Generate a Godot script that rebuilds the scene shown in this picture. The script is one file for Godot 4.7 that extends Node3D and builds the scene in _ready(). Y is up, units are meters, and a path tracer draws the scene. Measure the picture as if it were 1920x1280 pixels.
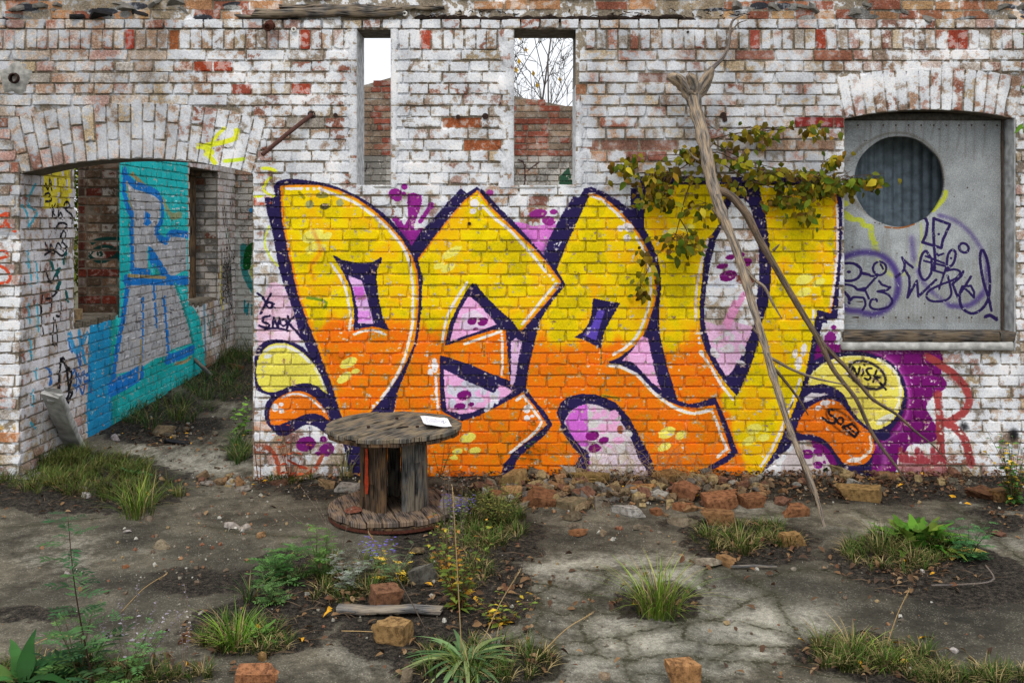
extends Node3D
# A graffiti wall in a roofless brick ruin. Lengths along a wall are counted in units of 1/305 m ("wall units"), y down from 2.95 m.

const WU := 305.0
const CAM_D := 6.0656
const FOCAL := 1850.0
const EYE := 1.6
const SIDE_X := -3.026
const BACK_Z := -4.71

var rng := RandomNumberGenerator.new()
var names := {}
var mats := {}
var bump_noise := FastNoiseLite.new()

class WallFace:
	var o: Vector3
	var ux: Vector3
	var n: Vector3
	var tx := 0.0
	var ty := 0.0
	var ts := 1.0
	var tw := 1
	var th := 1
	var bricks := []
	func at(x: float, y: float, z: float) -> Vector3:
		return o + ux * (x / 305.0) + Vector3(0, -y / 305.0, 0) + n * z
	func uv(x: float, y: float) -> Vector2:
		var e := x
		if e < tx + 12.0: e = 2.0 * (tx + 12.0) - e
		var r: float = tx + tw / ts - 12.0
		if e > r: e = 2.0 * r - e
		return Vector2((e - tx) * ts / tw, (y - ty) * ts / th)

# ---------------------------------------------------------------- small helpers
func lin(r: float, g: float, b: float) -> Color:
	return Color(r / 255.0, g / 255.0, b / 255.0).srgb_to_linear()

func c8(r: int, g: int, b: int, a := 255) -> Color:
	return Color8(r, g, b, a)

func numbered(called: String) -> String:
	var k: int = names.get(called, 0)
	names[called] = k + 1
	return called if k == 0 else "%s_%03d" % [called, k]

func tag(o: Node, label: String, category: String, group := "", kind := "") -> void:
	if label: o.set_meta("label", label)
	if category: o.set_meta("category", category)
	if group: o.set_meta("group", group)
	if kind: o.set_meta("kind", kind)

func thing(called: String, label: String, category: String, where := Vector3.ZERO, turn := 0.0, group := "") -> Node3D:
	var o := Node3D.new()
	o.name = numbered(called)
	add_child(o)
	o.position = where
	o.rotation.y = turn
	tag(o, label, category, group)
	return o

func part(called: String, mesh: Mesh, m: Material, parent: Node, kind := "") -> MeshInstance3D:
	var o := MeshInstance3D.new()
	o.name = called if parent != self else numbered(called)
	o.mesh = mesh
	if m: o.material_override = m
	parent.add_child(o, true)
	if kind: o.set_meta("kind", kind)
	return o

func begin() -> SurfaceTool:
	var st := SurfaceTool.new()
	st.begin(Mesh.PRIMITIVE_TRIANGLES)
	return st

func done(st: SurfaceTool, tangents := false) -> ArrayMesh:
	st.generate_normals()
	if tangents: st.generate_tangents()
	return st.commit()

func seen(px: float, py: float, z: float) -> Vector3:   # the point that stands at that place of the view, z metres before the wall
	var d := CAM_D - z
	return Vector3((px - 960.0) * d / FOCAL, EYE + (412.0 - py) * d / FOCAL, z)

func ground_y(x: float, z: float) -> float:
	var h := bump_noise.get_noise_2d(x * 30.0, z * 30.0) * 0.014
	if z > 0.0: h += 0.05 * pow(clampf(1.0 - z / 0.42, 0, 1), 1.5) * smoothstep(-1.5, -0.9, x)
	if z < -0.2 and x < -1.0: h += 0.10 * smoothstep(-1.6, -4.5, z) + 0.05 * smoothstep(-2.5, -3.0, x)
	if x < -2.0 and z > 0.1: h += 0.04 * smoothstep(-2.2, -2.8, x) * smoothstep(0.95, 0.6, z)
	return h

func on_ground(px: float, py: float) -> Vector3:
	var d := EYE * FOCAL / (py - 412.0)
	var x := (px - 960.0) * d / FOCAL
	var z := CAM_D - d
	return Vector3(x, ground_y(x, z), z)

func per_px(py: float) -> float:   # metres that one photo pixel spans on the ground there
	return EYE / (py - 412.0)

# ---------------------------------------------------------------- drawing flat art into an image
var im: Image
var ia := 1.0    # scale
var ix := 0.0
var iy := 0.0
var brushes := {}

func canvas(w: int, h: int, s: float, ox: float, oy: float) -> Image:
	im = Image.create_empty(w, h, false, Image.FORMAT_RGBA8)
	ia = s; ix = ox; iy = oy
	return im

func pts(a: Array) -> PackedVector2Array:
	var out := PackedVector2Array()
	for i in range(0, a.size(), 2): out.append(Vector2((a[i] - ix) * ia, (a[i + 1] - iy) * ia))
	return out

func smoothed(p: PackedVector2Array, closed: bool, n := 6) -> PackedVector2Array:
	var out := PackedVector2Array()
	var k := p.size()
	if k < 3: return p
	for i in (k if closed else k - 1):
		var a := p[(i - 1 + k) % k] if closed or i > 0 else p[0]
		var b := p[i]
		var c := p[(i + 1) % k]
		var d := p[(i + 2) % k] if closed or i + 2 < k else p[k - 1]
		for j in n: out.append(b.cubic_interpolate(c, a, d, float(j) / n))
	if not closed: out.append(p[k - 1])
	return out

func fill_points(p: PackedVector2Array, col: Color) -> void:
	var lo := 1e9
	var hi := -1e9
	for v in p:
		lo = minf(lo, v.y); hi = maxf(hi, v.y)
	var k := p.size()
	for y in range(maxi(0, int(lo)), mini(im.get_height() - 1, int(hi) + 1) + 1):
		var yc := y + 0.5
		var xs: Array[float] = []
		for i in k:
			var a := p[i]
			var b := p[(i + 1) % k]
			if (a.y <= yc) != (b.y <= yc): xs.append(a.x + (yc - a.y) / (b.y - a.y) * (b.x - a.x))
		xs.sort()
		for i in range(0, xs.size() - 1, 2):
			var x0 := int(round(xs[i]))
			var w := int(round(xs[i + 1])) - x0
			if w > 0: im.fill_rect(Rect2i(x0, y, w, 1), col)

func poly(a: Array, col: Color) -> void: fill_points(pts(a), col)
func curve(a: Array, col: Color) -> void: fill_points(smoothed(pts(a), true), col)

func spot(x: float, y: float, rx: float, ry: float, turn: float, col: Color) -> void:
	var p := PackedVector2Array()
	for i in 20:
		var t := TAU * i / 20.0
		p.append((Vector2(x - ix, y - iy) + Vector2(cos(t) * rx, sin(t) * ry).rotated(deg_to_rad(turn))) * ia)
	fill_points(p, col)

func brush(r: float, col: Color, soft: bool) -> Image:
	var key := "%.1f %s %s" % [r, col.to_html(), soft]
	if not brushes.has(key):
		var s := int(ceil(r)) * 2 + 3
		var b := Image.create_empty(s, s, false, Image.FORMAT_RGBA8)
		for y in s:
			for x in s:
				var d := Vector2(x + 0.5 - s / 2.0, y + 0.5 - s / 2.0).length()
				var a := clampf(r - d + 0.5, 0, 1) if not soft else pow(clampf(1.0 - d / r, 0, 1), 1.5)
				b.set_pixel(x, y, Color(col.r, col.g, col.b, a * col.a))
		brushes[key] = b
	return brushes[key]

func stamp(p: Vector2, r: float, col: Color, soft := false) -> void:
	var b := brush(r, col, soft)
	var s := b.get_width()
	im.blend_rect(b, Rect2i(0, 0, s, s), Vector2i(int(round(p.x - s / 2.0)), int(round(p.y - s / 2.0))))

func stroke(a: Array, width: float, col: Color, soft := false, bent := true) -> void:
	var p := pts(a)
	if bent: p = smoothed(p, false)
	stroke_points(p, width, col, soft)

func stroke_points(p: PackedVector2Array, width: float, col: Color, soft := false) -> void:
	var r := maxf(0.6, width * ia / 2.0)
	var step := maxf(0.7, r * (0.35 if not soft else 0.4))
	for i in p.size() - 1:
		var k := maxi(1, int((p[i + 1] - p[i]).length() / step))
		for j in k: stamp(p[i].lerp(p[i + 1], float(j) / k), r, col, soft)
	stamp(p[p.size() - 1], r, col, soft)

func ring(x: float, y: float, rx: float, ry: float, turn: float, width: float, col: Color, soft := false) -> void:
	var p := PackedVector2Array()
	for i in 29:
		var t := TAU * i / 28.0
		p.append((Vector2(x - ix, y - iy) + Vector2(cos(t) * rx, sin(t) * ry).rotated(deg_to_rad(turn))) * ia)
	stroke_points(p, width, col, soft)

func noise_bytes(w: int, h: int, freq: float, octaves: int, sd: int, kind := FastNoiseLite.TYPE_SIMPLEX_SMOOTH) -> PackedByteArray:
	var f := FastNoiseLite.new()
	f.noise_type = kind
	f.frequency = freq
	f.seed = sd
	f.fractal_octaves = octaves
	if octaves == 1: f.fractal_type = FastNoiseLite.FRACTAL_NONE
	return f.get_image(w, h).get_data()

# Whitewash over brick, paint over both: what the weather left of each. Answers [colour, height].
func weathered(base: Image, coat: Image, art: Image, sd: int, white: Color, letter_gradient := false, oy := 0.0, ox := 0.0, ts := 1.0) -> Array:
	var w := base.get_width()
	var h := base.get_height()
	base.convert(Image.FORMAT_RGB8)
	coat.convert(Image.FORMAT_L8)
	var b := base.get_data()
	var cw := coat.get_data()
	var has := art != null
	var a := art.get_data() if has else PackedByteArray()
	var n1 := noise_bytes(w, h, 0.045, 5, sd)
	var n2 := noise_bytes(w, h, 0.011, 3, sd + 1)
	var n3 := noise_bytes(w, h, 0.42, 2, sd + 2)
	var n4 := noise_bytes(w, h, 0.16, 3, sd + 3)
	var out := PackedByteArray()
	out.resize(w * h * 3)
	var high := PackedByteArray()
	high.resize(w * h)
	var wr := white.r * 255.0
	var wg := white.g * 255.0
	var wb := white.b * 255.0
	var i := 0
	for y in h:
		var py := y / ts + oy
		for x in w:
			var p := float(n1[i])
			var m := 128.0 + (float(n2[i]) - 128.0) * white.a
			var g := float(n3[i]) - 128.0
			var q := float(n4[i])
			var c := float(cw[i])
			var joint := c < 100.0
			var e3 := 4 * int(i > 4 * w and i < (h - 5) * w)
			var rimmed := not joint and (cw[i - e3] < 100 or cw[i + e3] < 100 or cw[i - e3 * w] < 100 or cw[i + e3 * w] < 100)
			if rimmed: c -= 16.0
			c += (m - 128.0) * 0.55
			var slope := 0.05
			if letter_gradient and py < 345.0:
				var px0 := x / ts + ox
				if px0 > 1085.0 and px0 < 1575.0 and py > 94.0: slope = 0.016
				elif px0 < 330.0: slope = 0.022
			var cov := clampf((c - p - (q - 128.0) * 0.5) * slope + 0.5, 0.0, 1.0)
			if cw[i] < 106 and not joint: cov *= 0.5
			var tone := 1.0 + g * 0.0022 + (q - 128.0) * 0.0016 + (m - 128.0) * 0.0016
			var r := b[i * 3] * tone
			var gg := b[i * 3 + 1] * tone
			var bl := b[i * 3 + 2] * tone
			if not joint and cw[i] > 104:   # a thin old wash left in the brick's pores
				var old := clampf((m - 84.0) * 0.012 + (q - 128.0) * 0.006, 0.0, 0.74)
				r = lerpf(r, 186.0 * tone, old)
				gg = lerpf(gg, 180.0 * tone, old)
				bl = lerpf(bl, 174.0 * tone, old)
			var dirt := 1.0 + (m - 128.0) * 0.0013 + (q - 150.0) * 0.0010 * float(q < 150.0) + g * 0.0009
			if letter_gradient and py < 440.0:   # older, greyer wash over the doorway and right of the slits
				var px1 := x / ts + ox
				dirt *= 1.0 - 0.17 * smoothstep(430.0, 250.0, px1) - 0.10 * smoothstep(1060.0, 1130.0, px1) * smoothstep(1600.0, 1520.0, px1) * smoothstep(380.0, 330.0, py)
			r = lerpf(r, wr * dirt, cov)
			gg = lerpf(gg, wg * dirt, cov)
			bl = lerpf(bl, wb * (dirt * 0.98 + 0.02), cov)
			var hh := 90.0 + cov * 44.0 + g * 0.16 + (q - 128.0) * 0.3
			if has:
				var at := clampi(i + int((q - 128.0) * 0.022) + int((p - 128.0) * 0.013) * w, 0, w * h - 1)   # the spray's edge is never quite sharp
				var al := float(a[at * 4 + 3])
				if al > 0.0:
					al *= 0.00392
					var ar := float(a[at * 4])
					var ag := float(a[at * 4 + 1])
					var ab := float(a[at * 4 + 2])
					if letter_gradient and ab == 0.0 and ar == 250.0 and ag == 200.0:
						var px := x / ts + ox
						var edge := 598.0 if px < 800.0 else 607.0
						if px > 1000.0: edge = 640.0
						if px > 1330.0: edge = 660.0 + (px - 1330.0) * 3.2
						if px < 690.0: edge = 604.0
						var t := smoothstep(-18.0, 20.0, py + (m - 128.0) * 0.22 + (q - 128.0) * 0.1 - edge)
						var u := clampf((m - 118.0) * 0.014 + (q - 128.0) * 0.003 + (py - 470.0) * 0.0012, 0.0, 1.0)
						var v := clampf((p - 132.0) * 0.022, 0.0, 1.0)
						var yr := lerpf(246.0, 250.0, u) - 18.0 * v
						var yg := lerpf(206.0, 180.0, u) - 2.0 * v
						var yb := lerpf(6.0, 10.0, u)
						var gn := clampf((108.0 - m) * 0.02, 0.0, 0.5)
						yr = lerpf(yr, 204.0, gn)
						yg = lerpf(yg, 190.0, gn)
						var orr := 240.0 - 20.0 * v
						var og := lerpf(118.0, 128.0, v) - 6.0 * (m - 128.0) / 60.0
						ar = lerpf(yr, orr, t)
						ag = lerpf(yg, og, t)
						ab = lerpf(yb, 14.0, t)
					var chip := clampf((p - (178.0 if rimmed else 200.0)) * 0.05 + (q - 128.0) * 0.02, 0.0, 1.0)
					if joint: al *= clampf(1.15 - (q - 60.0) * 0.006, 0.25, 0.95)
					else: al *= 1.0 - chip
					var soil := 1.0 + (cw[i] - 150.0) * 0.0013 * float(not joint) + g * 0.0008 + (q - 128.0) * 0.0007 + (m - 128.0) * 0.0006
					r = lerpf(r, ar * soil, al)
					gg = lerpf(gg, ag * soil, al)
					bl = lerpf(bl, ab * soil, al)
					hh += al * 12.0
			if joint: hh -= 20.0
			out[i * 3] = int(clampf(r, 0.0, 246.0))
			out[i * 3 + 1] = int(clampf(gg, 0.0, 240.0))
			out[i * 3 + 2] = int(clampf(bl, 0.0, 240.0))
			high[i] = int(clampf(hh, 0.0, 255.0))
			i += 1
	return [ImageTexture.create_from_image(Image.create_from_data(w, h, false, Image.FORMAT_RGB8, out)), ImageTexture.create_from_image(Image.create_from_data(w, h, false, Image.FORMAT_L8, high))]

func wall_material(t: Array, relief: float) -> StandardMaterial3D:
	var m := StandardMaterial3D.new()
	m.albedo_texture = t[0]
	m.roughness = 0.92
	m.metallic_specular = 0.25
	m.heightmap_enabled = true
	m.heightmap_texture = t[1]
	m.heightmap_scale = relief
	return m

func plain(key: String, col: Color, rough := 0.9, tex: Texture2D = null, scale := 1.0, vertex := false, metal := 0.0) -> StandardMaterial3D:
	if mats.has(key): return mats[key]
	var m := StandardMaterial3D.new()
	m.albedo_color = col
	m.roughness = rough
	m.metallic = metal
	m.metallic_specular = 0.3
	m.vertex_color_use_as_albedo = vertex
	if tex:
		m.albedo_texture = tex
		m.uv1_triplanar = true
		m.uv1_world_triplanar = true
		m.uv1_scale = Vector3.ONE * scale
		m.heightmap_enabled = true
		m.heightmap_texture = tex
		m.heightmap_scale = 0.5 if tex == grain else 0.16
	mats[key] = m
	return m

func leafy(key: String, back := 0.35) -> StandardMaterial3D:
	if mats.has(key): return mats[key]
	var m := StandardMaterial3D.new()
	m.vertex_color_use_as_albedo = true
	m.roughness = 0.7
	m.metallic_specular = 0.2
	m.cull_mode = BaseMaterial3D.CULL_DISABLED
	m.backlight_enabled = true
	m.backlight = Color(back, back, back * 0.6) * 0.5
	mats[key] = m
	return m

# ---------------------------------------------------------------- brickwork
const BARE := [[178, 146, 120], [172, 138, 116], [158, 104, 86], [184, 152, 142], [186, 164, 134], [156, 134, 118], [166, 156, 146], [166, 124, 110], [180, 162, 146], [176, 140, 130]]

func brick_tone(shift := 0.0) -> Color:
	var t: Array = BARE[rng.randi() % BARE.size()]
	var k := rng.randf_range(0.88, 1.1) + shift
	return c8(clampi(int(t[0] * k), 0, 255), clampi(int(t[1] * k), 0, 255), clampi(int(t[2] * k), 0, 255))

func rect_quad(x0: float, y0: float, x1: float, y1: float) -> PackedVector2Array:
	return PackedVector2Array([Vector2(x0, y0), Vector2(x1, y0), Vector2(x1, y1), Vector2(x0, y1)])

func add_brick(P: WallFace, q: PackedVector2Array, kind: String, depth := 0.0, tone := Color(0, 0, 0, 0), coat := -1.0) -> void:
	if tone.a == 0.0: tone = brick_tone()
	if coat < 0.0: coat = 150.0
	P.bricks.append({"q": q, "kind": kind, "z": depth + rng.randfn(0.0, 0.0017), "tone": tone, "coat": coat})

func lay_row(P: WallFace, spans: Array, y0: float, y1: float, pitch: float, phase: float, kind: String, coat_at: Callable, joint := 3.3) -> void:
	for s in spans:
		var x: float = phase + floor((s[0] - phase) / pitch) * pitch
		while x < s[1]:
			var w := pitch
			var k := kind
			if kind == "brick" and rng.randf() < 0.06: w = pitch * 0.5; k = "header_brick"
			var x0: float = maxf(x + rng.randf_range(-0.9, 0.9), s[0])
			var x1: float = minf(x + w - joint + rng.randf_range(-0.9, 0.9), s[1])
			if x1 - x0 > 7.0:
				var q := rect_quad(x0, y0 + rng.randf_range(-0.7, 0.7), x1, y1 + rng.randf_range(-0.7, 0.7))
				for j in 4: q[j] += Vector2(rng.randf_range(-0.6, 0.6), rng.randf_range(-0.6, 0.6))
				add_brick(P, q, k if x1 - x0 > 45.0 or k != "brick" else "header_brick", 0.0, Color(0, 0, 0, 0), coat_at.call((x0 + x1) / 2, (y0 + y1) / 2))
			x += w

func brick_shape(st: SurfaceTool, P: WallFace, b: Dictionary, back := -0.03) -> void:
	var q: PackedVector2Array = b.q
	var z: float = b.z
	var wide := (q[1] - q[0]).length()
	var tall := (q[3] - q[0]).length()
	var cx := 3 if wide > 50.0 else 2
	var cy := 3 if tall > 50.0 else 2
	if cx == 3 and tall < 24.0: cy = 1
	var grid := []
	var tilt := Vector2(rng.randf_range(-1, 1), rng.randf_range(-1, 1)) * 0.0014
	var rough: float = 0.0012 if z > -0.012 else 0.005
	for j in cy + 1:
		for i in cx + 1:
			var u := float(i) / cx
			var v := float(j) / cy
			var p := q[0].lerp(q[1], u).lerp(q[3].lerp(q[2], u), v)
			var toward := (q[0] + q[1] + q[2] + q[3]) * 0.25 - p
			var out := Vector2(float(i == cx) - float(i == 0), float(j == cy) - float(j == 0))
			var jig := Vector2(rng.randf_range(-0.7, 0.7), rng.randf_range(-0.7, 0.7))
			if rng.randf() < 0.16: jig += toward * rng.randf_range(0.05, 0.2)
			if out == Vector2.ZERO: jig = Vector2.ZERO
			var f := p - out * 0.9 + jig
			var zz := z + rng.randf_range(-rough, rough) + tilt.x * (u - 0.5) * 2.0 + tilt.y * (v - 0.5) * 2.0
			var e := p + jig * 0.8
			var ov := (P.ux * out.x - Vector3(0, out.y, 0)).normalized()
			var nf := (P.n - P.ux * (tilt.x * 14.0 + rng.randf_range(-rough, rough) * 24.0) + Vector3(0, tilt.y * 14.0 + rng.randf_range(-rough, rough) * 24.0, 0)).normalized()
			grid.append([P.at(f.x, f.y, zz), P.uv(f.x, f.y), P.at(e.x, e.y, z - 0.004), P.uv(e.x, e.y), P.at(p.x, p.y, back), P.uv(p.x, p.y), nf, (P.n + ov).normalized(), ov])
	var n := cx + 1
	for j in cy:
		for i in cx:
			for k in [j * n + i, j * n + i + 1, (j + 1) * n + i + 1, j * n + i, (j + 1) * n + i + 1, (j + 1) * n + i]: corner(st, grid[k], 0)
	var loop := []
	for i in cx: loop.append(i)
	for j in cy: loop.append(j * n + cx)
	for i in cx: loop.append(cy * n + cx - i)
	for j in cy: loop.append((cy - j) * n)
	for k in loop.size():
		var a: Array = grid[loop[k]]
		var c: Array = grid[loop[(k + 1) % loop.size()]]
		for l in 2:
			corner(st, c, l); corner(st, a, l); corner(st, a, l + 1)
			corner(st, c, l); corner(st, a, l + 1); corner(st, c, l + 1)

func corner(st: SurfaceTool, a: Array, l: int) -> void:
	st.set_normal(a[6 + l])
	st.set_uv(a[l * 2 + 1])
	st.add_vertex(a[l * 2])

func vert(st: SurfaceTool, a: Array, k: int) -> void:
	st.set_uv(a[k + 1])
	st.add_vertex(a[k])

func four(st: SurfaceTool, a: Array, b: Array, c: Array, d: Array, k: int, _x: int) -> void:
	vert(st, a, k); vert(st, b, k); vert(st, c, k)
	vert(st, a, k); vert(st, c, k); vert(st, d, k)

func paint_bricks(P: WallFace, base: Image, coat: Image, mortar: Color, joint_coat: Callable) -> void:
	base.fill(mortar)
	var w := 16
	for y in range(0, P.th, w):
		for x in range(0, P.tw, w):
			var v: float = joint_coat.call(x / P.ts + P.tx, y / P.ts + P.ty)
			coat.fill_rect(Rect2i(x, y, w, w), Color8(int(v), int(v), int(v)))
	for b in P.bricks:
		var q := PackedVector2Array()
		for v in b.q: q.append((v - Vector2(P.tx, P.ty)) * P.ts)
		im = base
		fill_points(q, b.tone)
		im = coat
		var c := int(clampf(b.coat, 101, 255))
		fill_points(q, Color8(c, c, c))

func build_bricks(P: WallFace, parent: Node, m: Material, most := 300, only_stuff := false, kind_name := "") -> void:
	var by := {}
	for b in P.bricks:
		if not by.has(b.kind): by[b.kind] = []
		by[b.kind].append(b)
	for kind in by:
		var list: Array = by[kind]
		list.sort_custom(func(a, c): return size_of(a) > size_of(c))
		var rest := begin()
		var any := false
		for i in list.size():
			if i < most and not only_stuff:
				var st := begin()
				brick_shape(st, P, list[i])
				part(kind, st.commit(), m, parent)
			else:
				any = true
				brick_shape(rest, P, list[i])
		if any: part(kind + "work", rest.commit(), m, parent, "stuff")

func size_of(b: Dictionary) -> float:
	var q: PackedVector2Array = b.q
	var c := (q[0] + q[2]) * 0.5
	var s := (q[1] - q[0]).length() * (q[3] - q[0]).length()
	if c.x < -40.0 or c.x > 1960.0 or c.y > 905.0: s *= 0.01
	return s * (1.0 if not b.has("hid") else 0.3)

# ---------------------------------------------------------------- the painted wall
const BLOCKS := [[668.0, 733.0], [963.0, 1082.0]]

func arch_half(y: float, cx: float, cy: float, r_in: float, r_out: float, half_in: float, y_spring: float, y_out: float, half_out: float) -> float:
	if y >= y_spring: return half_in
	if y < cy - r_out: return -1.0
	if y < y_out: return sqrt(maxf(0.0, r_out * r_out - (cy - y) * (cy - y)))
	return lerpf(half_out, half_in, (y - y_out) / (y_spring - y_out))

func front_spans(y0: float, y1: float) -> Array:
	var out := [[-420.0, 2340.0]]
	var cut := func(a: float, b: float) -> void:
		var nxt := []
		for s in out:
			if b <= s[0] or a >= s[1]: nxt.append(s); continue
			if a > s[0]: nxt.append([s[0], a])
			if b < s[1]: nxt.append([b, s[1]])
		out.assign(nxt)
	var yc := (y0 + y1) / 2
	var hl := arch_half(yc + 3.0, 255.0, 1152.0, 855.0, 960.0, 218.0, 322.0, 223.0, 244.0)
	if hl > 0.0: cut.call(255.0 - hl - 2.0, 255.0 + hl + 2.0)
	if yc < 656.0:
		var hr := arch_half(yc + 3.0, 1745.0, 966.0, 761.0, 839.0, 160.0, 222.0, 146.0, 176.0)
		if yc > 636.0: hr = 168.0
		if hr > 0.0: cut.call(1745.0 - hr - 2.0, 1745.0 + hr + 2.0)
	if yc > 53.0 and yc < 352.0:
		cut.call(668.0, 733.0)
		cut.call(963.0, 1099.0 if yc < 93.0 else (1086.0 if yc < 158.0 else 1080.0))
	return out

func front_coat(x: float, y: float) -> float:
	var v := 178.0
	if y < 36.0: v = 60.0
	elif x < 420.0 and y < 430.0: v = 122.0 + 46.0 * smoothstep(200.0, 420.0, x)
	elif x < 660.0 and y < 260.0: v = 148.0
	elif x > 1080.0 and y < 340.0: v = 158.0
	elif y < 350.0: v = 180.0
	if x > 1480.0 and y < 130.0: v = 128.0
	if x < 60.0 and y > 320.0: v = 160.0 - 55.0 * smoothstep(650.0, 850.0, y)
	if x > 1880.0: v = 150.0
	if y > 820.0 and (x < 640.0 or x > 1700.0): v = 138.0
	if y > 660.0 and x > 1760.0 and y < 820.0: v = 172.0
	if x > 1330.0 and x < 1420.0 and y > 430.0 and y < 610.0: v = 122.0
	v += rng.randfn(0.0, 18.0)
	if rng.randf() < 0.035: v -= 50.0
	if y > 36.0: v = maxf(v, 108.0 if rng.randf() < 0.8 else 60.0)
	return clampf(v, 50.0, 250.0)

func make_front() -> WallFace:
	var P := WallFace.new()
	P.o = Vector3(-960.0 / WU, EYE + 412.0 / WU, 0)
	P.ux = Vector3.RIGHT
	P.n = Vector3.BACK
	P.tx = -40.0; P.ty = -20.0; P.ts = 1.024; P.tw = 2048; P.th = 1024
	# two ragged courses on top, one course of headers, one of soldiers, then stretchers and headers in turn
	var no_coat := func(_x: float, _y: float) -> float: return 60.0
	for s in [[-17.0, -2.0, 60.0, "capping_brick"], [0.0, 16.5, 56.0, "capping_brick"], [18.5, 33.5, 44.0, "capping_brick"]]:
		var x := -410.0
		while x < 2330.0:
			var w: float = s[2] * rng.randf_range(0.75, 1.25)
			var warm: Color = [c8(178, 142, 104), c8(156, 104, 78), c8(168, 124, 90), c8(150, 134, 112), c8(140, 86, 68)][rng.randi() % 5]
			var gone: bool = (x > 470.0 and x < 820.0 and s[0] > -10.0) or (s[0] < -10.0 and rng.randf() < 0.04) or (s[0] > 10.0 and x > 780.0 and x < 1300.0) or (s[0] > -10.0 and rng.randf() < 0.09)
			if not gone: add_brick(P, rect_quad(x, s[0] + rng.randf_range(-2, 1.5), x + w - 3.5, s[1]), s[3], -0.018 + rng.randf_range(-0.012, 0.006), warm, 60.0)
			x += w
	lay_row(P, front_spans(36.0, 52.5), 36.2, 52.2, 37.2, 10.0, "header_brick", front_coat, 3.6)
	lay_row(P, front_spans(55.0, 92.0), 55.6, 91.0, 20.6, 7.0, "soldier_brick", front_coat, 3.2)
	for i in 39:
		var y := 94.0 + 21.1 * i
		var sp := front_spans(y, y + 17.8)
		if i % 2 == 0: lay_row(P, sp, y, y + 17.7, 73.6, 793.0 + (36.8 if i % 4 == 2 else 0.0) + rng.randf_range(-3, 3), "brick", front_coat)
		else: lay_row(P, sp, y, y + 17.7, 37.0, 806.0 + rng.randf_range(-2.5, 2.5), "header_brick", front_coat)
	# arches: voussoirs, each of one and a half bricks over the doorway and of one over the window
	for k in 21:
		var a0 := lerpf(-0.2565, 0.2565, k / 21.0) + 0.0016
		var a1 := lerpf(-0.2565, 0.2565, (k + 1) / 21.0) - 0.0016
		var split := lerpf(855.0, 960.0, 0.34 if k % 2 == 0 else 0.66)
		for rr in [[855.5, split - 1.6], [split + 1.6, 960.0]]: voussoir(P, 255.0, 1152.0, a0, a1, rr[0], rr[1])
	for k in 16:
		var a0 := lerpf(-0.2115, 0.2115, k / 16.0) + 0.0019
		var a1 := lerpf(-0.2115, 0.2115, (k + 1) / 16.0) - 0.0019
		voussoir(P, 1745.0, 966.0, a0, a1, 761.5, 839.0)
	# bricks that the photograph singles out: bare, broken back or missing their face
	for s in [[865, 236, 150, 84, 52, -0.035, 34], [903, 278, 158, 92, 60, -0.02, 35], [1130, 278, 132, 96, 82, -0.03, 36], [1200, 278, 134, 98, 84, -0.032, 36], [1234, 148, 118, 88, 76, -0.035, 30], [1088, 170, 160, 110, 80, -0.02, 18],
		[381, 127, 150, 62, 38, 0, 17], [418, 127, 146, 60, 40, 0, 17], [457, 170, 138, 70, 56, 0, 17], [565, 170, 150, 66, 48, 0, 17], [317, 74, 140, 84, 52, -0.03, 9], [1550, 233, 122, 44, 40, 0, 36], [1552, 105, 150, 98, 78, 0, 36],
		[1548, 73, 142, 62, 44, 0, 9], [1780, 73, 140, 60, 44, 0, 9], [1800, 73, 140, 60, 44, 0, 9], [250, 73, 150, 60, 46, 0, 9], [578, 73, 148, 62, 44, 0, 9], [806, 73, 158, 72, 54, 0, 9], [1424, 73, 158, 80, 66, 0, 9],
		[1415, 520, 112, 62, 48, -0.02, 17], [1340, 515, 150, 110, 92, -0.004, 17], [1385, 440, 150, 112, 94, 0, 17], [1000, 385, 128, 92, 80, -0.01, 17], [1025, 385, 130, 88, 76, -0.01, 17], [490, 380, 160, 74, 52, 0, 17],
		[1120, 290, 168, 128, 104, 0, 17], [1228, 300, 150, 96, 82, 0, 36], [1440, 105, 140, 96, 82, -0.004, 36], [1105, 848, 128, 92, 78, -0.01, 17], [30, 790, 178, 146, 88, -0.012, 30], [20, 815, 176, 122, 86, 0, 30], [1120, 405, 150, 98, 80, 0, 17],
		[520, 890, 186, 146, 118, 0, 17], [560, 890, 182, 140, 112, 0, 17], [640, 870, 150, 132, 112, 0, 17], [495, 800, 176, 132, 106, 0, 17]]:
		for b in P.bricks:
			var c: Vector2 = (b.q[0] + b.q[2]) * 0.5
			if absf(c.x - s[0]) < s[6] and absf(c.y - s[1]) < 10.0:
				b.tone = c8(s[2], s[3], s[4])
				b.coat = 104.0
				b.z = s[5] + rng.randf_range(-0.002, 0.002)
	return P

func voussoir(P: WallFace, cx: float, cy: float, a0: float, a1: float, r0: float, r1: float) -> void:
	var q := PackedVector2Array([Vector2(cx + sin(a0) * r1, cy - cos(a0) * r1), Vector2(cx + sin(a1) * r1, cy - cos(a1) * r1), Vector2(cx + sin(a1) * r0, cy - cos(a1) * r0), Vector2(cx + sin(a0) * r0, cy - cos(a0) * r0)])
	for j in 4: q[j] += Vector2(rng.randf_range(-0.8, 0.8), rng.randf_range(-0.8, 0.8))
	var c := front_coat((q[0].x + q[2].x) / 2, (q[0].y + q[2].y) / 2)
	if q[0].x > 1500.0: c += 14.0
	if q[0].x < 600.0: c = 150.0 + rng.randfn(0, 12) + 40.0 * smoothstep(200.0, 320.0, q[0].x)
	add_brick(P, q, "arch_brick", 0.001, Color(0, 0, 0, 0), c)

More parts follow.
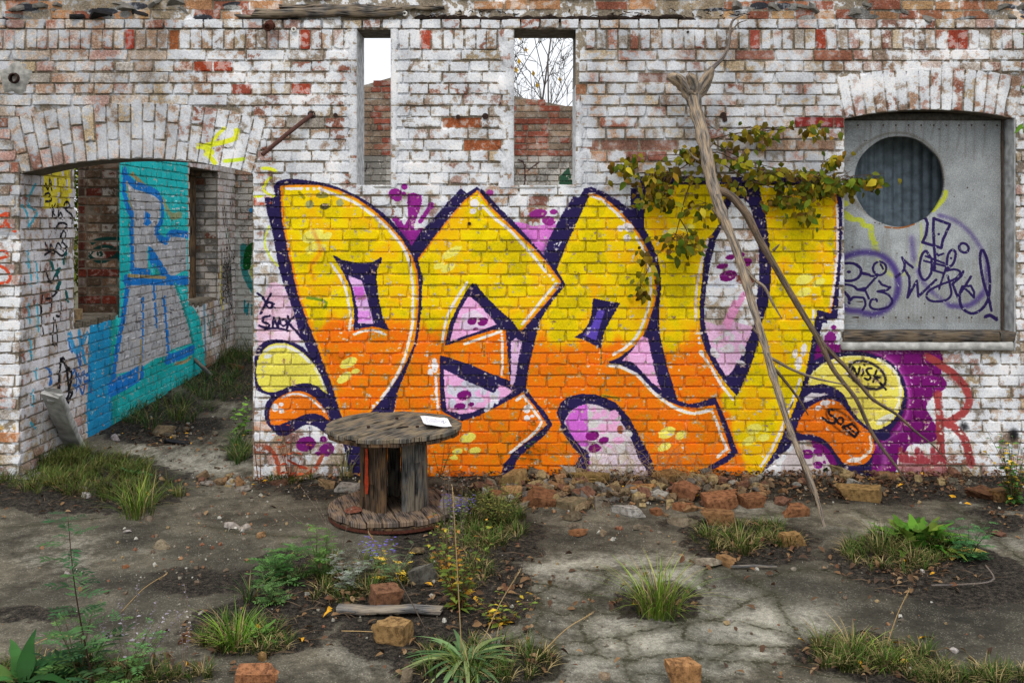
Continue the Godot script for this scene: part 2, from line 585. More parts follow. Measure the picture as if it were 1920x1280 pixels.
# The solid behind the bricks: columns between x0 and x1, each with its solid stretches (top and bottom given at both edges).
func core_column(front: SurfaceTool, rest: SurfaceTool, P: WallFace, x0: float, x1: float, t0: float, t1: float, b0: float, b1: float, z0: float, z1: float, ends := Vector2(0, 0)) -> void:
	var a := [P.at(x0, t0, z0), P.uv(x0, t0)]
	var b := [P.at(x1, t1, z0), P.uv(x1, t1)]
	var c := [P.at(x1, b1, z0), P.uv(x1, b1)]
	var d := [P.at(x0, b0, z0), P.uv(x0, b0)]
	four(front, a, b, c, d, 0, 0)
	var e := [P.at(x0, t0, z1), Vector2.ZERO]
	var f := [P.at(x1, t1, z1), Vector2.ZERO]
	var g := [P.at(x1, b1, z1), Vector2.ZERO]
	var h := [P.at(x0, b0, z1), Vector2.ZERO]
	four(rest, f, e, h, g, 0, 0)
	four(rest, e, f, b, a, 0, 0)
	four(rest, d, c, g, h, 0, 0)
	if ends.x > 0: four(rest, e, a, d, h, 0, 0)
	if ends.y > 0: four(rest, b, f, g, c, 0, 0)

func front_core(P: WallFace, parent: Node, m: Material, mortar: Material) -> void:
	var f := begin()
	var r := begin()
	var z0 := -0.013
	var z1 := -0.3
	var low := 960.0
	var top := func(x: float) -> float: return -10.0 + 6.0 * sin(x * 0.031) * sin(x * 0.0113 + 1.0)
	var plain_col := func(x0: float, x1: float, t: float, b: float, ends: Vector2) -> void:
		core_column(f, r, P, x0, x1, t, t, b, b, z0, z1, ends)
	# above: one band with a ragged top; below it the columns between the openings
	var x := -420.0
	while x < 2340.0:
		var nx := minf(x + 24.0, 2340.0)
		core_column(f, r, P, x, nx, top.call(x), top.call(nx), 54.0, 54.0, z0 - 0.012, z1)
		x = nx
	plain_col.call(-420.0, 32.0, 54.0, low, Vector2(0, 1))
	plain_col.call(32.0, 37.0, 54.0, 318.0, Vector2(0, 0))
	for k in 20:
		var a := 37.0 + 436.0 * k / 20.0
		var b := 37.0 + 436.0 * (k + 1) / 20.0
		core_column(f, r, P, a, b, 54.0, 54.0, 1152.0 - sqrt(855.0 * 855.0 - (a - 255.0) * (a - 255.0)), 1152.0 - sqrt(855.0 * 855.0 - (b - 255.0) * (b - 255.0)), z0, z1)
	plain_col.call(473.0, 668.0, 54.0, low, Vector2(1, 1))
	plain_col.call(668.0, 733.0, 352.0, low, Vector2(0, 0))
	plain_col.call(733.0, 963.0, 54.0, low, Vector2(1, 1))
	plain_col.call(963.0, 1080.0, 352.0, low, Vector2(0, 0))
	plain_col.call(1080.0, 1585.0, 54.0, low, Vector2(1, 1))
	for k in 16:
		var a := 1585.0 + 320.0 * k / 16.0
		var b := 1585.0 + 320.0 * (k + 1) / 16.0
		core_column(f, r, P, a, b, 54.0, 54.0, 966.0 - sqrt(761.0 * 761.0 - (a - 1745.0) * (a - 1745.0)), 966.0 - sqrt(761.0 * 761.0 - (b - 1745.0) * (b - 1745.0)), z0, z1)
		core_column(f, r, P, a, b, 656.0, 656.0, low, low, z0, z1)
	plain_col.call(1905.0, 2340.0, 54.0, low, Vector2(1, 1))
	part("mortar_bed", done(f), m, parent)
	part("wall_core", done(r), mortar, parent)

func ragged_strip(P: WallFace, xa: float, xb: float, y0: float, y1: float, wob_a: float, wob_b: float, z: float, step := 9.0) -> ArrayMesh:
	# a skin of plaster with torn edges, standing proud of the bricks
	var st := begin()
	var prev := []
	var y := y0
	while y <= y1 + 0.1:
		var l := xa + (rng.randf_range(-1, 1) * wob_a)
		var rr := xb + (rng.randf_range(-1, 1) * wob_b)
		var row := []
		for t in [[l, -0.008], [l + 1.2, z - 0.001], [lerpf(l, rr, 0.5), z + rng.randf_range(0, 0.003)], [rr - 1.2, z - 0.001], [rr, -0.008]]:
			row.append([P.at(t[0], y, t[1]), P.uv(t[0], y)])
		if prev:
			for k in 4: four(st, prev[k], prev[k + 1], row[k + 1], row[k], 0, 0)
		prev = row
		y += step
	return done(st)

# ---------------------------------------------------------------- spray paint on the front
const NAVY := Color8(40, 32, 76)
const FILL := Color8(250, 200, 0)
const WHITE := Color8(232, 226, 228)
const PLUM := Color8(122, 24, 112)
const PINK := Color8(236, 172, 218)
const ORCHID := Color8(206, 104, 208)
const CREAM := Color8(234, 222, 98)

func mural_front() -> Image:
	var art := canvas(2048, 1024, 1.024, -40.0, -20.0)
	mural_back()
	mural_navy()
	letter_d()
	letter_e()
	letter_r()
	letter_u()
	lobes_right()
	lobes_left()
	mural_tags()
	return art

func scatter_blobs(x0: float, y0: float, x1: float, y1: float, n: int, r: float, col: Color) -> void:
	for k in n: spot(rng.randf_range(x0, x1), rng.randf_range(y0, y1), r * rng.randf_range(0.5, 1.4), r * rng.randf_range(0.4, 0.9), rng.randf_range(0, 180), col)

func mural_back() -> void:
	# washes of pink and plum between the letters
	curve([497, 548, 505, 532, 520, 530, 536, 545, 552, 590, 562, 640, 500, 650, 482, 640, 484, 590], Color8(240, 196, 222, 205))
	poly([734, 410, 742, 404, 752, 414, 758, 423, 765, 410, 763, 364, 775, 361, 790, 366, 791, 379, 784, 400, 776, 421, 775, 431, 788, 431, 786, 445, 771, 461, 752, 436], Color8(142, 40, 136))
	spot(741, 364, 13, 11, 0, Color8(142, 40, 136)); spot(758, 350, 6, 6, 0, Color8(142, 40, 136)); spot(745, 372, 8, 6, 0, Color8(142, 40, 136)); spot(757, 363, 4, 4, 0, Color8(142, 40, 136))
	stroke([809, 383, 799, 398, 788, 415], 8, Color8(142, 40, 136))
	spot(808, 385, 6, 7, 0, Color8(142, 40, 136)); spot(789, 431, 6, 4, 0, Color8(142, 40, 136))
	curve([962, 418, 985, 419, 1000, 424, 1030, 420, 1046, 425, 1030, 455, 1019, 480, 995, 452], Color8(216, 122, 208))
	spot(1009, 401, 17, 9, -10, Color8(150, 46, 138)); spot(1029, 414, 13, 9, 10, Color8(150, 46, 138)); spot(1038, 397, 7, 5, 0, Color8(150, 46, 138)); spot(918, 362, 8, 6, -20, Color8(170, 66, 150))
	# the plum cloud behind the lobes, its pink halo and a faded red letter
	curve([1531, 649, 1575, 646, 1660, 647, 1749, 647, 1766, 661, 1768, 680, 1766, 698, 1776, 720, 1770, 731, 1751, 743, 1737, 762, 1747, 783, 1759, 804, 1756, 823, 1735, 832, 1707, 834, 1698, 846, 1684, 860, 1681, 881, 1658, 902, 1560, 905, 1530, 880, 1520, 760], Color8(112, 20, 104))
	ring(1612, 748, 96, 96, 0, 22, Color8(190, 92, 180, 50), true)
	ring(1612, 748, 94, 92, 0, 8, Color8(206, 120, 196, 90), true)
	stroke([1655, 840, 1660, 870, 1640, 895], 24, Color8(210, 120, 196, 120), true)
	var red := Color8(158, 66, 66, 170)
	stroke([1740, 668, 1768, 686, 1797, 709, 1817, 739, 1812, 768, 1784, 788, 1768, 792], 15, red)
	stroke([1760, 738, 1763, 800, 1768, 880], 15, red)
	stroke([1770, 790, 1796, 806, 1812, 830, 1822, 870], 15, red)
	for k in 9: stroke([1690 + k * 10, 842 + k % 3 * 8, 1692 + k * 10, 900], 10, Color8(160, 62, 70, 150))
	poly([1686, 866, 1775, 872, 1778, 905, 1684, 905], Color8(156, 64, 70, 150))
	for c in [[1808, 800], [1902, 812], [1902, 818]]:
		for k in 5: stamp((Vector2(c[0], c[1]) - Vector2(ix, iy)) * ia, 13, Color8(30, 30, 32, 120), true)
	# plum spots low on the wall and rust-red marks
	for s in [[573, 832, 19, 14, -15], [606, 824, 7, 6, 0], [612, 843, 15, 12, -20], [596, 850, 6, 4, 0], [1515, 851, 10, 9, 0], [1535, 848, 10, 7, 20], [1535, 872, 9, 7, 0], [1546, 866, 3, 3, 0], [1557, 634, 11, 13, 20], [1564, 614, 5, 5, 0], [1568, 623, 3, 3, 0]]:
		spot(s[0], s[1], s[2], s[3], s[4], Color8(126, 32, 122))
	stroke([500, 838, 512, 850, 520, 868, 522, 888], 8, Color8(176, 84, 60, 190))
	stroke([604, 854, 592, 876, 576, 890], 8, Color8(176, 84, 60, 190))
	stroke([540, 862, 560, 874, 575, 878], 4, Color8(190, 76, 50, 210))
	# lime scribbles over the doorway and beside the first letter
	var lime := Color8(226, 232, 60, 220)
	stroke([443, 244, 440, 258, 420, 266, 372, 275], 9, lime)
	stroke([372, 272, 396, 284, 392, 292, 402, 305], 9, lime)
	stroke([420, 240, 400, 262, 384, 290], 7, Color8(226, 232, 60, 130))
	stroke([420, 302, 440, 300, 456, 298], 7, Color8(200, 222, 60, 200))
	stroke([492, 315, 505, 316, 516, 320], 6, lime)
	stroke([506, 332, 493, 352, 500, 362, 514, 369], 4, lime)
	stroke([476, 368, 490, 368], 4, lime)
	stroke([504, 424, 496, 446, 499, 468, 512, 490, 522, 499], 3.5, Color8(218, 228, 90, 190))
	# vermilion tag on the pier
	var ver := Color8(206, 78, 48)
	stroke([-6, 408, 6, 402, 12, 401, 10, 414, 4, 422], 6, ver)
	stroke([-6, 430, 12, 420, 16, 427, 28, 434], 5, ver)
	stroke([-6, 471, 10, 472, 12, 480, -4, 485], 5, ver)
	stroke([-4, 497, 10, 505, 18, 518, 13, 529, -4, 531], 5, ver)

func mural_navy() -> void:
	# the dark bodies: every letter's outline and drop shadow, with the mist that drifts past the edge of the can's cone
	for k in 500:
		var e := [[514, 344, 697, 384], [697, 384, 771, 461], [497, 371, 540, 560], [771, 461, 864, 353], [894, 350, 1019, 478], [1019, 478, 1075, 368], [1109, 350, 1183, 394], [540, 560, 600, 760], [1580, 380, 1572, 590], [1700, 740, 1640, 890], [1516, 686, 1600, 659], [478, 664, 560, 645]]
		var s: Array = e[k % 12]
		var f := rng.randf()
		stamp((Vector2(lerpf(s[0], s[2], f) + rng.randfn(0, 4), lerpf(s[1], s[3], f) + rng.randfn(0, 4)) - Vector2(ix, iy)) * ia, rng.randf_range(7, 15), Color8(44, 36, 80, 26), true)
	curve([514, 345, 535, 336, 560, 336, 615, 345, 659, 362, 693, 381, 729, 409, 752, 435, 771, 461, 784, 487, 792, 520, 791, 551, 790, 579, 787, 602, 784, 632, 775, 659, 763, 691, 750, 722, 743, 745, 738, 770, 722, 810, 700, 850, 690, 896, 658, 896, 648, 850, 640, 828, 600, 760, 588, 690, 575, 655, 560, 620, 545, 570, 532, 535, 521, 495, 511, 440, 499, 393, 497, 371, 514, 369], NAVY)
	poly([771, 461, 790, 433, 809, 414, 839, 379, 864, 353, 875, 362, 894, 350, 907, 357, 932, 385, 964, 416, 991, 446, 1019, 478, 1029, 448, 1052, 404, 1075, 368, 1086, 370, 1096, 353, 1109, 350, 1130, 359, 1160, 376, 1183, 394, 1183, 353, 1201, 353, 1200, 331, 1240, 329, 1340, 333, 1440, 330, 1577, 340, 1581, 380, 1580, 430, 1577, 500, 1573, 550, 1571, 597, 1552, 600, 1543, 606, 1538, 630, 1531, 652, 1523, 700, 1530, 760, 1480, 840, 1447, 870, 1420, 896, 1040, 896, 930, 896, 760, 800], NAVY)

func letter_d() -> void:
	fill_and_rim([527, 350, 554, 348, 598, 349, 632, 357, 670, 375, 701, 397, 729, 423, 752, 450, 771, 482, 780, 509, 783, 541, 782, 579, 780, 602, 775, 642, 760, 678, 739, 714, 718, 743, 690, 775, 664, 792, 646, 790, 640, 776, 628, 733, 611, 689, 594, 642, 577, 600, 560, 551, 543, 478, 530, 410])
	for s in [[585, 442, 22, 12, -20], [611, 444, 13, 7, -35], [586, 465, 16, 8, -25], [606, 461, 6, 4, 0], [653, 680, 18, 9, -25], [645, 708, 16, 8, -35], [666, 696, 8, 5, -15]]: spot(s[0], s[1], s[2], s[3], s[4], CREAM)
	stroke([583, 425, 600, 470, 582, 500, 590, 525], 14, Color8(214, 120, 60, 90), true)
	stroke([560, 360, 570, 372], 5, Color8(150, 140, 10, 180))
	spot(637, 380, 7, 7, 0, Color8(120, 120, 20, 150)); spot(608, 387, 9, 6, 0, Color8(70, 70, 20, 200)); spot(580, 383, 8, 8, 0, Color8(120, 120, 20, 150)); spot(603, 366, 12, 6, 0, Color8(130, 120, 14, 200))
	stroke([575, 558, 600, 562, 612, 568, 606, 578], 5, Color8(110, 140, 30, 150))
	poly([623, 479, 628, 479, 640, 487, 670, 493, 695, 492, 708, 486, 713, 481, 716, 483, 715, 490, 707, 505, 706, 524, 709, 558, 718, 596, 731, 620, 723, 618, 710, 614, 697, 612, 674, 616, 662, 621, 663, 600, 663, 579, 657, 541, 642, 509], NAVY)
	poly([652, 516, 678, 526, 686, 552, 697, 594, 700, 607, 671, 606, 671, 583, 661, 541], Color8(222, 178, 232))
	poly([662, 538, 681, 538, 686, 562, 667, 562], ORCHID)
	poly([671, 583, 690, 582, 697, 600, 671, 604], Color8(214, 140, 218))
	stroke([536, 354, 566, 353], 4.5, WHITE, false, false)
	spot(576, 354, 3.2, 3.2, 0, WHITE); spot(588, 354, 3.2, 3.2, 0, WHITE)
	stroke([597, 353, 628, 365, 659, 377, 682, 391, 712, 414, 739, 442, 756, 465, 767, 492, 771, 516, 774, 541, 774, 594, 770, 623, 756, 676, 735, 718, 714, 747], 5, WHITE)
	spot(707, 755, 3, 3, 0, WHITE); spot(700, 761, 3, 3, 0, WHITE); spot(698, 766, 2, 2, 0, WHITE)
	stroke([619, 493, 638, 520, 649, 547, 655, 579, 657, 598, 654, 619], 4, WHITE)
	stroke([664, 627, 683, 620, 704, 620, 722, 627], 4, WHITE)

func fill_and_rim(a: Array) -> void:
	var p := smoothed(pts(a), true, 4) if a.size() > 60 else pts(a)
	fill_points(pts(a) if a.size() <= 60 else p, FILL)
	var rim := PackedVector2Array(p)
	rim.append(p[0])
	stroke_points(rim, 4.0, Color8(238, 140, 26, 160))

func letter_e() -> void:
	poly([895, 358, 923, 393, 961, 429, 993, 459, 1023, 492, 1050, 528, 1042, 543, 1023, 566, 993, 600, 975, 622, 962, 608, 948, 619, 952, 663, 957, 727, 980, 736, 1002, 760, 1026, 796, 1002, 817, 960, 849, 945, 875, 938, 897, 668, 897, 700, 840, 735, 790, 740, 767, 745, 735, 763, 691, 775, 659, 784, 632, 787, 602, 790, 579, 791, 551, 792, 520, 784, 487, 810, 452, 841, 412, 873, 375], FILL)
	stroke([895, 358, 923, 393, 961, 429, 993, 459, 1023, 492, 1050, 528, 1042, 543, 1023, 566, 993, 600, 975, 622], 4, Color8(238, 140, 26, 170), false, false)
	stroke([895, 358, 873, 375, 841, 412, 810, 452, 784, 487], 3, Color8(238, 140, 26, 170), false, false)
	# upper counter, trunk and lower counter
	poly([885, 531, 892, 532, 907, 551, 936, 581, 959, 600, 975, 622, 1013, 600, 1004, 636, 991, 691, 985, 727, 1002, 750, 1023, 773, 1036, 796, 1023, 811, 1002, 828, 970, 853, 976, 897, 938, 897, 945, 868, 966, 849, 1002, 817, 1026, 796, 1002, 760, 980, 736, 959, 748, 932, 762, 898, 779, 864, 790, 827, 770, 825, 748, 824, 684, 825, 666, 843, 671, 881, 683, 917, 699, 956, 716, 952, 663, 948, 619, 923, 619, 879, 632, 843, 646, 834, 647, 841, 613, 845, 600, 856, 579, 873, 547], NAVY)
	poly([879, 554, 894, 566, 915, 589, 931, 608, 898, 621, 864, 632, 844, 640, 850, 613, 861, 583], PINK)
	poly([866, 590, 890, 580, 905, 590, 915, 612, 880, 620, 862, 615], Color8(222, 200, 226))
	spot(885, 602, 9, 7, -10, PLUM); spot(905, 603, 10, 8, -20, PLUM); spot(891, 617, 5, 3, -20, PLUM)
	poly([968, 633, 979, 641, 972, 674, 966, 712, 959, 729, 957, 727, 958, 684, 958, 640], Color8(222, 182, 220))
	poly([832, 692, 860, 705, 890, 721, 915, 731, 929, 736, 937, 721, 955, 729, 962, 733, 945, 746, 917, 760, 885, 773, 864, 776, 837, 769, 833, 727], PINK)
	scatter_blobs(842, 715, 930, 765, 16, 11, Color8(206, 204, 220))
	poly([857, 706, 917, 733, 926, 737, 937, 721, 956, 727, 956, 714, 917, 699, 862, 690], NAVY)
	spot(870, 741, 14, 9, -10, PLUM); spot(862, 762, 11, 7, -10, PLUM); spot(883, 758, 6, 4, -10, PLUM)
	# highlights
	stroke([904, 385, 928, 410, 955, 430, 983, 461, 1008, 490, 1023, 509], 5, WHITE, false, false)
	spot(1031, 517, 3, 3, 0, WHITE); spot(1037, 524, 3, 3, 0, WHITE)
	stroke([1043, 531, 1018, 560, 991, 594, 979, 607], 4.5, WHITE, false, false)
	spot(890, 381, 9, 8, 20, WHITE); spot(887, 396, 7, 5, -15, WHITE); spot(899, 391, 4, 3, 0, WHITE)
	stroke([876, 529, 858, 556, 845, 579, 837, 598, 832, 621, 829, 642], 4.5, WHITE)
	stroke([871, 645, 905, 633, 940, 621], 4, WHITE, false, false)
	spot(941, 627, 2.4, 3, 0, WHITE); spot(941, 633, 2.4, 2.4, 0, WHITE)
	stroke([942, 638, 942, 680, 941, 703], 4, WHITE, false, false)
	stroke([817, 704, 818, 735, 821, 768], 4.5, WHITE, false, false)
	spot(815, 685, 6, 14, -4, WHITE); spot(807, 698, 5, 8, -8, WHITE); spot(805, 686, 2.5, 2.5, 0, WHITE)
	for s in [[847, 473, 22, 8, -30], [823, 498, 11, 6, -20], [840, 502, 15, 7, -25], [877, 821, 16, 9, -20], [857, 847, 11, 6, -20], [890, 845, 12, 7, -12], [851, 858, 8, 4, 0], [873, 842, 3, 3, 0]]: spot(s[0], s[1], s[2], s[3], s[4], CREAM)
	stroke([968, 750, 981, 742, 999, 767, 1016, 790, 1009, 804, 991, 821, 972, 836, 955, 850], 4.5, WHITE, false, false)
	spot(988, 767, 7, 8, 0, WHITE); spot(988, 784, 6, 6, 0, WHITE); spot(998, 780, 4, 3, 0, WHITE)

func letter_r() -> void:
	poly([1106, 365, 1122, 368, 1148, 385, 1171, 408, 1192, 433, 1211, 465, 1223, 499, 1229, 530, 1228, 558, 1219, 589, 1206, 625, 1185, 649, 1160, 668, 1141, 675, 1143, 681, 1166, 685, 1185, 695, 1207, 714, 1228, 735, 1253, 752, 1278, 762, 1308, 765, 1341, 758, 1354, 795, 1371, 845, 1363, 854, 1329, 875, 1308, 897, 1238, 897, 1228, 881, 1219, 854, 1198, 816, 1181, 784, 1154, 754, 1117, 739, 1090, 738, 1067, 743, 1052, 754, 1045, 769, 1044, 775, 1054, 800, 1075, 830, 1090, 849, 1084, 862, 1062, 897, 960, 897, 966, 868, 975, 855, 1002, 832, 1023, 815, 1036, 796, 1023, 773, 1002, 750, 986, 728, 991, 691, 1004, 636, 1013, 600, 1033, 568, 1061, 534, 1044, 505, 1063, 457, 1080, 421], FILL)
	stroke([1106, 365, 1122, 368, 1148, 385, 1171, 408, 1192, 433, 1211, 465, 1223, 499, 1229, 530, 1228, 558, 1219, 589, 1206, 625, 1185, 649, 1160, 668, 1141, 675], 4, Color8(238, 140, 26, 170))
	poly([1113, 559, 1137, 564, 1163, 568, 1151, 589, 1143, 602, 1132, 627, 1127, 655, 1113, 646, 1095, 637, 1077, 632, 1092, 623, 1105, 604, 1109, 588], NAVY)
	poly([1122, 579, 1134, 583, 1126, 608, 1118, 638, 1106, 633, 1094, 628, 1109, 611], Color8(92, 70, 176))
	# the pink dome
	curve([1058, 792, 1069, 773, 1086, 761, 1105, 757, 1128, 762, 1149, 775, 1170, 798, 1185, 826, 1196, 856, 1210, 897, 1094, 897, 1100, 868, 1103, 849, 1088, 836, 1075, 821, 1063, 805], Color8(208, 192, 204))
	poly([1060, 790, 1069, 773, 1086, 761, 1101, 757, 1102, 800, 1104, 838, 1088, 836, 1072, 818], ORCHID)
	scatter_blobs(1110, 770, 1165, 845, 22, 8, Color8(234, 170, 216))
	scatter_blobs(1104, 765, 1180, 880, 26, 8, Color8(206, 202, 202))
	scatter_blobs(1100, 850, 1190, 895, 14, 9, Color8(198, 186, 178))
	spot(1148, 802, 11, 8, 0, Color8(236, 172, 212)); spot(1160, 826, 11, 7, 0, Color8(236, 172, 212)); spot(1130, 803, 9, 10, 0, Color8(236, 172, 212)); spot(1100, 868, 8, 6, 0, ORCHID); spot(1096, 884, 10, 6, 0, ORCHID)
	spot(1163, 805, 6, 8, 0, Color8(158, 96, 66))
	spot(1111, 817, 13, 9, -10, PLUM); spot(1132, 826, 10, 7, -20, PLUM); spot(1115, 841, 12, 8, -10, PLUM)
	stroke([1056, 800, 1072, 826, 1092, 850, 1100, 862, 1088, 897], 11, NAVY)
	stroke([1130, 741, 1150, 745, 1162, 748], 6, Color8(40, 32, 76, 150), true)
	# the V between leg and bowl
	poly([1204, 630, 1215, 634, 1221, 662, 1227, 690, 1233, 714, 1240, 731, 1222, 716, 1206, 698, 1185, 678, 1166, 676, 1185, 658], PINK)
	stroke([1126, 372, 1145, 389, 1171, 414], 4.5, WHITE)
	stroke([1110, 368, 1126, 374], 3.5, WHITE)
	spot(1178, 426, 11, 8, 25, WHITE); spot(1163, 428, 6, 6, 0, WHITE); spot(1176, 446, 7, 7, 10, WHITE)
	stroke([1193, 444, 1209, 473, 1218, 505, 1220, 530, 1219, 558, 1213, 587, 1206, 605, 1194, 630, 1173, 651, 1150, 665], 4.5, WHITE)
	stroke([1144, 686, 1160, 687, 1180, 695, 1198, 706, 1223, 733, 1249, 754, 1276, 769, 1304, 775, 1335, 768], 5.5, WHITE)
	spot(1337, 774, 2.6, 2.6, 0, WHITE); spot(1340, 781, 2.8, 2.8, 0, WHITE)
	stroke([1343, 787, 1354, 820, 1364, 841, 1346, 857], 4.5, WHITE, false, false)
	for s in [[1251, 811, 17, 10, -25], [1277, 816, 12, 7, -30], [1246, 838, 14, 7, -25]]: spot(s[0], s[1], s[2], s[3], s[4], CREAM)

func letter_u() -> void:
	poly([1215, 344, 1300, 346, 1400, 344, 1567, 350, 1567, 381, 1569, 435, 1568, 488, 1561, 558, 1556, 587, 1533, 580, 1529, 605, 1524, 635, 1515, 682, 1505, 724, 1489, 769, 1470, 811, 1456, 844, 1440, 867, 1424, 897, 1318, 897, 1323, 887, 1363, 868, 1384, 849, 1375, 824, 1361, 786, 1346, 754, 1343, 745, 1335, 747, 1312, 754, 1291, 757, 1270, 750, 1261, 717, 1252, 690, 1245, 660, 1238, 630, 1236, 610, 1236, 583, 1240, 541, 1238, 505, 1232, 478, 1219, 448, 1208, 425, 1209, 372], FILL)
	stroke([1567, 352, 1569, 435, 1568, 488, 1561, 558, 1556, 587], 5, Color8(238, 140, 26, 190))
	# inner counter: dark band, then worn wall inside it
	poly([1357, 376, 1349, 420, 1341, 431, 1329, 448, 1320, 488, 1316, 530, 1312, 573, 1313, 600, 1314, 630, 1323, 655, 1339, 687, 1361, 719, 1382, 742, 1392, 723, 1403, 700, 1413, 672, 1422, 647, 1430, 602, 1440, 573, 1446, 530, 1446, 488, 1441, 442, 1436, 404, 1430, 376, 1424, 350, 1407, 340, 1380, 346], NAVY)
	im_clear([1372, 376, 1358, 419, 1343, 448, 1331, 499, 1325, 537, 1321, 573, 1321, 600, 1327, 630, 1337, 662, 1350, 687, 1363, 707, 1373, 695, 1386, 676, 1396, 655, 1405, 634, 1417, 600, 1419, 562, 1424, 520, 1424, 467, 1417, 425, 1411, 397, 1404, 381, 1394, 372])
	poly([1321, 600, 1345, 610, 1380, 604, 1412, 612, 1405, 634, 1396, 655, 1386, 676, 1373, 695, 1363, 707, 1350, 687, 1337, 662, 1327, 630], Color8(226, 176, 214, 225))
	stroke([1395, 552, 1380, 580, 1366, 612], 11, Color8(238, 160, 206, 230))
	stroke([1378, 566, 1360, 606], 8, Color8(238, 160, 206, 230))
	poly([1326, 540, 1345, 520, 1372, 524, 1388, 532, 1384, 540], Color8(218, 222, 240, 230))
	poly([1358, 460, 1372, 462, 1384, 540, 1366, 500], Color8(220, 224, 240, 210))
	scatter_blobs(1340, 620, 1400, 680, 12, 9, Color8(208, 200, 208, 220))
	for s in [[1366, 517, 17, 10, -15], [1355, 499, 11, 5, -8], [1399, 492, 12, 8, -20], [1370, 482, 9, 5, -15], [1393, 477, 4, 4, 0]]: spot(s[0], s[1], s[2], s[3], s[4], Color8(120, 26, 108))
	stroke([1328, 448, 1318, 484, 1310, 520, 1306, 552, 1305, 600], 4.5, Color8(240, 222, 214))
	spot(1311, 634, 2.6, 2.6, 0, WHITE); spot(1312, 643, 2.6, 2.6, 0, WHITE)
	stroke([1315, 660, 1317, 664], 8, WHITE, false, false)
	stroke([1319, 668, 1331, 684, 1352, 721, 1375, 749], 4.5, WHITE, false, false)
	stroke([1570, 385, 1571, 425, 1570, 478, 1565, 530, 1557, 575], 5, Color8(240, 222, 214))
	stroke([1526, 582, 1525, 600], 4.5, WHITE, false, false)
	stroke([1432, 350, 1490, 350], 3, WHITE, false, false)
	spot(1508, 656, 6, 13, 8, WHITE); spot(1498, 681, 7, 13, 8, WHITE); spot(1492, 663, 5, 9, 15, WHITE)
	stroke([1501, 710, 1489, 745, 1468, 799, 1447, 844, 1428, 874], 4.5, WHITE, false, false)
	for s in [[1509, 523, 17, 10, -22], [1536, 530, 13, 7, -30], [1508, 548, 15, 8, -25], [1415, 804, 15, 10, -10], [1406, 826, 15, 8, -25], [1433, 820, 11, 7, -15], [1437, 806, 5, 5, 0], [1289, 427, 14, 7, -10], [1262, 432, 12, 5, -20]]: spot(s[0], s[1], s[2], s[3], s[4], CREAM)
	# the stepped shadow at the right foot of the letter
	poly([1533, 581, 1557, 588, 1572, 568, 1571, 597, 1553, 598, 1551, 606, 1541, 604, 1537, 632, 1530, 656, 1522, 700, 1505, 724, 1515, 682, 1524, 635], NAVY)

func im_clear(a: Array) -> void: poly(a, Color(0, 0, 0, 0))

func lobes_right() -> void:
	curve([1516, 686, 1545, 667, 1578, 660, 1611, 659, 1646, 667, 1674, 682, 1693, 705, 1701, 731, 1700, 759, 1688, 785, 1672, 806, 1669, 818, 1658, 826, 1644, 825, 1637, 858, 1634, 881, 1627, 895, 1600, 897, 1578, 891, 1573, 876, 1559, 848, 1541, 832, 1517, 825, 1494, 827, 1475, 830, 1463, 848, 1447, 870, 1440, 870, 1456, 844, 1470, 811, 1489, 769, 1505, 724], NAVY)
	curve([1517, 722, 1520, 705, 1531, 691, 1559, 675, 1594, 667, 1630, 669, 1660, 682, 1681, 701, 1694, 727, 1694, 752, 1681, 780, 1665, 797, 1644, 805, 1627, 799, 1609, 783, 1594, 762, 1585, 743, 1569, 729, 1545, 720], Color8(226, 210, 92))
	stroke([1520, 716, 1524, 702, 1534, 691, 1559, 676, 1594, 668, 1630, 670], 3, Color8(240, 232, 150))
	poly([1508, 755, 1511, 743, 1522, 736, 1555, 739, 1531, 746], Color8(202, 194, 200))
	curve([1494, 806, 1505, 778, 1527, 757, 1552, 749, 1576, 755, 1592, 773, 1609, 792, 1630, 809, 1640, 827, 1638, 848, 1625, 867, 1604, 874, 1583, 869, 1569, 851, 1550, 827, 1527, 816, 1503, 813], Color8(226, 112, 20))
	im_soft_hole()
	stroke([1646, 673, 1669, 687, 1686, 710, 1689, 741, 1680, 768], 5, Color8(240, 240, 200))
	spot(1660, 786, 19, 7, -28, Color8(222, 220, 200))
	spot(1548, 755, 10, 5, -12, WHITE); spot(1535, 765, 6, 5, -20, WHITE); spot(1563, 755, 3, 3, 0, WHITE); spot(1568, 679, 4, 2, 0, WHITE)
	stroke([1632, 818, 1635, 832, 1630, 848, 1612, 861], 5, Color8(236, 224, 206))
	spot(1603, 862, 14, 5, -8, Color8(236, 228, 220))
	# written over them in black, each with its own halo
	ring(1627, 703, 37, 23, 28, 9, Color8(46, 40, 48, 150), true)
	ring(1627, 703, 37, 23, 28, 4, Color8(46, 40, 48, 140))
	var ink := Color8(28, 24, 34)
	stroke([1594, 706, 1600, 687, 1609, 706, 1613, 688], 3.6, ink, false, false)
	stroke([1619, 692, 1618, 704], 3.6, ink, false, false); spot(1622, 684, 2.4, 2.4, 0, ink)
	stroke([1635, 690, 1626, 692, 1628, 700, 1634, 705, 1629, 712, 1622, 709], 3.6, ink)
	stroke([1644, 694, 1638, 716], 3.6, ink, false, false); stroke([1653, 708, 1641, 707, 1662, 730], 3.6, ink, false, false)
	ring(1580, 792, 36, 15, 38, 8, Color8(60, 30, 20, 120), true)
	stroke([1564, 769, 1556, 768, 1557, 777, 1567, 784, 1566, 792, 1555, 792, 1543, 783], 4, ink)
	ring(1577, 789, 6, 6, 0, 3.6, ink)
	stroke([1598, 794, 1581, 801, 1603, 819, 1611, 810], 4, ink, false, false); stroke([1588, 798, 1605, 812], 3.4, ink, false, false); stroke([1598, 794, 1609, 806], 3.4, ink, false, false)

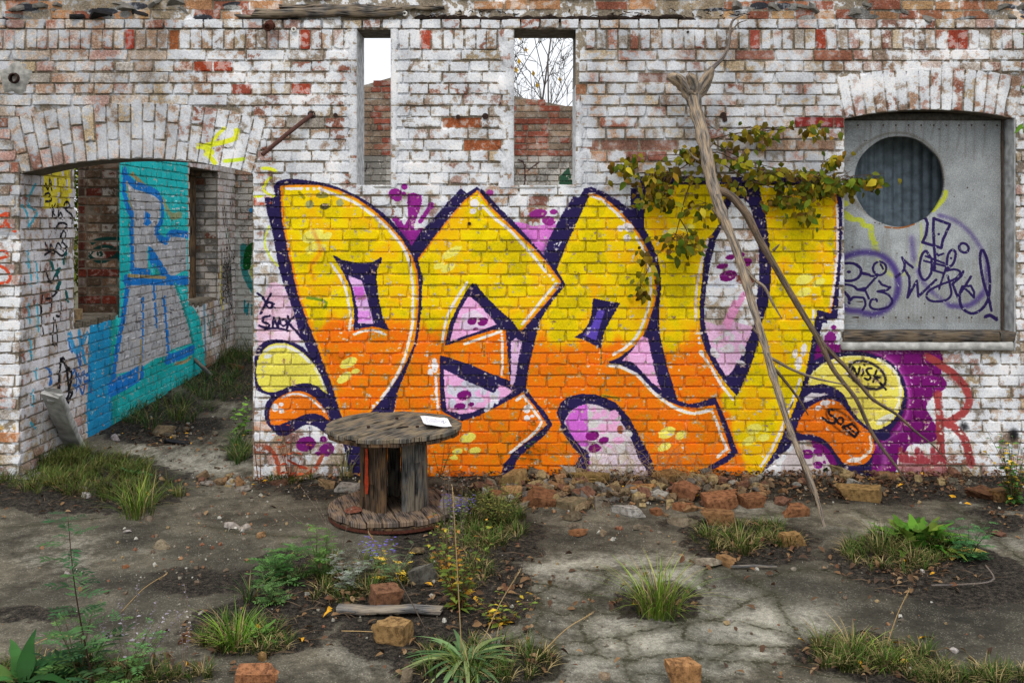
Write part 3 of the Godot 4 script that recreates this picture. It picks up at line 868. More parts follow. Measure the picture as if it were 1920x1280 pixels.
func im_soft_hole() -> void:
	poly([1478, 852, 1490, 838, 1506, 834, 1524, 838, 1541, 846, 1553, 862, 1560, 880, 1563, 897, 1462, 897, 1466, 870], Color8(198, 186, 186, 235))
	for s in [[1515, 851, 11, 9, 0], [1535, 848, 10, 7, 20], [1535, 872, 9, 7, 0], [1546, 866, 3, 3, 0]]: spot(s[0], s[1], s[2], s[3], s[4], Color8(126, 32, 122))

func lobes_left() -> void:
	curve([478, 664, 493, 642, 512, 636, 537, 638, 564, 649, 580, 664, 600, 690, 620, 738, 644, 790, 640, 820, 611, 814, 592, 800, 571, 797, 550, 809, 526, 818, 505, 800, 496, 786, 495, 773, 499, 754, 507, 742, 488, 735, 478, 722], NAVY)
	curve([480, 690, 484, 672, 492, 658, 507, 646, 531, 643, 556, 653, 579, 672, 596, 695, 607, 720, 613, 739, 598, 727, 579, 719, 556, 720, 533, 728, 512, 735, 493, 731, 482, 714], Color8(228, 216, 88))
	stroke([495, 660, 510, 651, 535, 650, 560, 661, 582, 680], 5, Color8(224, 226, 214, 220))
	spot(501, 668, 8, 4, -10, Color8(222, 224, 210)); stroke([590, 690, 602, 712, 608, 730], 4, Color8(232, 228, 190, 220))
	curve([504, 772, 512, 754, 531, 740, 556, 733, 577, 737, 594, 750, 609, 769, 618, 790, 600, 777, 575, 776, 550, 786, 522, 796, 507, 794], Color8(236, 120, 22))
	stroke([528, 746, 545, 739, 563, 739, 580, 746], 3.6, WHITE)
	stroke([582, 748, 597, 760, 608, 772], 3.6, WHITE)
	spot(515, 764, 7, 8, 15, WHITE); spot(526, 770, 5, 5, 0, WHITE); spot(527, 758, 4, 4, 0, WHITE)

func mural_tags() -> void:
	# runs where the paint was put on too wet
	for d in [[690, 612, 30], [905, 645, 22], [1127, 655, 30], [1382, 742, 34], [975, 622, 24], [820, 770, 26], [1240, 735, 22], [1627, 720, 26], [584, 800, 24], [1650, 825, 30], [771, 480, 20], [1019, 490, 22]]:
		var x: float = d[0] + rng.randf_range(-4, 4)
		stroke([x, d[1], x + rng.randf_range(-1, 1), d[1] + d[2] * rng.randf_range(0.5, 1.2)], 1.8, Color8(44, 36, 80, 170), false, false)
	var ink := Color8(34, 26, 62)
	stroke([482, 550, 490, 556, 497, 565], 4, ink); stroke([507, 551, 497, 570, 488, 588], 4, ink)
	ring(505, 572, 5.5, 5.5, 0, 4.4, ink); spot(514, 570, 2, 2, 0, ink); spot(514, 577, 2, 2, 0, ink)
	stroke([505, 592, 492, 596, 494, 604, 504, 608, 500, 615, 485, 610], 4, ink)
	stroke([511, 613, 512, 596, 521, 613, 523, 596], 4, ink, false, false)
	ring(531, 605, 5.5, 6, 0, 3.6, ink)
	stroke([540, 592, 538, 615], 4, ink, false, false); stroke([550, 594, 540, 605, 554, 620, 568, 636], 4, ink, false, false)
	stroke([495, 618, 512, 615, 530, 617, 540, 620], 3.6, ink)
	# chips: dots where the dark paint has come off
	for k in 260:
		var p := Vector2(rng.randf_range(505, 640), rng.randf_range(420, 800))
		var xn: float = lerpf(505, 632, clampf((p.y - 420) / 370.0, 0, 1))
		if absf(p.x - xn) < 26.0 and rng.randf() < 0.6: spot(p.x, p.y, rng.randf_range(0.5, 1.6), rng.randf_range(0.5, 1.3), 0, Color8(206, 200, 206))

# ---------------------------------------------------------------- the room behind the doorway
func make_side() -> WallFace:
	var P := WallFace.new()
	P.o = Vector3(SIDE_X, EYE + 412.0 / WU, 0)
	P.ux = Vector3.FORWARD
	P.n = Vector3.RIGHT
	P.tx = -10.0; P.ty = 100.0; P.ts = 1.0; P.tw = 1472; P.th = 830
	var coat := func(x: float, y: float) -> float: return clampf((168.0 if x < 110.0 else 186.0 if x < 240.0 else 140.0) + rng.randfn(0, 16) - (35.0 if y > 800.0 else 0.0), 50, 240)
	for i in 39:
		var y := 94.0 + 21.1 * i
		if y < 100.0: continue
		var sp := []
		var jag := 236.0 - float([0, 12, 4, 30, 26, 0, 6][i % 7])
		if y > 190.0 and y < 640.0: sp.append([4.0, jag])
		elif y > 640.0 or y < 190.0: sp.append([4.0, 966.0])
		if y > 190.0 and y < 640.0: sp.append([470.0, 972.0])
		if y > 655.0: sp = [[4.0, 1436.0]]
		elif y < 255.0: sp.append([966.0, 1436.0])
		else: sp.append([1247.0, 1436.0])
		if i % 2 == 0: lay_row(P, sp, y, y + 17.7, 73.6, 20.0 + (36.8 if i % 4 == 2 else 0.0), "brick", coat)
		else: lay_row(P, sp, y, y + 17.7, 37.0, 8.0, "header_brick", coat)
	return P

func mural_side() -> Image:
	var art := canvas(1472, 830, 1.0, -10.0, 100.0)
	var aqua := Color8(34, 192, 196)
	poly([464, 272, 958, 242, 958, 644, 1005, 664, 1064, 700, 1094, 775, 1125, 859, 737, 900, 298, 900, 290, 826, 300, 799, 306, 748, 303, 642, 464, 637], aqua)
	poly([290, 826, 303, 642, 420, 640, 430, 900, 295, 900], Color8(34, 148, 200))
	stroke([430, 640, 440, 900], 60, Color8(26, 140, 130, 120), true, false)
	for k in 40: stamp((Vector2(rng.randf_range(460, 1110), rng.randf_range(690, 880)) - Vector2(ix, iy)), 42, Color8(18, 124, 104, 55), true)
	for k in 22: stamp((Vector2(rng.randf_range(480, 950), rng.randf_range(260, 480)) - Vector2(ix, iy)), 30, Color8(60, 200, 196, 60), true)
	stroke([1100, 640, 1120, 820], 30, Color8(40, 120, 160, 120), true, false)
	var silver := Color8(178, 178, 182)
	poly([508, 310, 589, 332, 668, 337, 725, 351, 741, 370, 737, 402, 706, 437, 745, 451, 785, 473, 801, 452, 904, 454, 949, 469, 949, 553, 818, 568, 777, 544, 737, 521, 680, 484, 650, 480, 650, 542, 555, 537, 555, 396, 531, 371, 515, 339], silver)
	poly([531, 566, 852, 570, 895, 625, 958, 705, 996, 767, 818, 762, 805, 776, 698, 770, 596, 780, 448, 772, 464, 710, 495, 650], silver)
	for k in 240: stamp(Vector2(rng.randf_range(520, 940), rng.randf_range(330, 550)) - Vector2(ix, iy), 8, Color8(230, 230, 236, 120) if k % 2 else Color8(84, 84, 94, 120), true)
	for k in 260: stamp(Vector2(rng.randf_range(470, 960), rng.randf_range(570, 765)) - Vector2(ix, iy), 9, Color8(206, 206, 212, 100) if k % 2 else Color8(76, 76, 84, 120), true)
	for k in 150:
		var q := Vector2(rng.randf_range(515, 940), rng.randf_range(330, 550)) if k % 2 else Vector2(rng.randf_range(475, 960), rng.randf_range(570, 765))
		stroke([q.x, q.y, q.x + rng.randf_range(8, 34), q.y + rng.randf_range(-2, 2)], 2.4, Color8(226, 226, 232, 200) if k % 3 else Color8(70, 70, 78, 150), false, false)
	poly([949, 553, 952, 470, 960, 470, 960, 560], aqua)
	var blue := Color8(26, 122, 206)
	var tan := Color8(166, 148, 104)
	stroke([505, 290, 520, 350, 545, 386], 7, tan); stroke([545, 300, 640, 330, 700, 340], 12, tan); stroke([760, 360, 820, 400, 900, 398], 20, Color8(150, 160, 120, 150))
	stroke([499, 295, 495, 346, 521, 386, 545, 399, 548, 539, 654, 547], 22, blue, false, false)
	stroke([499, 302, 555, 325, 625, 332, 706, 343, 749, 364, 749, 409, 710, 444, 777, 469, 818, 449, 949, 454], 20, blue)
	poly([632, 389, 665, 398, 672, 420, 646, 428, 621, 423], blue)
	poly([654, 477, 690, 490, 830, 574, 737, 574, 661, 518], blue)
	poly([690, 520, 760, 566, 700, 566], Color8(40, 160, 150))
	stroke([505, 555, 949, 584], 26, blue, false, false)
	stroke([521, 546, 777, 566], 8, tan, false, false)
	stroke([521, 563, 489, 650, 457, 709, 430, 785], 26, blue)
	stroke([616, 609, 612, 715, 596, 780], 12, blue); stroke([691, 581, 702, 630, 710, 686], 14, blue); stroke([765, 621, 783, 694, 803, 775], 18, blue)
	stroke([852, 588, 904, 640, 968, 711, 1005, 772], 16, Color8(30, 150, 150))
	stroke([421, 800, 505, 798, 600, 791], 40, blue, false, false)
	stroke([785, 786, 882, 788, 1005, 786], 26, blue, false, false)
	stroke([606, 713, 590, 804], 12, tan); stroke([850, 806, 940, 812, 990, 806], 9, tan)
	# yellow panel, black scribbles, blue letters
	poly([92, 313, 217, 300, 217, 374, 178, 386, 92, 391], Color8(218, 198, 30, 210))
	for k in 6: poly([120 + k * 17, 300 + (k % 3) * 28, 130 + k * 17, 300 + (k % 3) * 28, 130 + k * 17, 322 + (k % 3) * 28, 120 + k * 17, 322 + (k % 3) * 28], Color8(206, 200, 206))
	var ink := Color8(26, 24, 30)
	for s in [[128, 383, 131, 408], [142, 380, 135, 399, 154, 410], [159, 388, 154, 408, 166, 397, 175, 411], [178, 382, 192, 374, 207, 385, 187, 390, 217, 404, 215, 427], [99, 362, 117, 359, 124, 373, 99, 376],
		[97, 457, 113, 474, 124, 461, 135, 480, 154, 459, 178, 476], [97, 481, 135, 474, 171, 486, 195, 471, 178, 459], [99, 510, 124, 538, 147, 520, 159, 551, 131, 565], [104, 568, 126, 572, 122, 591], [163, 568, 166, 606, 147, 606],
		[135, 609, 131, 656, 154, 664, 140, 614], [145, 431, 159, 419, 192, 421, 192, 434], [166, 448, 175, 434, 187, 443, 171, 459], [100, 340, 112, 352, 118, 332, 128, 352], [88, 560, 82, 590, 94, 640]]: stroke(s, 4.2, ink)
	stroke([173, 696, 161, 725, 163, 769, 187, 784, 202, 770, 192, 719, 173, 696], 9, ink); stroke([195, 719, 215, 733, 207, 766, 217, 775, 200, 790], 9, ink)
	for s in [[126, 495, 135, 512], [145, 523, 163, 513], [147, 550, 163, 540], [180, 500, 190, 480], [190, 560, 200, 580]]: stroke(s, 10, Color8(20, 84, 84, 200))
	for s in [[220, 734, 237, 729, 240, 760, 222, 759], [248, 739, 258, 761, 266, 739], [276, 737, 276, 760, 300, 761], [276, 748, 295, 748], [237, 776, 250, 764, 266, 785, 279, 769], [108, 706, 124, 719, 113, 739, 128, 733], [202, 665, 217, 689, 232, 680, 258, 729, 253, 694], [300, 730, 306, 780, 320, 790]]: stroke(s, 6, Color8(44, 104, 176))
	stroke([205, 650, 240, 690, 290, 660], 16, Color8(60, 150, 200, 160)); stroke([250, 650, 280, 720], 14, Color8(50, 150, 205, 150))
	for s in [[60, 343, 30, 379, 64, 400, 30, 425], [10, 385, 26, 400, 30, 420], [30, 471, 32, 502], [64, 493, 68, 534], [39, 492, 43, 538], [32, 573, 37, 609], [68, 576, 71, 628], [40, 640, 44, 680], [50, 740, 52, 770], [40, 800, 60, 815], [60, 700, 64, 720]]: stroke(s, 6, Color8(70, 170, 196, 190))
	# scribbled far pier and the flaking white plaster on it
	poly([1252, 250, 1436, 230, 1436, 940, 1256, 940], Color8(186, 180, 176, 120))
	for k in 14:
		var x := 1262.0 + rng.randf() * 160.0
		var y := 300.0 + 36.0 * k
		stroke([x - 20, y, x - 8, y + 26, x + 6, y - 4, x + 18, y + 28, x + 30, y + 2], 3.6, Color8(24, 24, 26) if k % 4 else Color8(28, 90, 62))
	for k in 16: stroke([1275 + k * 8, 500 + (k * 37) % 60, 1285 + k * 7, 580, 1270 + k * 9, 660 + (k * 53) % 50], 4.0, Color8(22, 22, 24))
	stroke([1270, 560, 1268, 640, 1300, 700], 8, Color8(220, 206, 70))
	for k in 7: stroke([1290 + k * 14, 700, 1296 + k * 12, 760, 1288 + k * 14, 800], 5, Color8(30, 28, 30))
	# weathered white on black-blue bricks low on the right
	for s in [[1140, 700, 1146, 730], [1165, 720, 1170, 770], [1200, 690, 1204, 740]]: stroke(s, 9, Color8(30, 120, 120, 190))
	return art

func make_back() -> WallFace:
	var P := WallFace.new()
	P.o = Vector3(-960.0 / WU, EYE + 412.0 / WU, BACK_Z)
	P.ux = Vector3.RIGHT
	P.n = Vector3.BACK
	P.tx = 20.0; P.ty = -100.0; P.ts = 0.8; P.tw = 1280; P.th = 830
	var coat := func(x: float, y: float) -> float: return clampf((150.0 if y > 200.0 else 70.0) + rng.randfn(0, 22) - (60.0 if y > 40.0 and y < 190.0 and x > 700.0 else 0.0), 40, 240)
	for i in 50:
		var y := -94.0 + 21.1 * i
		var half := INF
		var sp := []
		if y < 60.0:
			# the gable: rises towards 590
			var l := 590.0 - (y + 80.0) / 0.28
			var r := 590.0 + (y + 80.0) / 0.19
			if y < -78.0: continue
			sp.append([maxf(l, 36.0), minf(r, 1650.0)])
		else: sp.append([36.0, 1650.0])
		if y > 930.0: continue
		half = 0.0
		if y > 60.0 and y < 96.0 and i % 2: lay_row(P, sp, y, y + 17.7, 21.0, 8.0, "soldier_brick", coat)
		elif i % 2 == 0: lay_row(P, sp, y, y + 17.7, 73.6, 20.0 + (36.8 if i % 4 == 2 else 0.0), "brick", coat)
		else: lay_row(P, sp, y, y + 17.7, 37.0, 8.0, "header_brick", coat)
	for b in P.bricks:
		var c: Vector2 = b.q[0]
		if c.y < 190.0:
			b.coat = 60.0
			var t: Array = [[142, 78, 62], [140, 116, 96], [128, 70, 56], [126, 108, 92], [140, 92, 74]][rng.randi() % 5]
			b.tone = c8(t[0], t[1], t[2])
		elif rng.randf() < 0.7:
			b.tone = c8(136, 132, 126); b.coat = 90.0 + rng.randf() * 60.0
	return P

func mural_back_wall() -> Image:
	var art := canvas(1280, 830, 0.8, 20.0, -100.0)
	# px of the view widen by 1.777 at this wall
	curve([36, 470, 60, 480, 90, 520, 110, 560, 120, 620, 118, 760, 110, 940, 30, 940], Color8(196, 196, 190))
	stroke([64, 500, 70, 590, 120, 680], 22, Color8(60, 140, 140, 220))
	stroke([76, 565, 84, 510, 122, 490], 26, Color8(16, 84, 34))
	spot(108, 580, 22, 30, 20, Color8(176, 186, 96))
	stroke([68, 680, 70, 720, 80, 690, 76, 728], 5, Color8(40, 140, 150)); stroke([92, 695, 92, 728], 5, Color8(40, 140, 150)); stroke([104, 728, 106, 700, 116, 704], 5, Color8(40, 140, 150))
	stroke([114, 760, 108, 820, 90, 870], 14, Color8(40, 90, 40, 200))
	spot(104, 320, 12, 10, 0, Color8(30, 90, 44)); spot(112, 348, 10, 10, 0, Color8(30, 90, 44)); spot(92, 380, 9, 8, 0, Color8(40, 130, 190)); spot(110, 436, 9, 12, 0, Color8(30, 130, 140))
	# seen through the slits: a rendered patch, a cable line, green paint at the foot
	poly([440, 200, 540, 196, 540, 318, 442, 318], Color8(132, 128, 122, 235))
	poly([436, 322, 560, 320, 560, 420, 436, 420], Color8(54, 74, 50, 235))
	stroke([980, 212, 1000, 226, 1002, 290, 980, 330], 4, Color8(70, 50, 52))
	poly([1118, 268, 1150, 236, 1170, 330, 1116, 320], Color8(30, 70, 48, 220))
	stroke([1020, 312, 1040, 316], 9, Color8(50, 120, 70))
	stroke([1010, 250, 1050, 220], 4, Color8(90, 70, 66))
	stroke([446, 230, 470, 250, 476, 226], 4, Color8(60, 52, 52))
	return art

func wall_slab(parent: Node, called: String, m: Material, a: Vector3, b: Vector3) -> MeshInstance3D:
	var bx := BoxMesh.new()
	bx.size = (b - a).abs()
	var o := part(called, bx, m, parent)
	o.position = (a + b) * 0.5
	return o

func panel_quad(st: SurfaceTool, P: WallFace, x0: float, y0: float, x1: float, y1: float, z: float) -> void:
	var a := [P.at(x0, y0, z), P.uv(x0, y0)]
	var b := [P.at(x1, y0, z), P.uv(x1, y0)]
	var c := [P.at(x1, y1, z), P.uv(x1, y1)]
	var d := [P.at(x0, y1, z), P.uv(x0, y1)]
	four(st, a, b, c, d, 0, 0)

func build_room(mortar: Material) -> void:
	var gy := -0.15
	# the side wall with its two openings
	var side := thing("side_wall", "brick side wall of the ruined room with a turquoise and silver painted letter", "wall")
	var P := make_side()
	var base := Image.create_empty(P.tw, P.th, false, Image.FORMAT_RGB8)
	var coat := Image.create_empty(P.tw, P.th, false, Image.FORMAT_RGB8)
	paint_bricks(P, base, coat, c8(128, 116, 102), func(_x, _y): return 72.0)
	var art := mural_side()
	var m := wall_material(weathered(base, coat, art, 40, Color8(206, 202, 206)), 0.5)
	build_bricks(P, side, m, 300)
	var f := begin()
	for r in [[92.0, 100.0, 236.0, 950.0], [236.0, 635.0, 468.0, 950.0], [236.0, 100.0, 468.0, 190.0], [468.0, 100.0, 974.0, 950.0], [974.0, 659.0, 1245.0, 950.0], [974.0, 100.0, 1245.0, 260.0], [1245.0, 100.0, 1528.0, 950.0], [2.0, 100.0, 92.0, 950.0]]:
		panel_quad(f, P, r[0], r[1], r[2], r[3], -0.012)
	part("mortar_bed", done(f), m, side)
	var xo := SIDE_X - 0.32
	var xi := SIDE_X - 0.016
	var ytop := EYE + 312.0 / WU
	for r in [[2.0 + 90.0, 236.0, gy, ytop], [238.0, 466.0, gy, EYE - 223.0 / WU], [238.0, 466.0, EYE + 222.0 / WU, ytop], [468.0, 974.0, gy, ytop], [976.0, 1243.0, gy, EYE - 247.0 / WU], [976.0, 1243.0, EYE + 152.0 / WU, ytop], [1245.0, 1437.0, gy, ytop]]:
		wall_slab(side, "wall_core", mortar, Vector3(xo, r[2], -r[0] / WU), Vector3(xi, r[3], -r[1] / WU))
	# far cheeks of both openings, bare red and grey bricks
	cheek(side, -468.0 / WU + 0.004, 190.0, 634.0, true)
	cheek(side, -1245.0 / WU + 0.004, 262.0, 658.0, false)
	# sills
	var stone := plain("sill_stone", Color8(120, 110, 96), 0.95, grain, 1.7)
	for s in [[236.0, 468.0, 637.0], [974.0, 1245.0, 661.0]]:
		var x: float = s[0]
		while x < s[1] - 6.0:
			var w := rng.randf_range(28, 44)
			var o := part("sill_stone", chunk(rng.randi() % 4, Vector3(0.26, 0.05, w / WU * 0.95), 0.25), stone, side)
			o.position = Vector3(SIDE_X - 0.15 + rng.randf_range(-0.01, 0.03), EYE + (412.0 - s[2]) / WU, -(x + w / 2) / WU)
			o.rotation.y = rng.randf_range(-0.08, 0.08)
			x += w
	for q in [[225.0, 645.0, 190, 160, 112], [262.0, 628.0, 158, 132, 96]]:
		var o := part("loose_brick", chunk(1, Vector3(0.11, 0.075, 0.12), 0.15), plain("loose%d" % int(q[0]), c8(q[2], q[3], q[4]), 0.95, grain, 2.0), side)
		o.position = Vector3(SIDE_X - 0.07, EYE + (412.0 - q[1]) / WU + 0.045, -q[0] / WU)
	# the timber frame left in the far opening
	var frame := thing("window_frame", "old brown timber post left standing in the far opening of the side wall", "window frame")
	var wd := wood_material("old_timber", Color8(98, 82, 66))
	for r in [[SIDE_X - 0.27, SIDE_X - 0.16, -1245.0 / WU + 0.03, -1245.0 / WU + 0.10, 662.0, 262.0], [SIDE_X - 0.25, SIDE_X - 0.19, -974.0 / WU - 0.09, -974.0 / WU - 0.03, 662.0, 262.0]]:
		part("post", plank_mesh(Vector3(r[0], EYE + (412.0 - r[4]) / WU, (r[2] + r[3]) / 2), Vector3(r[0], EYE + (412.0 - r[5]) / WU, (r[2] + r[3]) / 2), Vector3(0, 0, 1), absf(r[3] - r[2]), absf(r[1] - r[0])), wd, frame)
	part("head", plank_mesh(Vector3(SIDE_X - 0.22, EYE + 146.0 / WU, -974.0 / WU), Vector3(SIDE_X - 0.22, EYE + 146.0 / WU, -1245.0 / WU), Vector3(1, 0, 0), 0.1, 0.06), wd, frame)
	# the back wall, a broken gable
	var back := thing("back_wall", "far brick wall of the room with a broken gable top and peeling plaster", "wall")
	var B := make_back()
	base = Image.create_empty(B.tw, B.th, false, Image.FORMAT_RGB8)
	coat = Image.create_empty(B.tw, B.th, false, Image.FORMAT_RGB8)
	paint_bricks(B, base, coat, c8(134, 122, 108), func(_x, _y): return 72.0)
	art = mural_back_wall()
	var bm := wall_material(weathered(base, coat, art, 60, Color8(176, 172, 166)), 0.5)
	build_bricks(B, back, bm, 300, true)
	f = begin()
	var c := begin()
	var gable := func(x: float) -> float: return maxf(-70.0, minf(66.0, (590.0 - x) * 0.28 - 72.0 if x < 590.0 else (x - 590.0) * 0.19 - 72.0))
	var x := 36.0
	while x < 1650.0:
		core_column(f, c, B, x, x + 26.9, gable.call(x), gable.call(x + 26.9), 950.0, 950.0, -0.012, -0.3, Vector2(float(x < 40.0), float(x > 1620.0)))
		x += 26.9
	part("mortar_bed", done(f), bm, back)
	part("wall_core", done(c), mortar, back)

func cheek(parent: Node, z: float, y0: float, y1: float, red: bool) -> void:
	var P := WallFace.new()
	P.o = Vector3(SIDE_X - 0.32, EYE + 412.0 / WU, z)
	P.ux = Vector3.RIGHT
	P.n = Vector3.BACK
	P.tx = -4.0; P.ty = y0 - 10.0; P.ts = 1.5; P.tw = 160; P.th = 760
	var coat := func(x: float, _y: float) -> float: return (clampf(86.0 + rng.randfn(0, 26), 50, 200) if red else clampf(104.0 + 60.0 * float(x > 70.0) + rng.randfn(0, 20), 50, 220))
	var i := 0
	var y := y0
	while y < y1 - 10.0:
		if i % 2 == 0: lay_row(P, [[1.0, 94.0]], y, y + 17.7, 74.0, -50.0 if red else 20.0, "reveal_brick", coat)
		else: lay_row(P, [[1.0, 94.0]], y, y + 17.7, 37.0, 20.0, "reveal_brick", coat)
		y += 21.1
		i += 1
	for b in P.bricks:
		var t: Array = ([[120, 52, 38], [104, 84, 68], [98, 44, 34], [120, 92, 72], [92, 74, 60]] if red else [[128, 124, 120], [116, 110, 104], [130, 84, 66], [120, 118, 116], [128, 124, 120]])[rng.randi() % 5]
		b.tone = c8(t[0], t[1], t[2])
	var base := Image.create_empty(P.tw, P.th, false, Image.FORMAT_RGB8)
	var cm := Image.create_empty(P.tw, P.th, false, Image.FORMAT_RGB8)
	paint_bricks(P, base, cm, c8(96, 84, 72), func(_x, _y): return 60.0)
	var art := canvas(P.tw, P.th, 1.5, P.tx, P.ty)
	if red:
		var green := Color8(20, 62, 56)
		stroke([34, 466, 52, 458, 84, 456], 9, green)
		stroke([26, 494, 46, 478, 70, 474, 90, 484, 82, 500, 56, 510, 36, 504, 26, 494], 8, green)
		spot(52, 492, 8, 7, 0, green)
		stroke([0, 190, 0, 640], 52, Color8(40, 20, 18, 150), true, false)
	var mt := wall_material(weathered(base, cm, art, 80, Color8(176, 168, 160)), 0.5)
	var f := begin()
	panel_quad(f, P, 0.0, y0 - 6.0, 97.0, y1 + 8.0, -0.006)
	part("mortar_bed", done(f), mt, parent)
	for b in P.bricks:
		var st := begin()
		brick_shape(st, P, b, -0.012)
		part("reveal_brick", st.commit(), mt, parent)

# ---------------------------------------------------------------- fittings of the painted wall
func build_front(mortar: Material) -> void:
	var P := make_front()
	var wall := thing("brick_wall", "whitewashed brick wall with a big yellow and orange graffiti lettering", "wall")
	var base := Image.create_empty(P.tw, P.th, false, Image.FORMAT_RGB8)
	var coat := Image.create_empty(P.tw, P.th, false, Image.FORMAT_RGB8)
	paint_bricks(P, base, coat, c8(140, 128, 112), func(x, y): return 99.0 if x > 330.0 and y < 350.0 and x < 1085.0 else (90.0 if y < 350.0 else 95.0))
	# joints smeared over with whitewash where the photograph shows it
	im = coat; ia = P.ts; ix = P.tx; iy = P.ty
	for r in [[300, 190, 480, 320, 150], [935, 56, 964, 350, 226], [640, 56, 668, 350, 226], [733, 56, 752, 350, 226], [1078, 190, 1092, 350, 220], [478, 330, 520, 600, 132], [1600, 140, 1720, 215, 150]]:
		for k in 90:
			var x := rng.randf_range(r[0], r[2])
			var y := rng.randf_range(r[1], r[3])
			im.fill_rect(Rect2i(int((x - ix) * ia), int((y - iy) * ia), rng.randi_range(6, 30), rng.randi_range(4, 14)), Color8(r[4], r[4], r[4]))
	# grey mortar lumps and tar along the ragged top
	im = base
	for k in 46:
		var x := rng.randf_range(-20, 700) if k < 24 else rng.randf_range(1280, 1940)
		var y := rng.randf_range(6, 34)
		spot(x, y, rng.randf_range(8, 30), rng.randf_range(3, 8), rng.randf_range(-10, 10), [Color8(136, 134, 130), Color8(120, 118, 116), Color8(54, 56, 62)][k % 3])
	var art := mural_front()
	var m := wall_material(weathered(base, coat, art, 7, Color8(224, 226, 231), true, P.ty, P.tx, P.ts), 0.34)
	build_bricks(P, wall, m, 300)
	front_core(P, wall, m, mortar)
	var plaster := plain("plaster", Color8(228, 228, 230), 0.95, grain, 1.6)
	for s in [[652.0, 668.6, 4.0, 0.3], [732.4, 746.0, 0.3, 5.0], [938.0, 963.6, 7.0, 0.3]]: part("plaster_band", ragged_strip(P, s[0], s[1], 54.0, 352.0, s[2], s[3], 0.005), m, wall)
	part("plaster_band", ragged_strip(P, 1079.4, 1092.0, 196.0, 352.0, 0.3, 5.0, 0.005), m, wall)
	# plastered reveals and lintels of the slits, reveals of the big openings
	for s in [[668.0, 668.9, 55.0, 352.0], [732.1, 733.0, 55.0, 352.0], [963.0, 963.9, 55.0, 352.0], [1079.1, 1080.0, 160.0, 352.0]]:
		wall_slab(wall, "plaster_reveal", plaster, P.at(s[0], s[2], -0.004), P.at(s[1], s[3], -0.302))
	wall_slab(wall, "lintel", mortar, P.at(664.0, 47.0, -0.035), P.at(737.0, 54.9, -0.298))
	wall_slab(wall, "lintel", mortar, P.at(959.0, 47.0, -0.035), P.at(1103.0, 54.9, -0.298))
	wall_slab(wall, "slit_sill", plain("sill_plaster", Color8(170, 168, 164), 0.95, grain, 1.3), P.at(667.0, 349.0, 0.001), P.at(734.0, 353.2, -0.3))
	wall_slab(wall, "slit_sill", mats["sill_plaster"], P.at(962.0, 350.0, 0.001), P.at(1081.0, 353.2, -0.3))
	wall_slab(wall, "plaster_reveal", plain("reveal_white", Color8(190, 192, 194), 0.95, grain, 1.1), P.at(1903.0, 216.0, -0.003), P.at(1905.5, 656.0, -0.29))
	# doorway: the wall's right cheek in brick courses
	var cheek_m := plain("cheek_brick", Color8(150, 136, 122), 0.95, grain, 2.2)
	for i in 27:
		var y := 332.0 + 21.1 * i
		wall_slab(wall, "reveal_brick", cheek_m, P.at(470.5, y, -0.034), P.at(473.4, y + 17.7, -0.16))
		wall_slab(wall, "reveal_brick", cheek_m, P.at(470.5, y, -0.172), P.at(473.4, y + 17.7, -0.297))
	# concrete sill below the boarded window
	part("window_sill", sill_mesh(P), plain("sill_concrete", Color8(198, 197, 193), 0.95, grain, 1.4), wall)
	# mortar and rubble heaped on the wall top
	var lump := plain("old_mortar", Color8(128, 124, 118), 0.98, grain, 2.0)
	var tar := plain("tar", Color8(48, 46, 48), 0.9, grain, 2.0)
	for k in 34:
		var x := rng.randf_range(-40, 460) if k % 2 else rng.randf_range(1290, 1960)
		var o := part("mortar_lump", chunk(k % 4, Vector3(rng.randf_range(0.07, 0.2), rng.randf_range(0.03, 0.05), 0.09), 0.35), tar if k % 6 == 3 else lump, wall)
		o.position = P.at(x, rng.randf_range(4, 14) if k % 3 else rng.randf_range(18, 30), rng.randf_range(-0.08, -0.035))
		o.rotation = Vector3(rng.randf() * 0.6, rng.randf() * 6.0, rng.randf() * 0.4)
	# eye bolts, holes and anchor plates in the face
	var iron := plain("rust_dark", Color8(62, 44, 38), 0.8, grain, 5.0)
	var pale := plain("porcelain", Color8(214, 212, 206), 0.5)
	for s in [[551, 56], [759, 26]]:
		var t := TorusMesh.new()
		t.inner_radius = 0.007; t.outer_radius = 0.017; t.rings = 16; t.ring_segments = 8
		var o := part("insulator", t, pale, wall)
		o.position = P.at(s[0], s[1], 0.012)
		o.rotation.x = PI / 2
	for s in [[629, 216, 0.014], [859, 219, 0.014], [910, 218, 0.02], [880, 419, 0.011], [1356, 216, 0.02], [1359, 224, 0.016], [1290, 60, 0.008], [587, 664, 0.022], [640, 664, 0.018]]:
		var c := CylinderMesh.new()
		c.top_radius = s[2]; c.bottom_radius = s[2] * 0.9; c.height = 0.014; c.radial_segments = 10
		var o := part("bolt_hole", c, iron if s[1] < 600 else plain("bolt_paint%d" % s[0], Color8(40, 32, 76) if s[0] < 600 else Color8(214, 104, 24), 0.7), wall)
		o.position = P.at(s[0], s[1], 0.002)
		o.rotation.x = PI / 2
	var pipe := thing("pipe_stub", "rusty open pipe end sticking out of the wall near its top above the doorway", "pipe", P.at(509, 52, 0))
	part("pipe", tube([Vector3(0, 0.02, -0.05), Vector3(0, 0.01, 0.03), Vector3(-0.006, -0.012, 0.09)], [0.022, 0.022, 0.022], 12, 0.0, true), plain("rust_red", Color8(92, 52, 40), 0.85, grain, 6.0), pipe)
	part("collar", tube([Vector3(-0.003, 0.0, 0.055), Vector3(-0.006, -0.01, 0.08)], [0.028, 0.028], 12, 0.0, false), mats["rust_red"], pipe)
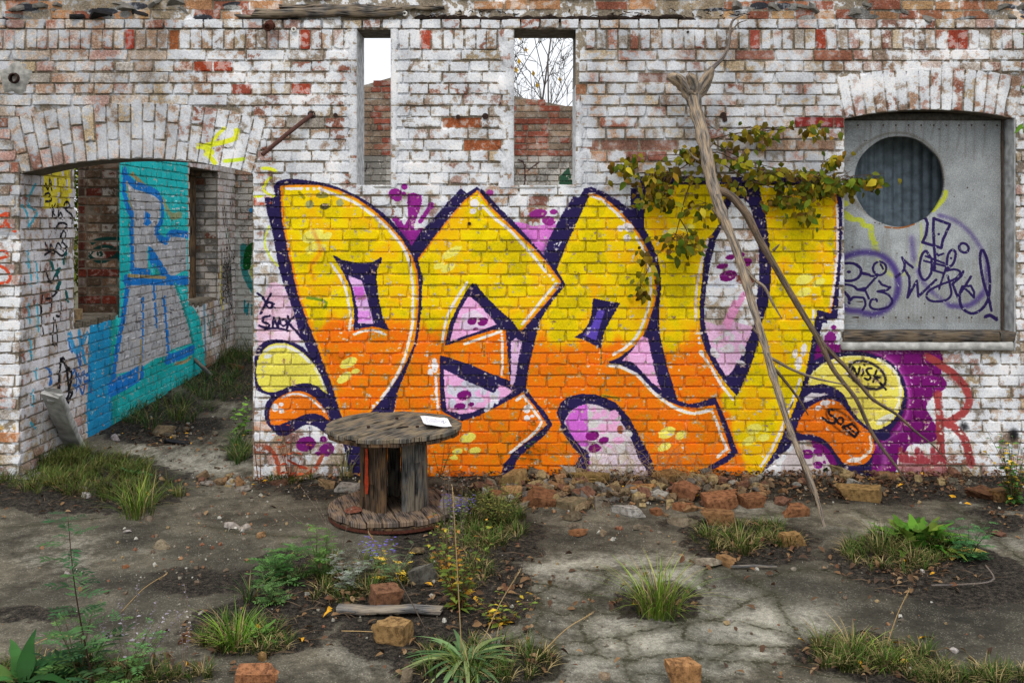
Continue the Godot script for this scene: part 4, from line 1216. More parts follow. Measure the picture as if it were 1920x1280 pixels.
	part("bracket", tube([Vector3(-0.03, 0.03, 0.0), Vector3(0, 0.035, 0.02), Vector3(0.02, 0.0, 0.03)], [0.012, 0.014, 0.012], 6, 0.1), mats["rust_red"], pipe)
	var drain := thing("drain_pipe", "round rusty pipe mouth set in grey mortar high at the wall's left edge", "pipe", P.at(28, 147, 0))
	part("pipe", tube([Vector3(0, 0.004, -0.25), Vector3(0, 0, 0.03)], [0.03, 0.031], 16, 0.0, true), iron, drain)
	part("mortar_collar", lump_ring(0.034, 0.10), plain("pale_mortar", Color8(176, 174, 168), 0.97, grain, 2.0), drain)
	var rod := thing("iron_rod", "long thin rusty iron rod poking slantwise out of the wall over the doorway", "rod", P.at(584, 215, 0))
	var tip := seen(491, 290, 0.16) - rod.position
	part("bar", tube([Vector3(0.012, 0.01, -0.05), Vector3.ZERO, tip * 0.5 + Vector3(0, 0.004, 0), tip], [0.013, 0.0135, 0.0135, 0.013], 10, 0.03, true), plain("rust_rod", Color8(98, 66, 58), 0.8, grain, 7.0), rod)
	part("rod_hole", tube([Vector3(0, 0, -0.01), Vector3(0, 0, 0.004)], [0.026, 0.024], 10, 0.2, true), iron, rod)
	boarded_window(P)
	# weathered beam on the wall top
	var beam := thing("wooden_beam", "weathered grey wooden beam lying along the broken top of the wall", "beam", P.at(645, 34, -0.02))
	var wm := wood_material("beam_wood", Color8(132, 122, 112))
	part("board", plank_mesh(Vector3(-0.56, 0.03, -0.03), Vector3(0.36, 0.042, -0.03), Vector3(0, 0, 1), 0.14, 0.055, 0.012), wm, beam)
	part("board", plank_mesh(Vector3(-0.40, 0.078, -0.05), Vector3(0.56, 0.072, -0.045), Vector3(0, 0, 1), 0.12, 0.02, 0.01), wm, beam)
	part("splinter", plank_mesh(Vector3(-0.66, 0.012, 0.0), Vector3(-0.05, 0.022, 0.0), Vector3(0, 0, 1), 0.06, 0.02, 0.008), wm, beam)
	part("splinter", plank_mesh(Vector3(0.2, 0.05, 0.02), Vector3(0.60, 0.07, 0.0), Vector3(0, 0, 1), 0.05, 0.016, 0.01), wm, beam)
	# roots and dirt beside it
	var litter := begin()
	for k in 170:
		var x := rng.randf_range(790, 1420)
		var a := P.at(x, rng.randf_range(20, 35), rng.randf_range(-0.08, 0.005))
		var d := Vector3(rng.randf_range(-0.09, 0.09), rng.randf_range(-0.01, 0.018), rng.randf_range(-0.02, 0.02))
		tube_into(litter, [a, a + d * 0.5 + Vector3(0, rng.randf_range(-0.008, 0.014), 0), a + d], [0.004, 0.0035, 0.0015], 4, 0.0)
	var lt := part("root_litter", done(litter), plain("roots", Color8(70, 54, 46), 0.95, grain, 6.0), self, "stuff")
	tag(lt, "dark dry roots and dirt on the wall top beside the grey beam", "roots")
	var soil := begin()
	for k in 26:
		var x := 790.0 + k * 20.0
		var c := P.at(x, 33.0 + rng.randf_range(-2, 2), -0.06)
		blob_into(soil, c, Vector3(0.07, 0.024, 0.06))
	part("soil_bed", done(soil), plain("dark_soil", Color8(52, 42, 36), 0.98, grain, 3.0), wall)

func sill_mesh(P: WallFace) -> ArrayMesh:
	var st := begin()
	var prof := [[640.0, -0.14], [640.5, 0.004], [642.0, 0.022], [654.0, 0.024], [656.0, 0.016], [657.0, -0.02]]
	var prev := []
	var x := 1578.0
	while x <= 1899.0:
		var row := []
		for p in prof: row.append([P.at(x, p[0] + rng.randf_range(-0.5, 0.5), p[1] + rng.randf_range(-0.002, 0.002)), Vector2.ZERO])
		if prev:
			for k in prof.size() - 1: four(st, prev[k], row[k], row[k + 1], prev[k + 1], 0, 0)
		else: four(st, row[0], row[1], row[2], row[3], 0, 0); four(st, row[0], row[3], row[4], row[5], 0, 0)
		prev = row
		x += 16.0
	four(st, prev[3], prev[2], prev[1], prev[0], 0, 0); four(st, prev[5], prev[4], prev[3], prev[0], 0, 0)
	return done(st)

func lump_ring(r0: float, r1: float) -> ArrayMesh:
	var st := begin()
	var rows := []
	for i in 15:
		var t := TAU * (i % 14) / 14.0
		var d := Vector3(cos(t), sin(t), 0)
		var w := r1 * (1.0 + 0.18 * sin(i % 14 * 2.3))
		rows.append([[d * r0 + Vector3(0, 0, 0.012), Vector2.ZERO], [d * lerpf(r0, w, 0.6) + Vector3(0, 0, 0.014), Vector2.ZERO], [d * w + Vector3(0, 0, -0.004), Vector2.ZERO]])
	for i in 14:
		for k in 2: four(st, rows[i][k], rows[i + 1][k], rows[i + 1][k + 1], rows[i][k + 1], 0, 0)
	return done(st)

func boarded_window(W: WallFace) -> void:
	var win := thing("boarded_window", "grey board with a large round hole closing the arched window, tagged in violet", "boarded window")
	# board 130 mm behind the face; wall units measured there
	var P := WallFace.new()
	P.o = W.o + Vector3(0, 0, -0.13)
	P.ux = Vector3.RIGHT
	P.n = Vector3.BACK
	P.tx = 1590.0; P.ty = 200.0; P.ts = 2.0; P.tw = 680; P.th = 880
	# positions traced at the wall plane move out from the axis by this much at the board's depth
	var k := (CAM_D + 0.13) / CAM_D
	var bx := func(x: float) -> float: return 960.0 + (x - 960.0) * k
	var by := func(y: float) -> float: return 412.0 + (y - 412.0) * k
	var hole := Vector2(bx.call(1687.0), by.call(340.0))
	var hr := 85.0 * k
	var x0: float = bx.call(1578.0)
	var x1: float = bx.call(1884.5)
	var y0: float = by.call(226.0)
	var y1: float = by.call(620.0)
	var angles := []
	for i in 64: angles.append(TAU * i / 64.0)
	for c in [Vector2(x0, y0), Vector2(x1, y0), Vector2(x1, y1), Vector2(x0, y1)]: angles.append(fposmod((c - hole).angle(), TAU))
	angles.sort()
	var rows := []
	for a in angles + [angles[0] + TAU]:
		var d := Vector2(cos(a), sin(a))
		var t := INF
		if absf(d.x) > 1e-6: t = minf(t, ((x1 if d.x > 0 else x0) - hole.x) / d.x)
		if absf(d.y) > 1e-6: t = minf(t, ((y1 if d.y > 0 else y0) - hole.y) / d.y)
		var i := hole + d * hr * (1.0 + 0.006 * sin(a * 9.0))
		var j := hole + d * (hr + 1.2)
		var e := hole + d * t
		rows.append([[P.at(e.x, e.y, 0), P.uv(e.x, e.y)], [P.at(j.x, j.y, 0), P.uv(j.x, j.y)], [P.at(i.x, i.y, -0.004), P.uv(i.x, i.y)], [P.at(i.x, i.y, -0.03), P.uv(i.x, i.y)], [P.at(e.x, e.y, -0.03), P.uv(e.x, e.y)]])
	var st := begin()
	for i in rows.size() - 1:
		for q in 4: four(st, rows[i][q], rows[i + 1][q], rows[i + 1][q + 1], rows[i][q + 1], 0, 0)
	var base := Image.create_empty(P.tw, P.th, false, Image.FORMAT_RGB8)
	base.fill(c8(150, 154, 156))
	var coat := Image.create_empty(P.tw, P.th, false, Image.FORMAT_RGB8)
	coat.fill(c8(102, 102, 102))
	var art := canvas(P.tw, P.th, 2.0 / k, 0, 0)
	ix = 960.0 + (1590.0 - 960.0) / k
	iy = 412.0 + (200.0 - 412.0) / k
	for q in 40: stroke([1582 + q * 7.6 + rng.randf() * 6, 430 + rng.randf() * 120, 1582 + q * 7.6, 622], 12, Color8(112, 112, 104, 40), true, false)
	for q in 34: spot(rng.randf_range(1590, 1880), rng.randf_range(232, 615), rng.randf_range(0.7, 1.8), rng.randf_range(0.7, 1.6), 0, Color8(70, 58, 50))
	for q in 26:   # nail heads round the rim, each with its run of rust
		var nx := 1586.0 + 297.0 * float(q % 13) / 12.0
		var ny := 236.0 if q < 13 else 612.0
		spot(nx, ny, 1.8, 1.8, 0, Color8(58, 46, 40))
		stroke([nx, ny, nx + rng.randf_range(-1, 1), ny + rng.randf_range(4, 16)], 2.2, Color8(128, 92, 64, 70), true, false)
	for q in 16: stroke([1600 + q * 17 + rng.randf() * 10, 228, 1600 + q * 17, 250 + rng.randf() * 60], 9, Color8(104, 102, 98, 40), true, false)
	for q in 30: stamp((Vector2(rng.randf_range(1582, 1884), rng.randf_range(570, 622)) - Vector2(ix, iy)) * ia, 34, Color8(108, 104, 94, 36), true)
	stroke([1664, 435, 1690, 437, 1712, 433], 3, Color8(146, 92, 50, 220)); stroke([1712, 432, 1722, 429], 3, Color8(150, 96, 56))
	ring(1687, 340, 92, 90, 0, 9, Color8(116, 108, 98, 90), true)
	var lime := Color8(190, 198, 70, 190)
	stroke([1586, 368, 1594, 380, 1600, 390, 1595, 398, 1604, 412, 1610, 420, 1620, 421, 1628, 432, 1638, 434, 1640, 448, 1646, 466], 9, lime)
	stroke([1640, 440, 1646, 470, 1650, 486], 15, Color8(186, 194, 84, 130), true)
	stroke([1783, 366, 1779, 380, 1768, 392, 1758, 402], 9, lime)
	stroke([1734, 428, 1736, 460, 1732, 490, 1728, 510], 9, Color8(186, 194, 84, 120), true)
	stroke([1650, 500, 1665, 520, 1680, 530], 16, Color8(186, 194, 90, 110), true); stroke([1690, 530, 1708, 524], 14, Color8(186, 194, 90, 90), true)
	var haze := Color8(74, 58, 126, 220)
	ring(1635, 545, 55, 61, -12, 22, haze, true)
	ring(1635, 545, 54, 60, -12, 12, Color8(78, 62, 128, 90), true)
	stroke([1770, 412, 1800, 422, 1826, 442, 1846, 468, 1862, 500, 1862, 540, 1850, 570, 1826, 588, 1796, 590, 1768, 572, 1740, 545, 1728, 520], 17, Color8(84, 68, 132, 150), true)
	stroke([1790, 588, 1830, 588, 1856, 566], 20, Color8(78, 62, 128, 150), true)
	stroke([1716, 455, 1720, 500], 22, Color8(88, 74, 130, 120), true)
	var ink := Color8(44, 32, 84)
	ring(1610, 523, 17.5, 17.5, 0, 5, ink); spot(1610, 523, 3, 3, 0, ink)
	ring(1653, 516, 13, 13, 0, 4.6, ink); stroke([1655, 508, 1660, 517], 4, ink, false, false)
	stroke([1630, 525, 1636, 531, 1648, 531, 1625, 557], 4.4, ink, false, false)
	stroke([1602, 547, 1615, 550, 1625, 560, 1632, 575], 4.4, ink)
	stroke([1575, 541, 1585, 543, 1592, 552, 1594, 562, 1602, 560, 1610, 572, 1611, 584], 4.6, ink); stroke([1611, 580, 1618, 572, 1624, 578, 1625, 588, 1620, 597], 4.6, ink)
	stroke([1652, 541, 1658, 548, 1674, 553, 1668, 558, 1649, 561], 4.6, ink, false, false); stroke([1649, 561, 1668, 566, 1678, 580, 1668, 592, 1646, 596, 1634, 590, 1637, 578, 1646, 576, 1648, 580], 4.6, ink)
	stroke([1685, 533, 1699, 521, 1702, 508, 1697, 495], 5, ink); stroke([1698, 498, 1718, 514], 5, ink, false, false)
	stroke([1704, 521, 1711, 532, 1712, 550, 1708, 573, 1726, 540, 1729, 571, 1764, 538], 5, ink, false, false)
	stroke([1741, 413, 1747, 428, 1744, 450, 1737, 465, 1774, 476, 1777, 460, 1791, 430, 1764, 420, 1759, 418, 1758, 440, 1760, 476, 1762, 500, 1760, 520], 5.6, ink, false, false)
	spot(1769, 449, 2.6, 2.6, 0, ink)
	stroke([1752, 494, 1743, 482, 1734, 495, 1731, 520, 1736, 535, 1744, 538, 1754, 524, 1755, 500], 5, ink)
	stroke([1740, 501, 1784, 512], 4, ink, false, false); stroke([1743, 492, 1780, 506], 4, ink, false, false); stroke([1760, 520, 1780, 526, 1784, 510], 4, ink, false, false); stroke([1764, 486, 1768, 491, 1778, 487], 4, ink, false, false)
	stroke([1784, 514, 1787, 490, 1795, 480, 1802, 486, 1798, 505, 1786, 517], 5, ink); spot(1793, 496, 2.4, 2.4, 0, ink)
	ring(1818, 476, 10, 8.5, 40, 5, ink)
	stroke([1782, 521, 1800, 518, 1811, 524, 1800, 537, 1770, 549, 1750, 560, 1745, 572, 1756, 580, 1780, 579, 1793, 568, 1791, 548, 1786, 530], 4.6, ink)
	stroke([1780, 524, 1769, 557], 4, ink, false, false); stroke([1817, 522, 1812, 532, 1796, 546, 1806, 572, 1822, 548, 1832, 532], 5, ink, false, false)
	stroke([1815, 551, 1832, 550, 1838, 562, 1838, 573, 1826, 560, 1815, 551], 4.4, ink, false, false)
	stroke([1815, 552, 1810, 570, 1814, 592, 1832, 604, 1850, 598, 1864, 580, 1869, 550, 1866, 510, 1858, 484, 1852, 482, 1850, 500, 1856, 540, 1866, 572, 1872, 598], 5.6, ink)
	stroke([1861, 610, 1870, 608, 1882, 616], 7, ink)
	part("board", done(st), wall_material(weathered(base, coat, art, 90, Color8(164, 168, 170, 90)), 0.06), win)
	var timber := wood_material("grey_timber", Color8(112, 102, 92))
	part("bottom_rail", plank_mesh(W.at(1580, 631, -0.05), W.at(1874, 631, -0.05), Vector3(0, 0, 1), 0.13, 0.062), timber, win)
	part("bottom_rail", plank_mesh(W.at(1875, 631, -0.05), W.at(1904, 631, -0.05), Vector3(0, 0, 1), 0.12, 0.058), timber, win)
	part("frame_strip", plank_mesh(W.at(1898, 640, -0.118), W.at(1898, 214, -0.118), Vector3(1, 0, 0), 0.012, 0.02), plain("frame_steel", Color8(92, 78, 68), 0.7, grain, 3.0), win)
	part("head_board", plank_mesh(W.at(1590, 214, -0.16), W.at(1903, 214, -0.16), Vector3(0, 0, 1), 0.05, 0.05), plain("head_grey", Color8(96, 92, 86), 0.9, grain, 3.0), win)
	# corrugated sheet behind the hole
	var sheet := thing("corrugated_sheet", "blue grey corrugated metal sheet standing behind the round hole", "metal sheet", W.at(1700, 640, -0.42))
	var cs := begin()
	var prev := []
	for i in 121:
		var x := -0.9 + 0.015 * i
		var ph := fposmod(x / 0.062, 1.0)
		var z := 0.02 * (clampf(absf(ph - 0.5) * 5.0 - 0.75, -0.5, 0.5))
		var row := []
		for y in [-0.2, 0.44, 0.45, 1.75]: row.append([Vector3(x, y, z + (0.002 if y > 0.445 else 0.0)), Vector2.ZERO])
		if prev:
			for q in 3: four(cs, prev[q + 1], row[q + 1], row[q], prev[q], 0, 0)
		prev = row
	part("sheet", done(cs), plain("zinc", Color8(136, 152, 164), 0.55, grain, 1.2, false, 0.25), sheet)
	part("rail", plank_mesh(Vector3(-0.9, 1.30, -0.03), Vector3(0.9, 1.30, -0.03), Vector3(0, 0, 1), 0.03, 0.06), timber, sheet)

# ---------------------------------------------------------------- shapes
var grain: ImageTexture
var chunks := []

func make_grain() -> void:
	var a := noise_bytes(512, 512, 0.02, 5, 11)
	var b := noise_bytes(512, 512, 0.35, 2, 12)
	var out := PackedByteArray()
	out.resize(512 * 512)
	for i in 512 * 512: out[i] = int(clampf(222.0 + (a[i] - 128) * 0.40 + (b[i] - 128) * 0.22, 60, 255))
	grain = ImageTexture.create_from_image(Image.create_from_data(512, 512, false, Image.FORMAT_L8, out))

var pitted: ImageTexture
func make_pitted() -> void:   # broken brick and stone: mottles, pits, crumbs of old mortar
	var a := noise_bytes(512, 512, 0.014, 4, 21)
	var b := noise_bytes(512, 512, 0.07, 3, 22)
	var c := noise_bytes(512, 512, 0.4, 2, 23)
	var out := PackedByteArray()
	out.resize(512 * 512 * 3)
	for i in 512 * 512:
		var k := 214.0 + (a[i] - 128) * 0.55 + (b[i] - 128) * 0.30 + (c[i] - 128) * 0.26
		if b[i] < 72: k *= 0.84
		var r := k
		var g := k
		var bl := k
		if a[i] > 168 and b[i] > 120: r = 236.0; g = 244.0; bl = 255.0
		elif a[i] < 84: r *= 0.90; g *= 0.90; bl *= 0.92
		out[i * 3] = int(clampf(r, 40, 255))
		out[i * 3 + 1] = int(clampf(g, 40, 255))
		out[i * 3 + 2] = int(clampf(bl, 40, 255))
	pitted = ImageTexture.create_from_image(Image.create_from_data(512, 512, false, Image.FORMAT_RGB8, out))

func wood_material(key: String, col: Color) -> StandardMaterial3D:
	if mats.has(key): return mats[key]
	if not mats.has("wood_tex"):
		# grain runs along v: fine streaks, dark checks, broad weathering
		var a := FastNoiseLite.new()
		a.frequency = 0.16; a.seed = 5; a.fractal_octaves = 4
		var s := a.get_image(512, 40)
		s.resize(512, 512, Image.INTERPOLATE_CUBIC)
		var n := s.get_data()
		var m := noise_bytes(512, 512, 0.012, 3, 6)
		var g := noise_bytes(512, 512, 0.4, 2, 8)
		var out := PackedByteArray()
		var hi := PackedByteArray()
		out.resize(512 * 512 * 3)
		hi.resize(512 * 512)
		for i in 512 * 512:
			var v := float(n[i]) - 128.0
			var k := 0.84 + v * 0.0034 + (m[i] - 128.0) * 0.0030 + (g[i] - 128.0) * 0.0008
			if v < -50.0: k *= 0.55
			k = clampf(k, 0.12, 1.0)
			var warm := clampf((m[i] - 120.0) * 0.0022, -0.05, 0.08)
			out[i * 3] = int(clampf(255.0 * k * (1.0 + warm * 0.3), 0, 255))
			out[i * 3 + 1] = int(clampf(255.0 * k * (1.0 - warm * 0.25), 0, 255))
			out[i * 3 + 2] = int(clampf(255.0 * k * (1.0 - warm), 0, 255))
			hi[i] = int(clampf(128.0 + v * 1.3, 0, 255))
		mats["wood_tex"] = ImageTexture.create_from_image(Image.create_from_data(512, 512, false, Image.FORMAT_RGB8, out))
		mats["wood_high"] = ImageTexture.create_from_image(Image.create_from_data(512, 512, false, Image.FORMAT_L8, hi))
	var mt := StandardMaterial3D.new()
	mt.albedo_color = col
	mt.albedo_texture = mats["wood_tex"]
	mt.heightmap_enabled = true
	mt.heightmap_texture = mats["wood_high"]
	mt.heightmap_scale = 0.12
	mt.roughness = 0.88
	mt.metallic_specular = 0.25
	mats[key] = mt
	return mt

func plank_mesh(a: Vector3, b: Vector3, wide_dir: Vector3, wide: float, thick: float, rough := 0.004) -> ArrayMesh:
	# a board from a to b with worn edges and uneven ends; the grain follows its length
	var st := begin()
	var d := (b - a).normalized()
	var w := (wide_dir - d * wide_dir.dot(d)).normalized()
	var t := d.cross(w).normalized()
	var n := 7
	var off := rng.randf() * 3.0
	var e := minf(0.006, thick * 0.2)
	var prof := [Vector2(-0.5, 0.5), Vector2(0.5, 0.5), Vector2(0.5, -0.5), Vector2(-0.5, -0.5)]
	var ringp := []
	for k in 4:
		var p: Vector2 = prof[k] * Vector2(wide, thick)
		var s := Vector2(signf(p.x), signf(p.y))
		if k % 2 == 0: ringp.append(p - Vector2(0, s.y * e)); ringp.append(p - Vector2(s.x * e, 0))
		else: ringp.append(p - Vector2(s.x * e, 0)); ringp.append(p - Vector2(0, s.y * e))
	var rows := []
	for i in n + 1:
		var f := float(i) / n
		var c := a.lerp(b, f) + t * rng.randf_range(-rough, rough) * 0.5
		var row := []
		var u := 0.0
		for k in 8:
			var p: Vector2 = ringp[k]
			p += Vector2(rng.randf_range(-rough, rough), rng.randf_range(-rough, rough)) * 0.5
			var end := 0.0
			if i == 0 or i == n: end = rng.randf_range(-rough, rough) * 2.0
			row.append([c + w * p.x + t * p.y + d * end, Vector2(off + (p.x + p.y) * 2.2 + k * 0.01, off + f * (b - a).length() * 1.0)])
		rows.append(row)
	for i in n:
		for k in 8: four(st, rows[i][k], rows[i][(k + 1) % 8], rows[i + 1][(k + 1) % 8], rows[i + 1][k], 0, 0)
	st.set_smooth_group(-1)
	for k in range(1, 7):
		vert(st, rows[0][0], 0); vert(st, rows[0][k + 1], 0); vert(st, rows[0][k], 0)
		vert(st, rows[n][0], 0); vert(st, rows[n][k], 0); vert(st, rows[n][k + 1], 0)
	return done(st)

func tube_into(st: SurfaceTool, p: Array, r: Array, sides: int, rough: float, open := false, v0 := 0.0) -> void:
	var rows := []
	var side := Vector3.ZERO
	var run := v0
	for i in p.size():
		var d: Vector3 = (p[mini(i + 1, p.size() - 1)] - p[maxi(i - 1, 0)]).normalized()
		if side == Vector3.ZERO: side = d.cross(Vector3(0.31, 0.2, 0.93)).normalized()
		side = (side - d * side.dot(d)).normalized()
		var up := d.cross(side)
		if i > 0: run += (p[i] - p[i - 1]).length()
		var row := []
		for k in sides:
			var t := TAU * k / sides
			var rr: float = r[i] * (1.0 + (rng.randf_range(-rough, rough) if rough > 0.0 else 0.0))
			row.append([p[i] + (side * cos(t) + up * sin(t)) * rr, Vector2(float(k) / sides * 0.4, run * 1.5)])
		rows.append(row)
	for i in rows.size() - 1:
		for k in sides: four(st, rows[i][k], rows[i + 1][k], rows[i + 1][(k + 1) % sides], rows[i][(k + 1) % sides], 0, 0)
	if not open:
		var l := rows.size() - 1
		var tipp := [p[l], Vector2.ZERO]
		var root := [p[0], Vector2.ZERO]
		for k in sides:
			vert(st, rows[l][k], 0); vert(st, tipp, 0); vert(st, rows[l][(k + 1) % sides], 0)
			vert(st, rows[0][(k + 1) % sides], 0); vert(st, root, 0); vert(st, rows[0][k], 0)

func tube(p: Array, r: Array, sides := 8, rough := 0.0, open := false) -> ArrayMesh:
	var st := begin()
	tube_into(st, p, r, sides, rough, open)
	if open:   # the bore, so that an open end is a real mouth
		var q := p.duplicate()
		q.reverse()
		var s := []
		for i in r.size(): s.append(r[r.size() - 1 - i] * 0.74)
		tube_into(st, q, s, sides, 0.0, true)
		var l := p.size() - 1
		var d: Vector3 = (p[l] - p[l - 1]).normalized()
		var a := d.cross(Vector3(0.31, 0.2, 0.93)).normalized()
		var b := d.cross(a)
		for k in sides:
			var t0 := TAU * k / sides
			var t1 := TAU * (k + 1) / sides
			var d0 := a * cos(t0) + b * sin(t0)
			var d1 := a * cos(t1) + b * sin(t1)
			four(st, [p[l] + d0 * r[l], Vector2.ZERO], [p[l] + d0 * r[l] * 0.74, Vector2.ZERO], [p[l] + d1 * r[l] * 0.74, Vector2.ZERO], [p[l] + d1 * r[l], Vector2.ZERO], 0, 0)
	return done(st)

func catmull(p: Array, n: int) -> Array:
	var out := []
	for i in p.size() - 1:
		var a: Vector3 = p[maxi(i - 1, 0)]
		var b: Vector3 = p[i]
		var c: Vector3 = p[i + 1]
		var d: Vector3 = p[mini(i + 2, p.size() - 1)]
		for j in n: out.append(b.cubic_interpolate(c, a, d, float(j) / n))
	out.append(p[p.size() - 1])
	return out

# A broken lump: a box of four faces a side, corners knocked off, one or two planes split away. Size 1, rough 0..1.
func chunk_shape(sd: int, size: Vector3, rough: float, st: SurfaceTool, xf := Transform3D(), n := 4) -> void:
	var g := RandomNumberGenerator.new()
	g.seed = sd * 7919 + 13
	var f := FastNoiseLite.new()
	f.seed = sd
	f.frequency = 1.6
	var jig := {}
	var planes := []
	for k in (3 if rough < 0.3 else 7): planes.append(Plane(Vector3(g.randf_range(-1, 1), g.randf_range(-0.2, 1), g.randf_range(-1, 1)).normalized(), g.randf_range(0.27, 0.5) if rough >= 0.3 else g.randf_range(0.53, 0.72)))
	var at := func(p: Vector3i) -> Vector3:
		if not jig.has(p):
			var q := Vector3(p) / n - Vector3.ONE * 0.5
			var rim := int(p.x == 0 or p.x == n) + int(p.y == 0 or p.y == n) + int(p.z == 0 or p.z == n)
			if rim == 3: q *= 1.0 - 0.015 - rough * g.randf() * 0.12
			elif rim == 2: q *= 1.0 - 0.006 - (rough + 0.1) * g.randf() * 0.06
			q += Vector3(f.get_noise_3dv(q * 1.3), f.get_noise_3dv(q * 1.3 + Vector3(9, 0, 0)), f.get_noise_3dv(q * 1.3 + Vector3(0, 9, 0))) * (0.010 + 0.035 * rough)
			q += Vector3(g.randf_range(-1, 1), g.randf_range(-1, 1), g.randf_range(-1, 1)) * (0.003 + 0.008 * rough)
			for pl in planes:
				var over: float = pl.distance_to(q)
				if over > 0.0: q -= pl.normal * over
			jig[p] = xf * (q * size)
		return jig[p]
	st.set_smooth_group(-1)
	for ax in 3:
		for s in [0, n]:
			for i in n:
				for j in n:
					var c := []
					for o in [[0, 0], [1, 0], [1, 1], [0, 1]]:
						var v := Vector3i.ZERO
						v[ax] = s
						v[(ax + 1) % 3] = i + o[0]
						v[(ax + 2) % 3] = j + o[1]
						c.append(at.call(v))
					if s == 0: c.reverse()
					for q in [c[0], c[2], c[1], c[0], c[3], c[2]]: st.add_vertex(q)

# A broken brick: flat worn faces, chipped arrises, one end snapped off along a slanting rough break.
func half_brick(sd: int, size: Vector3, rough: float) -> ArrayMesh:
	var g := RandomNumberGenerator.new()
	g.seed = sd * 331 + 7
	var f := FastNoiseLite.new()
	f.seed = sd
	f.frequency = 2.2
	var n := 5
	var st := begin()
	st.set_smooth_group(-1)
	var slant := Vector2(g.randf_range(-0.35, 0.35), g.randf_range(-0.35, 0.35)) * (0.5 + rough * 1.5)
	var side := 1.0 if g.randf() < 0.5 else -1.0
	var jig := {}
	var at := func(p: Vector3i) -> Vector3:
		if not jig.has(p):
			var q := Vector3(p) / n - Vector3.ONE * 0.5
			var rim := int(p.x == 0 or p.x == n) + int(p.y == 0 or p.y == n) + int(p.z == 0 or p.z == n)
			if rim >= 2: q -= q * (0.012 + (0.10 if g.randf() < 0.22 else 0.02) * g.randf() * (1.0 if rim == 2 else 1.6))
			var k := clampf((q.x * side + 0.1) / 0.6, 0, 1)
			q.x -= side * k * k * (0.10 + 0.2 * rough + slant.x * q.y * 1.6 + slant.y * q.z * 1.6 + (0.10 + 0.25 * rough) * f.get_noise_3dv(q * 2.0))
			q += Vector3(g.randf_range(-1, 1), g.randf_range(-1, 1), g.randf_range(-1, 1)) * (0.004 + 0.014 * k)
			jig[p] = q * size
		return jig[p]
	for ax in 3:
		for s in [0, n]:
			for i in n:
				for j in n:
					var c := []
					for o in [[0, 0], [1, 0], [1, 1], [0, 1]]:
						var v := Vector3i.ZERO
						v[ax] = s
						v[(ax + 1) % 3] = i + o[0]
						v[(ax + 2) % 3] = j + o[1]
						c.append(at.call(v))
					if s == 0: c.reverse()
					for q in [c[0], c[2], c[1], c[0], c[3], c[2]]: st.add_vertex(q)
	return done(st)

func chunk(sd: int, size: Vector3, rough: float) -> ArrayMesh:
	var st := begin()
	chunk_shape(sd, size, rough, st)
	return done(st)

func blob_into(st: SurfaceTool, c: Vector3, r: Vector3) -> void:
	var n := 8
	var rows := []
	for i in 5:
		var row := []
		for k in n:
			var a := PI * i / 4.0
			var t := TAU * k / n
			row.append([c + Vector3(sin(a) * cos(t) * r.x, cos(a) * r.y, sin(a) * sin(t) * r.z) * rng.randf_range(0.85, 1.1), Vector2.ZERO])
		rows.append(row)
	for i in 4:
		for k in n: four(st, rows[i][k], rows[i + 1][k], rows[i + 1][(k + 1) % n], rows[i][(k + 1) % n], 0, 0)

func coloured(st: SurfaceTool, c: Color, a: Vector3, b: Vector3, d: Vector3) -> void:
	st.set_color(c); st.add_vertex(a)
	st.set_color(c); st.add_vertex(b)
	st.set_color(c); st.add_vertex(d)

# A leaf: base point, direction of its length, its face, folded along the midrib and bent down towards the tip.
func leaf_into(st: SurfaceTool, at: Vector3, dir: Vector3, face: Vector3, length: float, width: float, col: Color, bend := 0.25, fold := 0.2, n := 3, toothed := 0.0) -> void:
	var side := dir.cross(face).normalized()
	var up := side.cross(dir).normalized()
	var mid := []
	var l := []
	var r := []
	for i in n + 1:
		var f := float(i) / n
		var w := width * 0.5 * sin(PI * pow(f, 0.75)) * (1.0 + (rng.randf_range(-toothed, toothed)))
		if toothed > 0.2: w *= 0.84 if i % 2 else 1.14
		if i == n: w = 0.0
		if i == 0: w = width * 0.06
		var c := at + dir * length * f * (1.0 - 0.15 * bend * f) - up * length * bend * f * f
		if toothed > 0.15 and i > 0: c += side * width * rng.randf_range(-0.09, 0.09) + up * width * rng.randf_range(-0.14, 0.14)
		mid.append(c)
		l.append(c - side * w + up * w * fold)
		r.append(c + side * w + up * w * fold)
	for i in n:
		var k := rng.randf_range(0.92, 1.08)
		var cc := Color(col.r * k, col.g * k, col.b * k)
		coloured(st, cc, mid[i], l[i + 1], l[i]); coloured(st, cc, mid[i], mid[i + 1], l[i + 1])
		coloured(st, cc, mid[i], r[i], r[i + 1]); coloured(st, cc, mid[i], r[i + 1], mid[i + 1])

func blade_into(st: SurfaceTool, at: Vector3, dir: Vector3, h: float, w: float, lean: float, col: Color, n := 4) -> void:
	var side := dir.cross(Vector3.UP).normalized()
	var pl := at - side * w * 0.5
	var pr := at + side * w * 0.5
	for i in n:
		var f := float(i + 1) / n
		var c := at + Vector3.UP * h * f * (1.0 - 0.35 * lean * f) + dir * h * lean * f * f
		var ww := w * 0.5 * (1.0 - f * f)
		var l := c - side * ww
		var r := c + side * ww
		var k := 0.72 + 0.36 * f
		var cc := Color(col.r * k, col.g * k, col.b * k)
		coloured(st, cc, pl, l, pr)
		if i < n - 1: coloured(st, cc, pr, l, r)
		pl = l
		pr = r

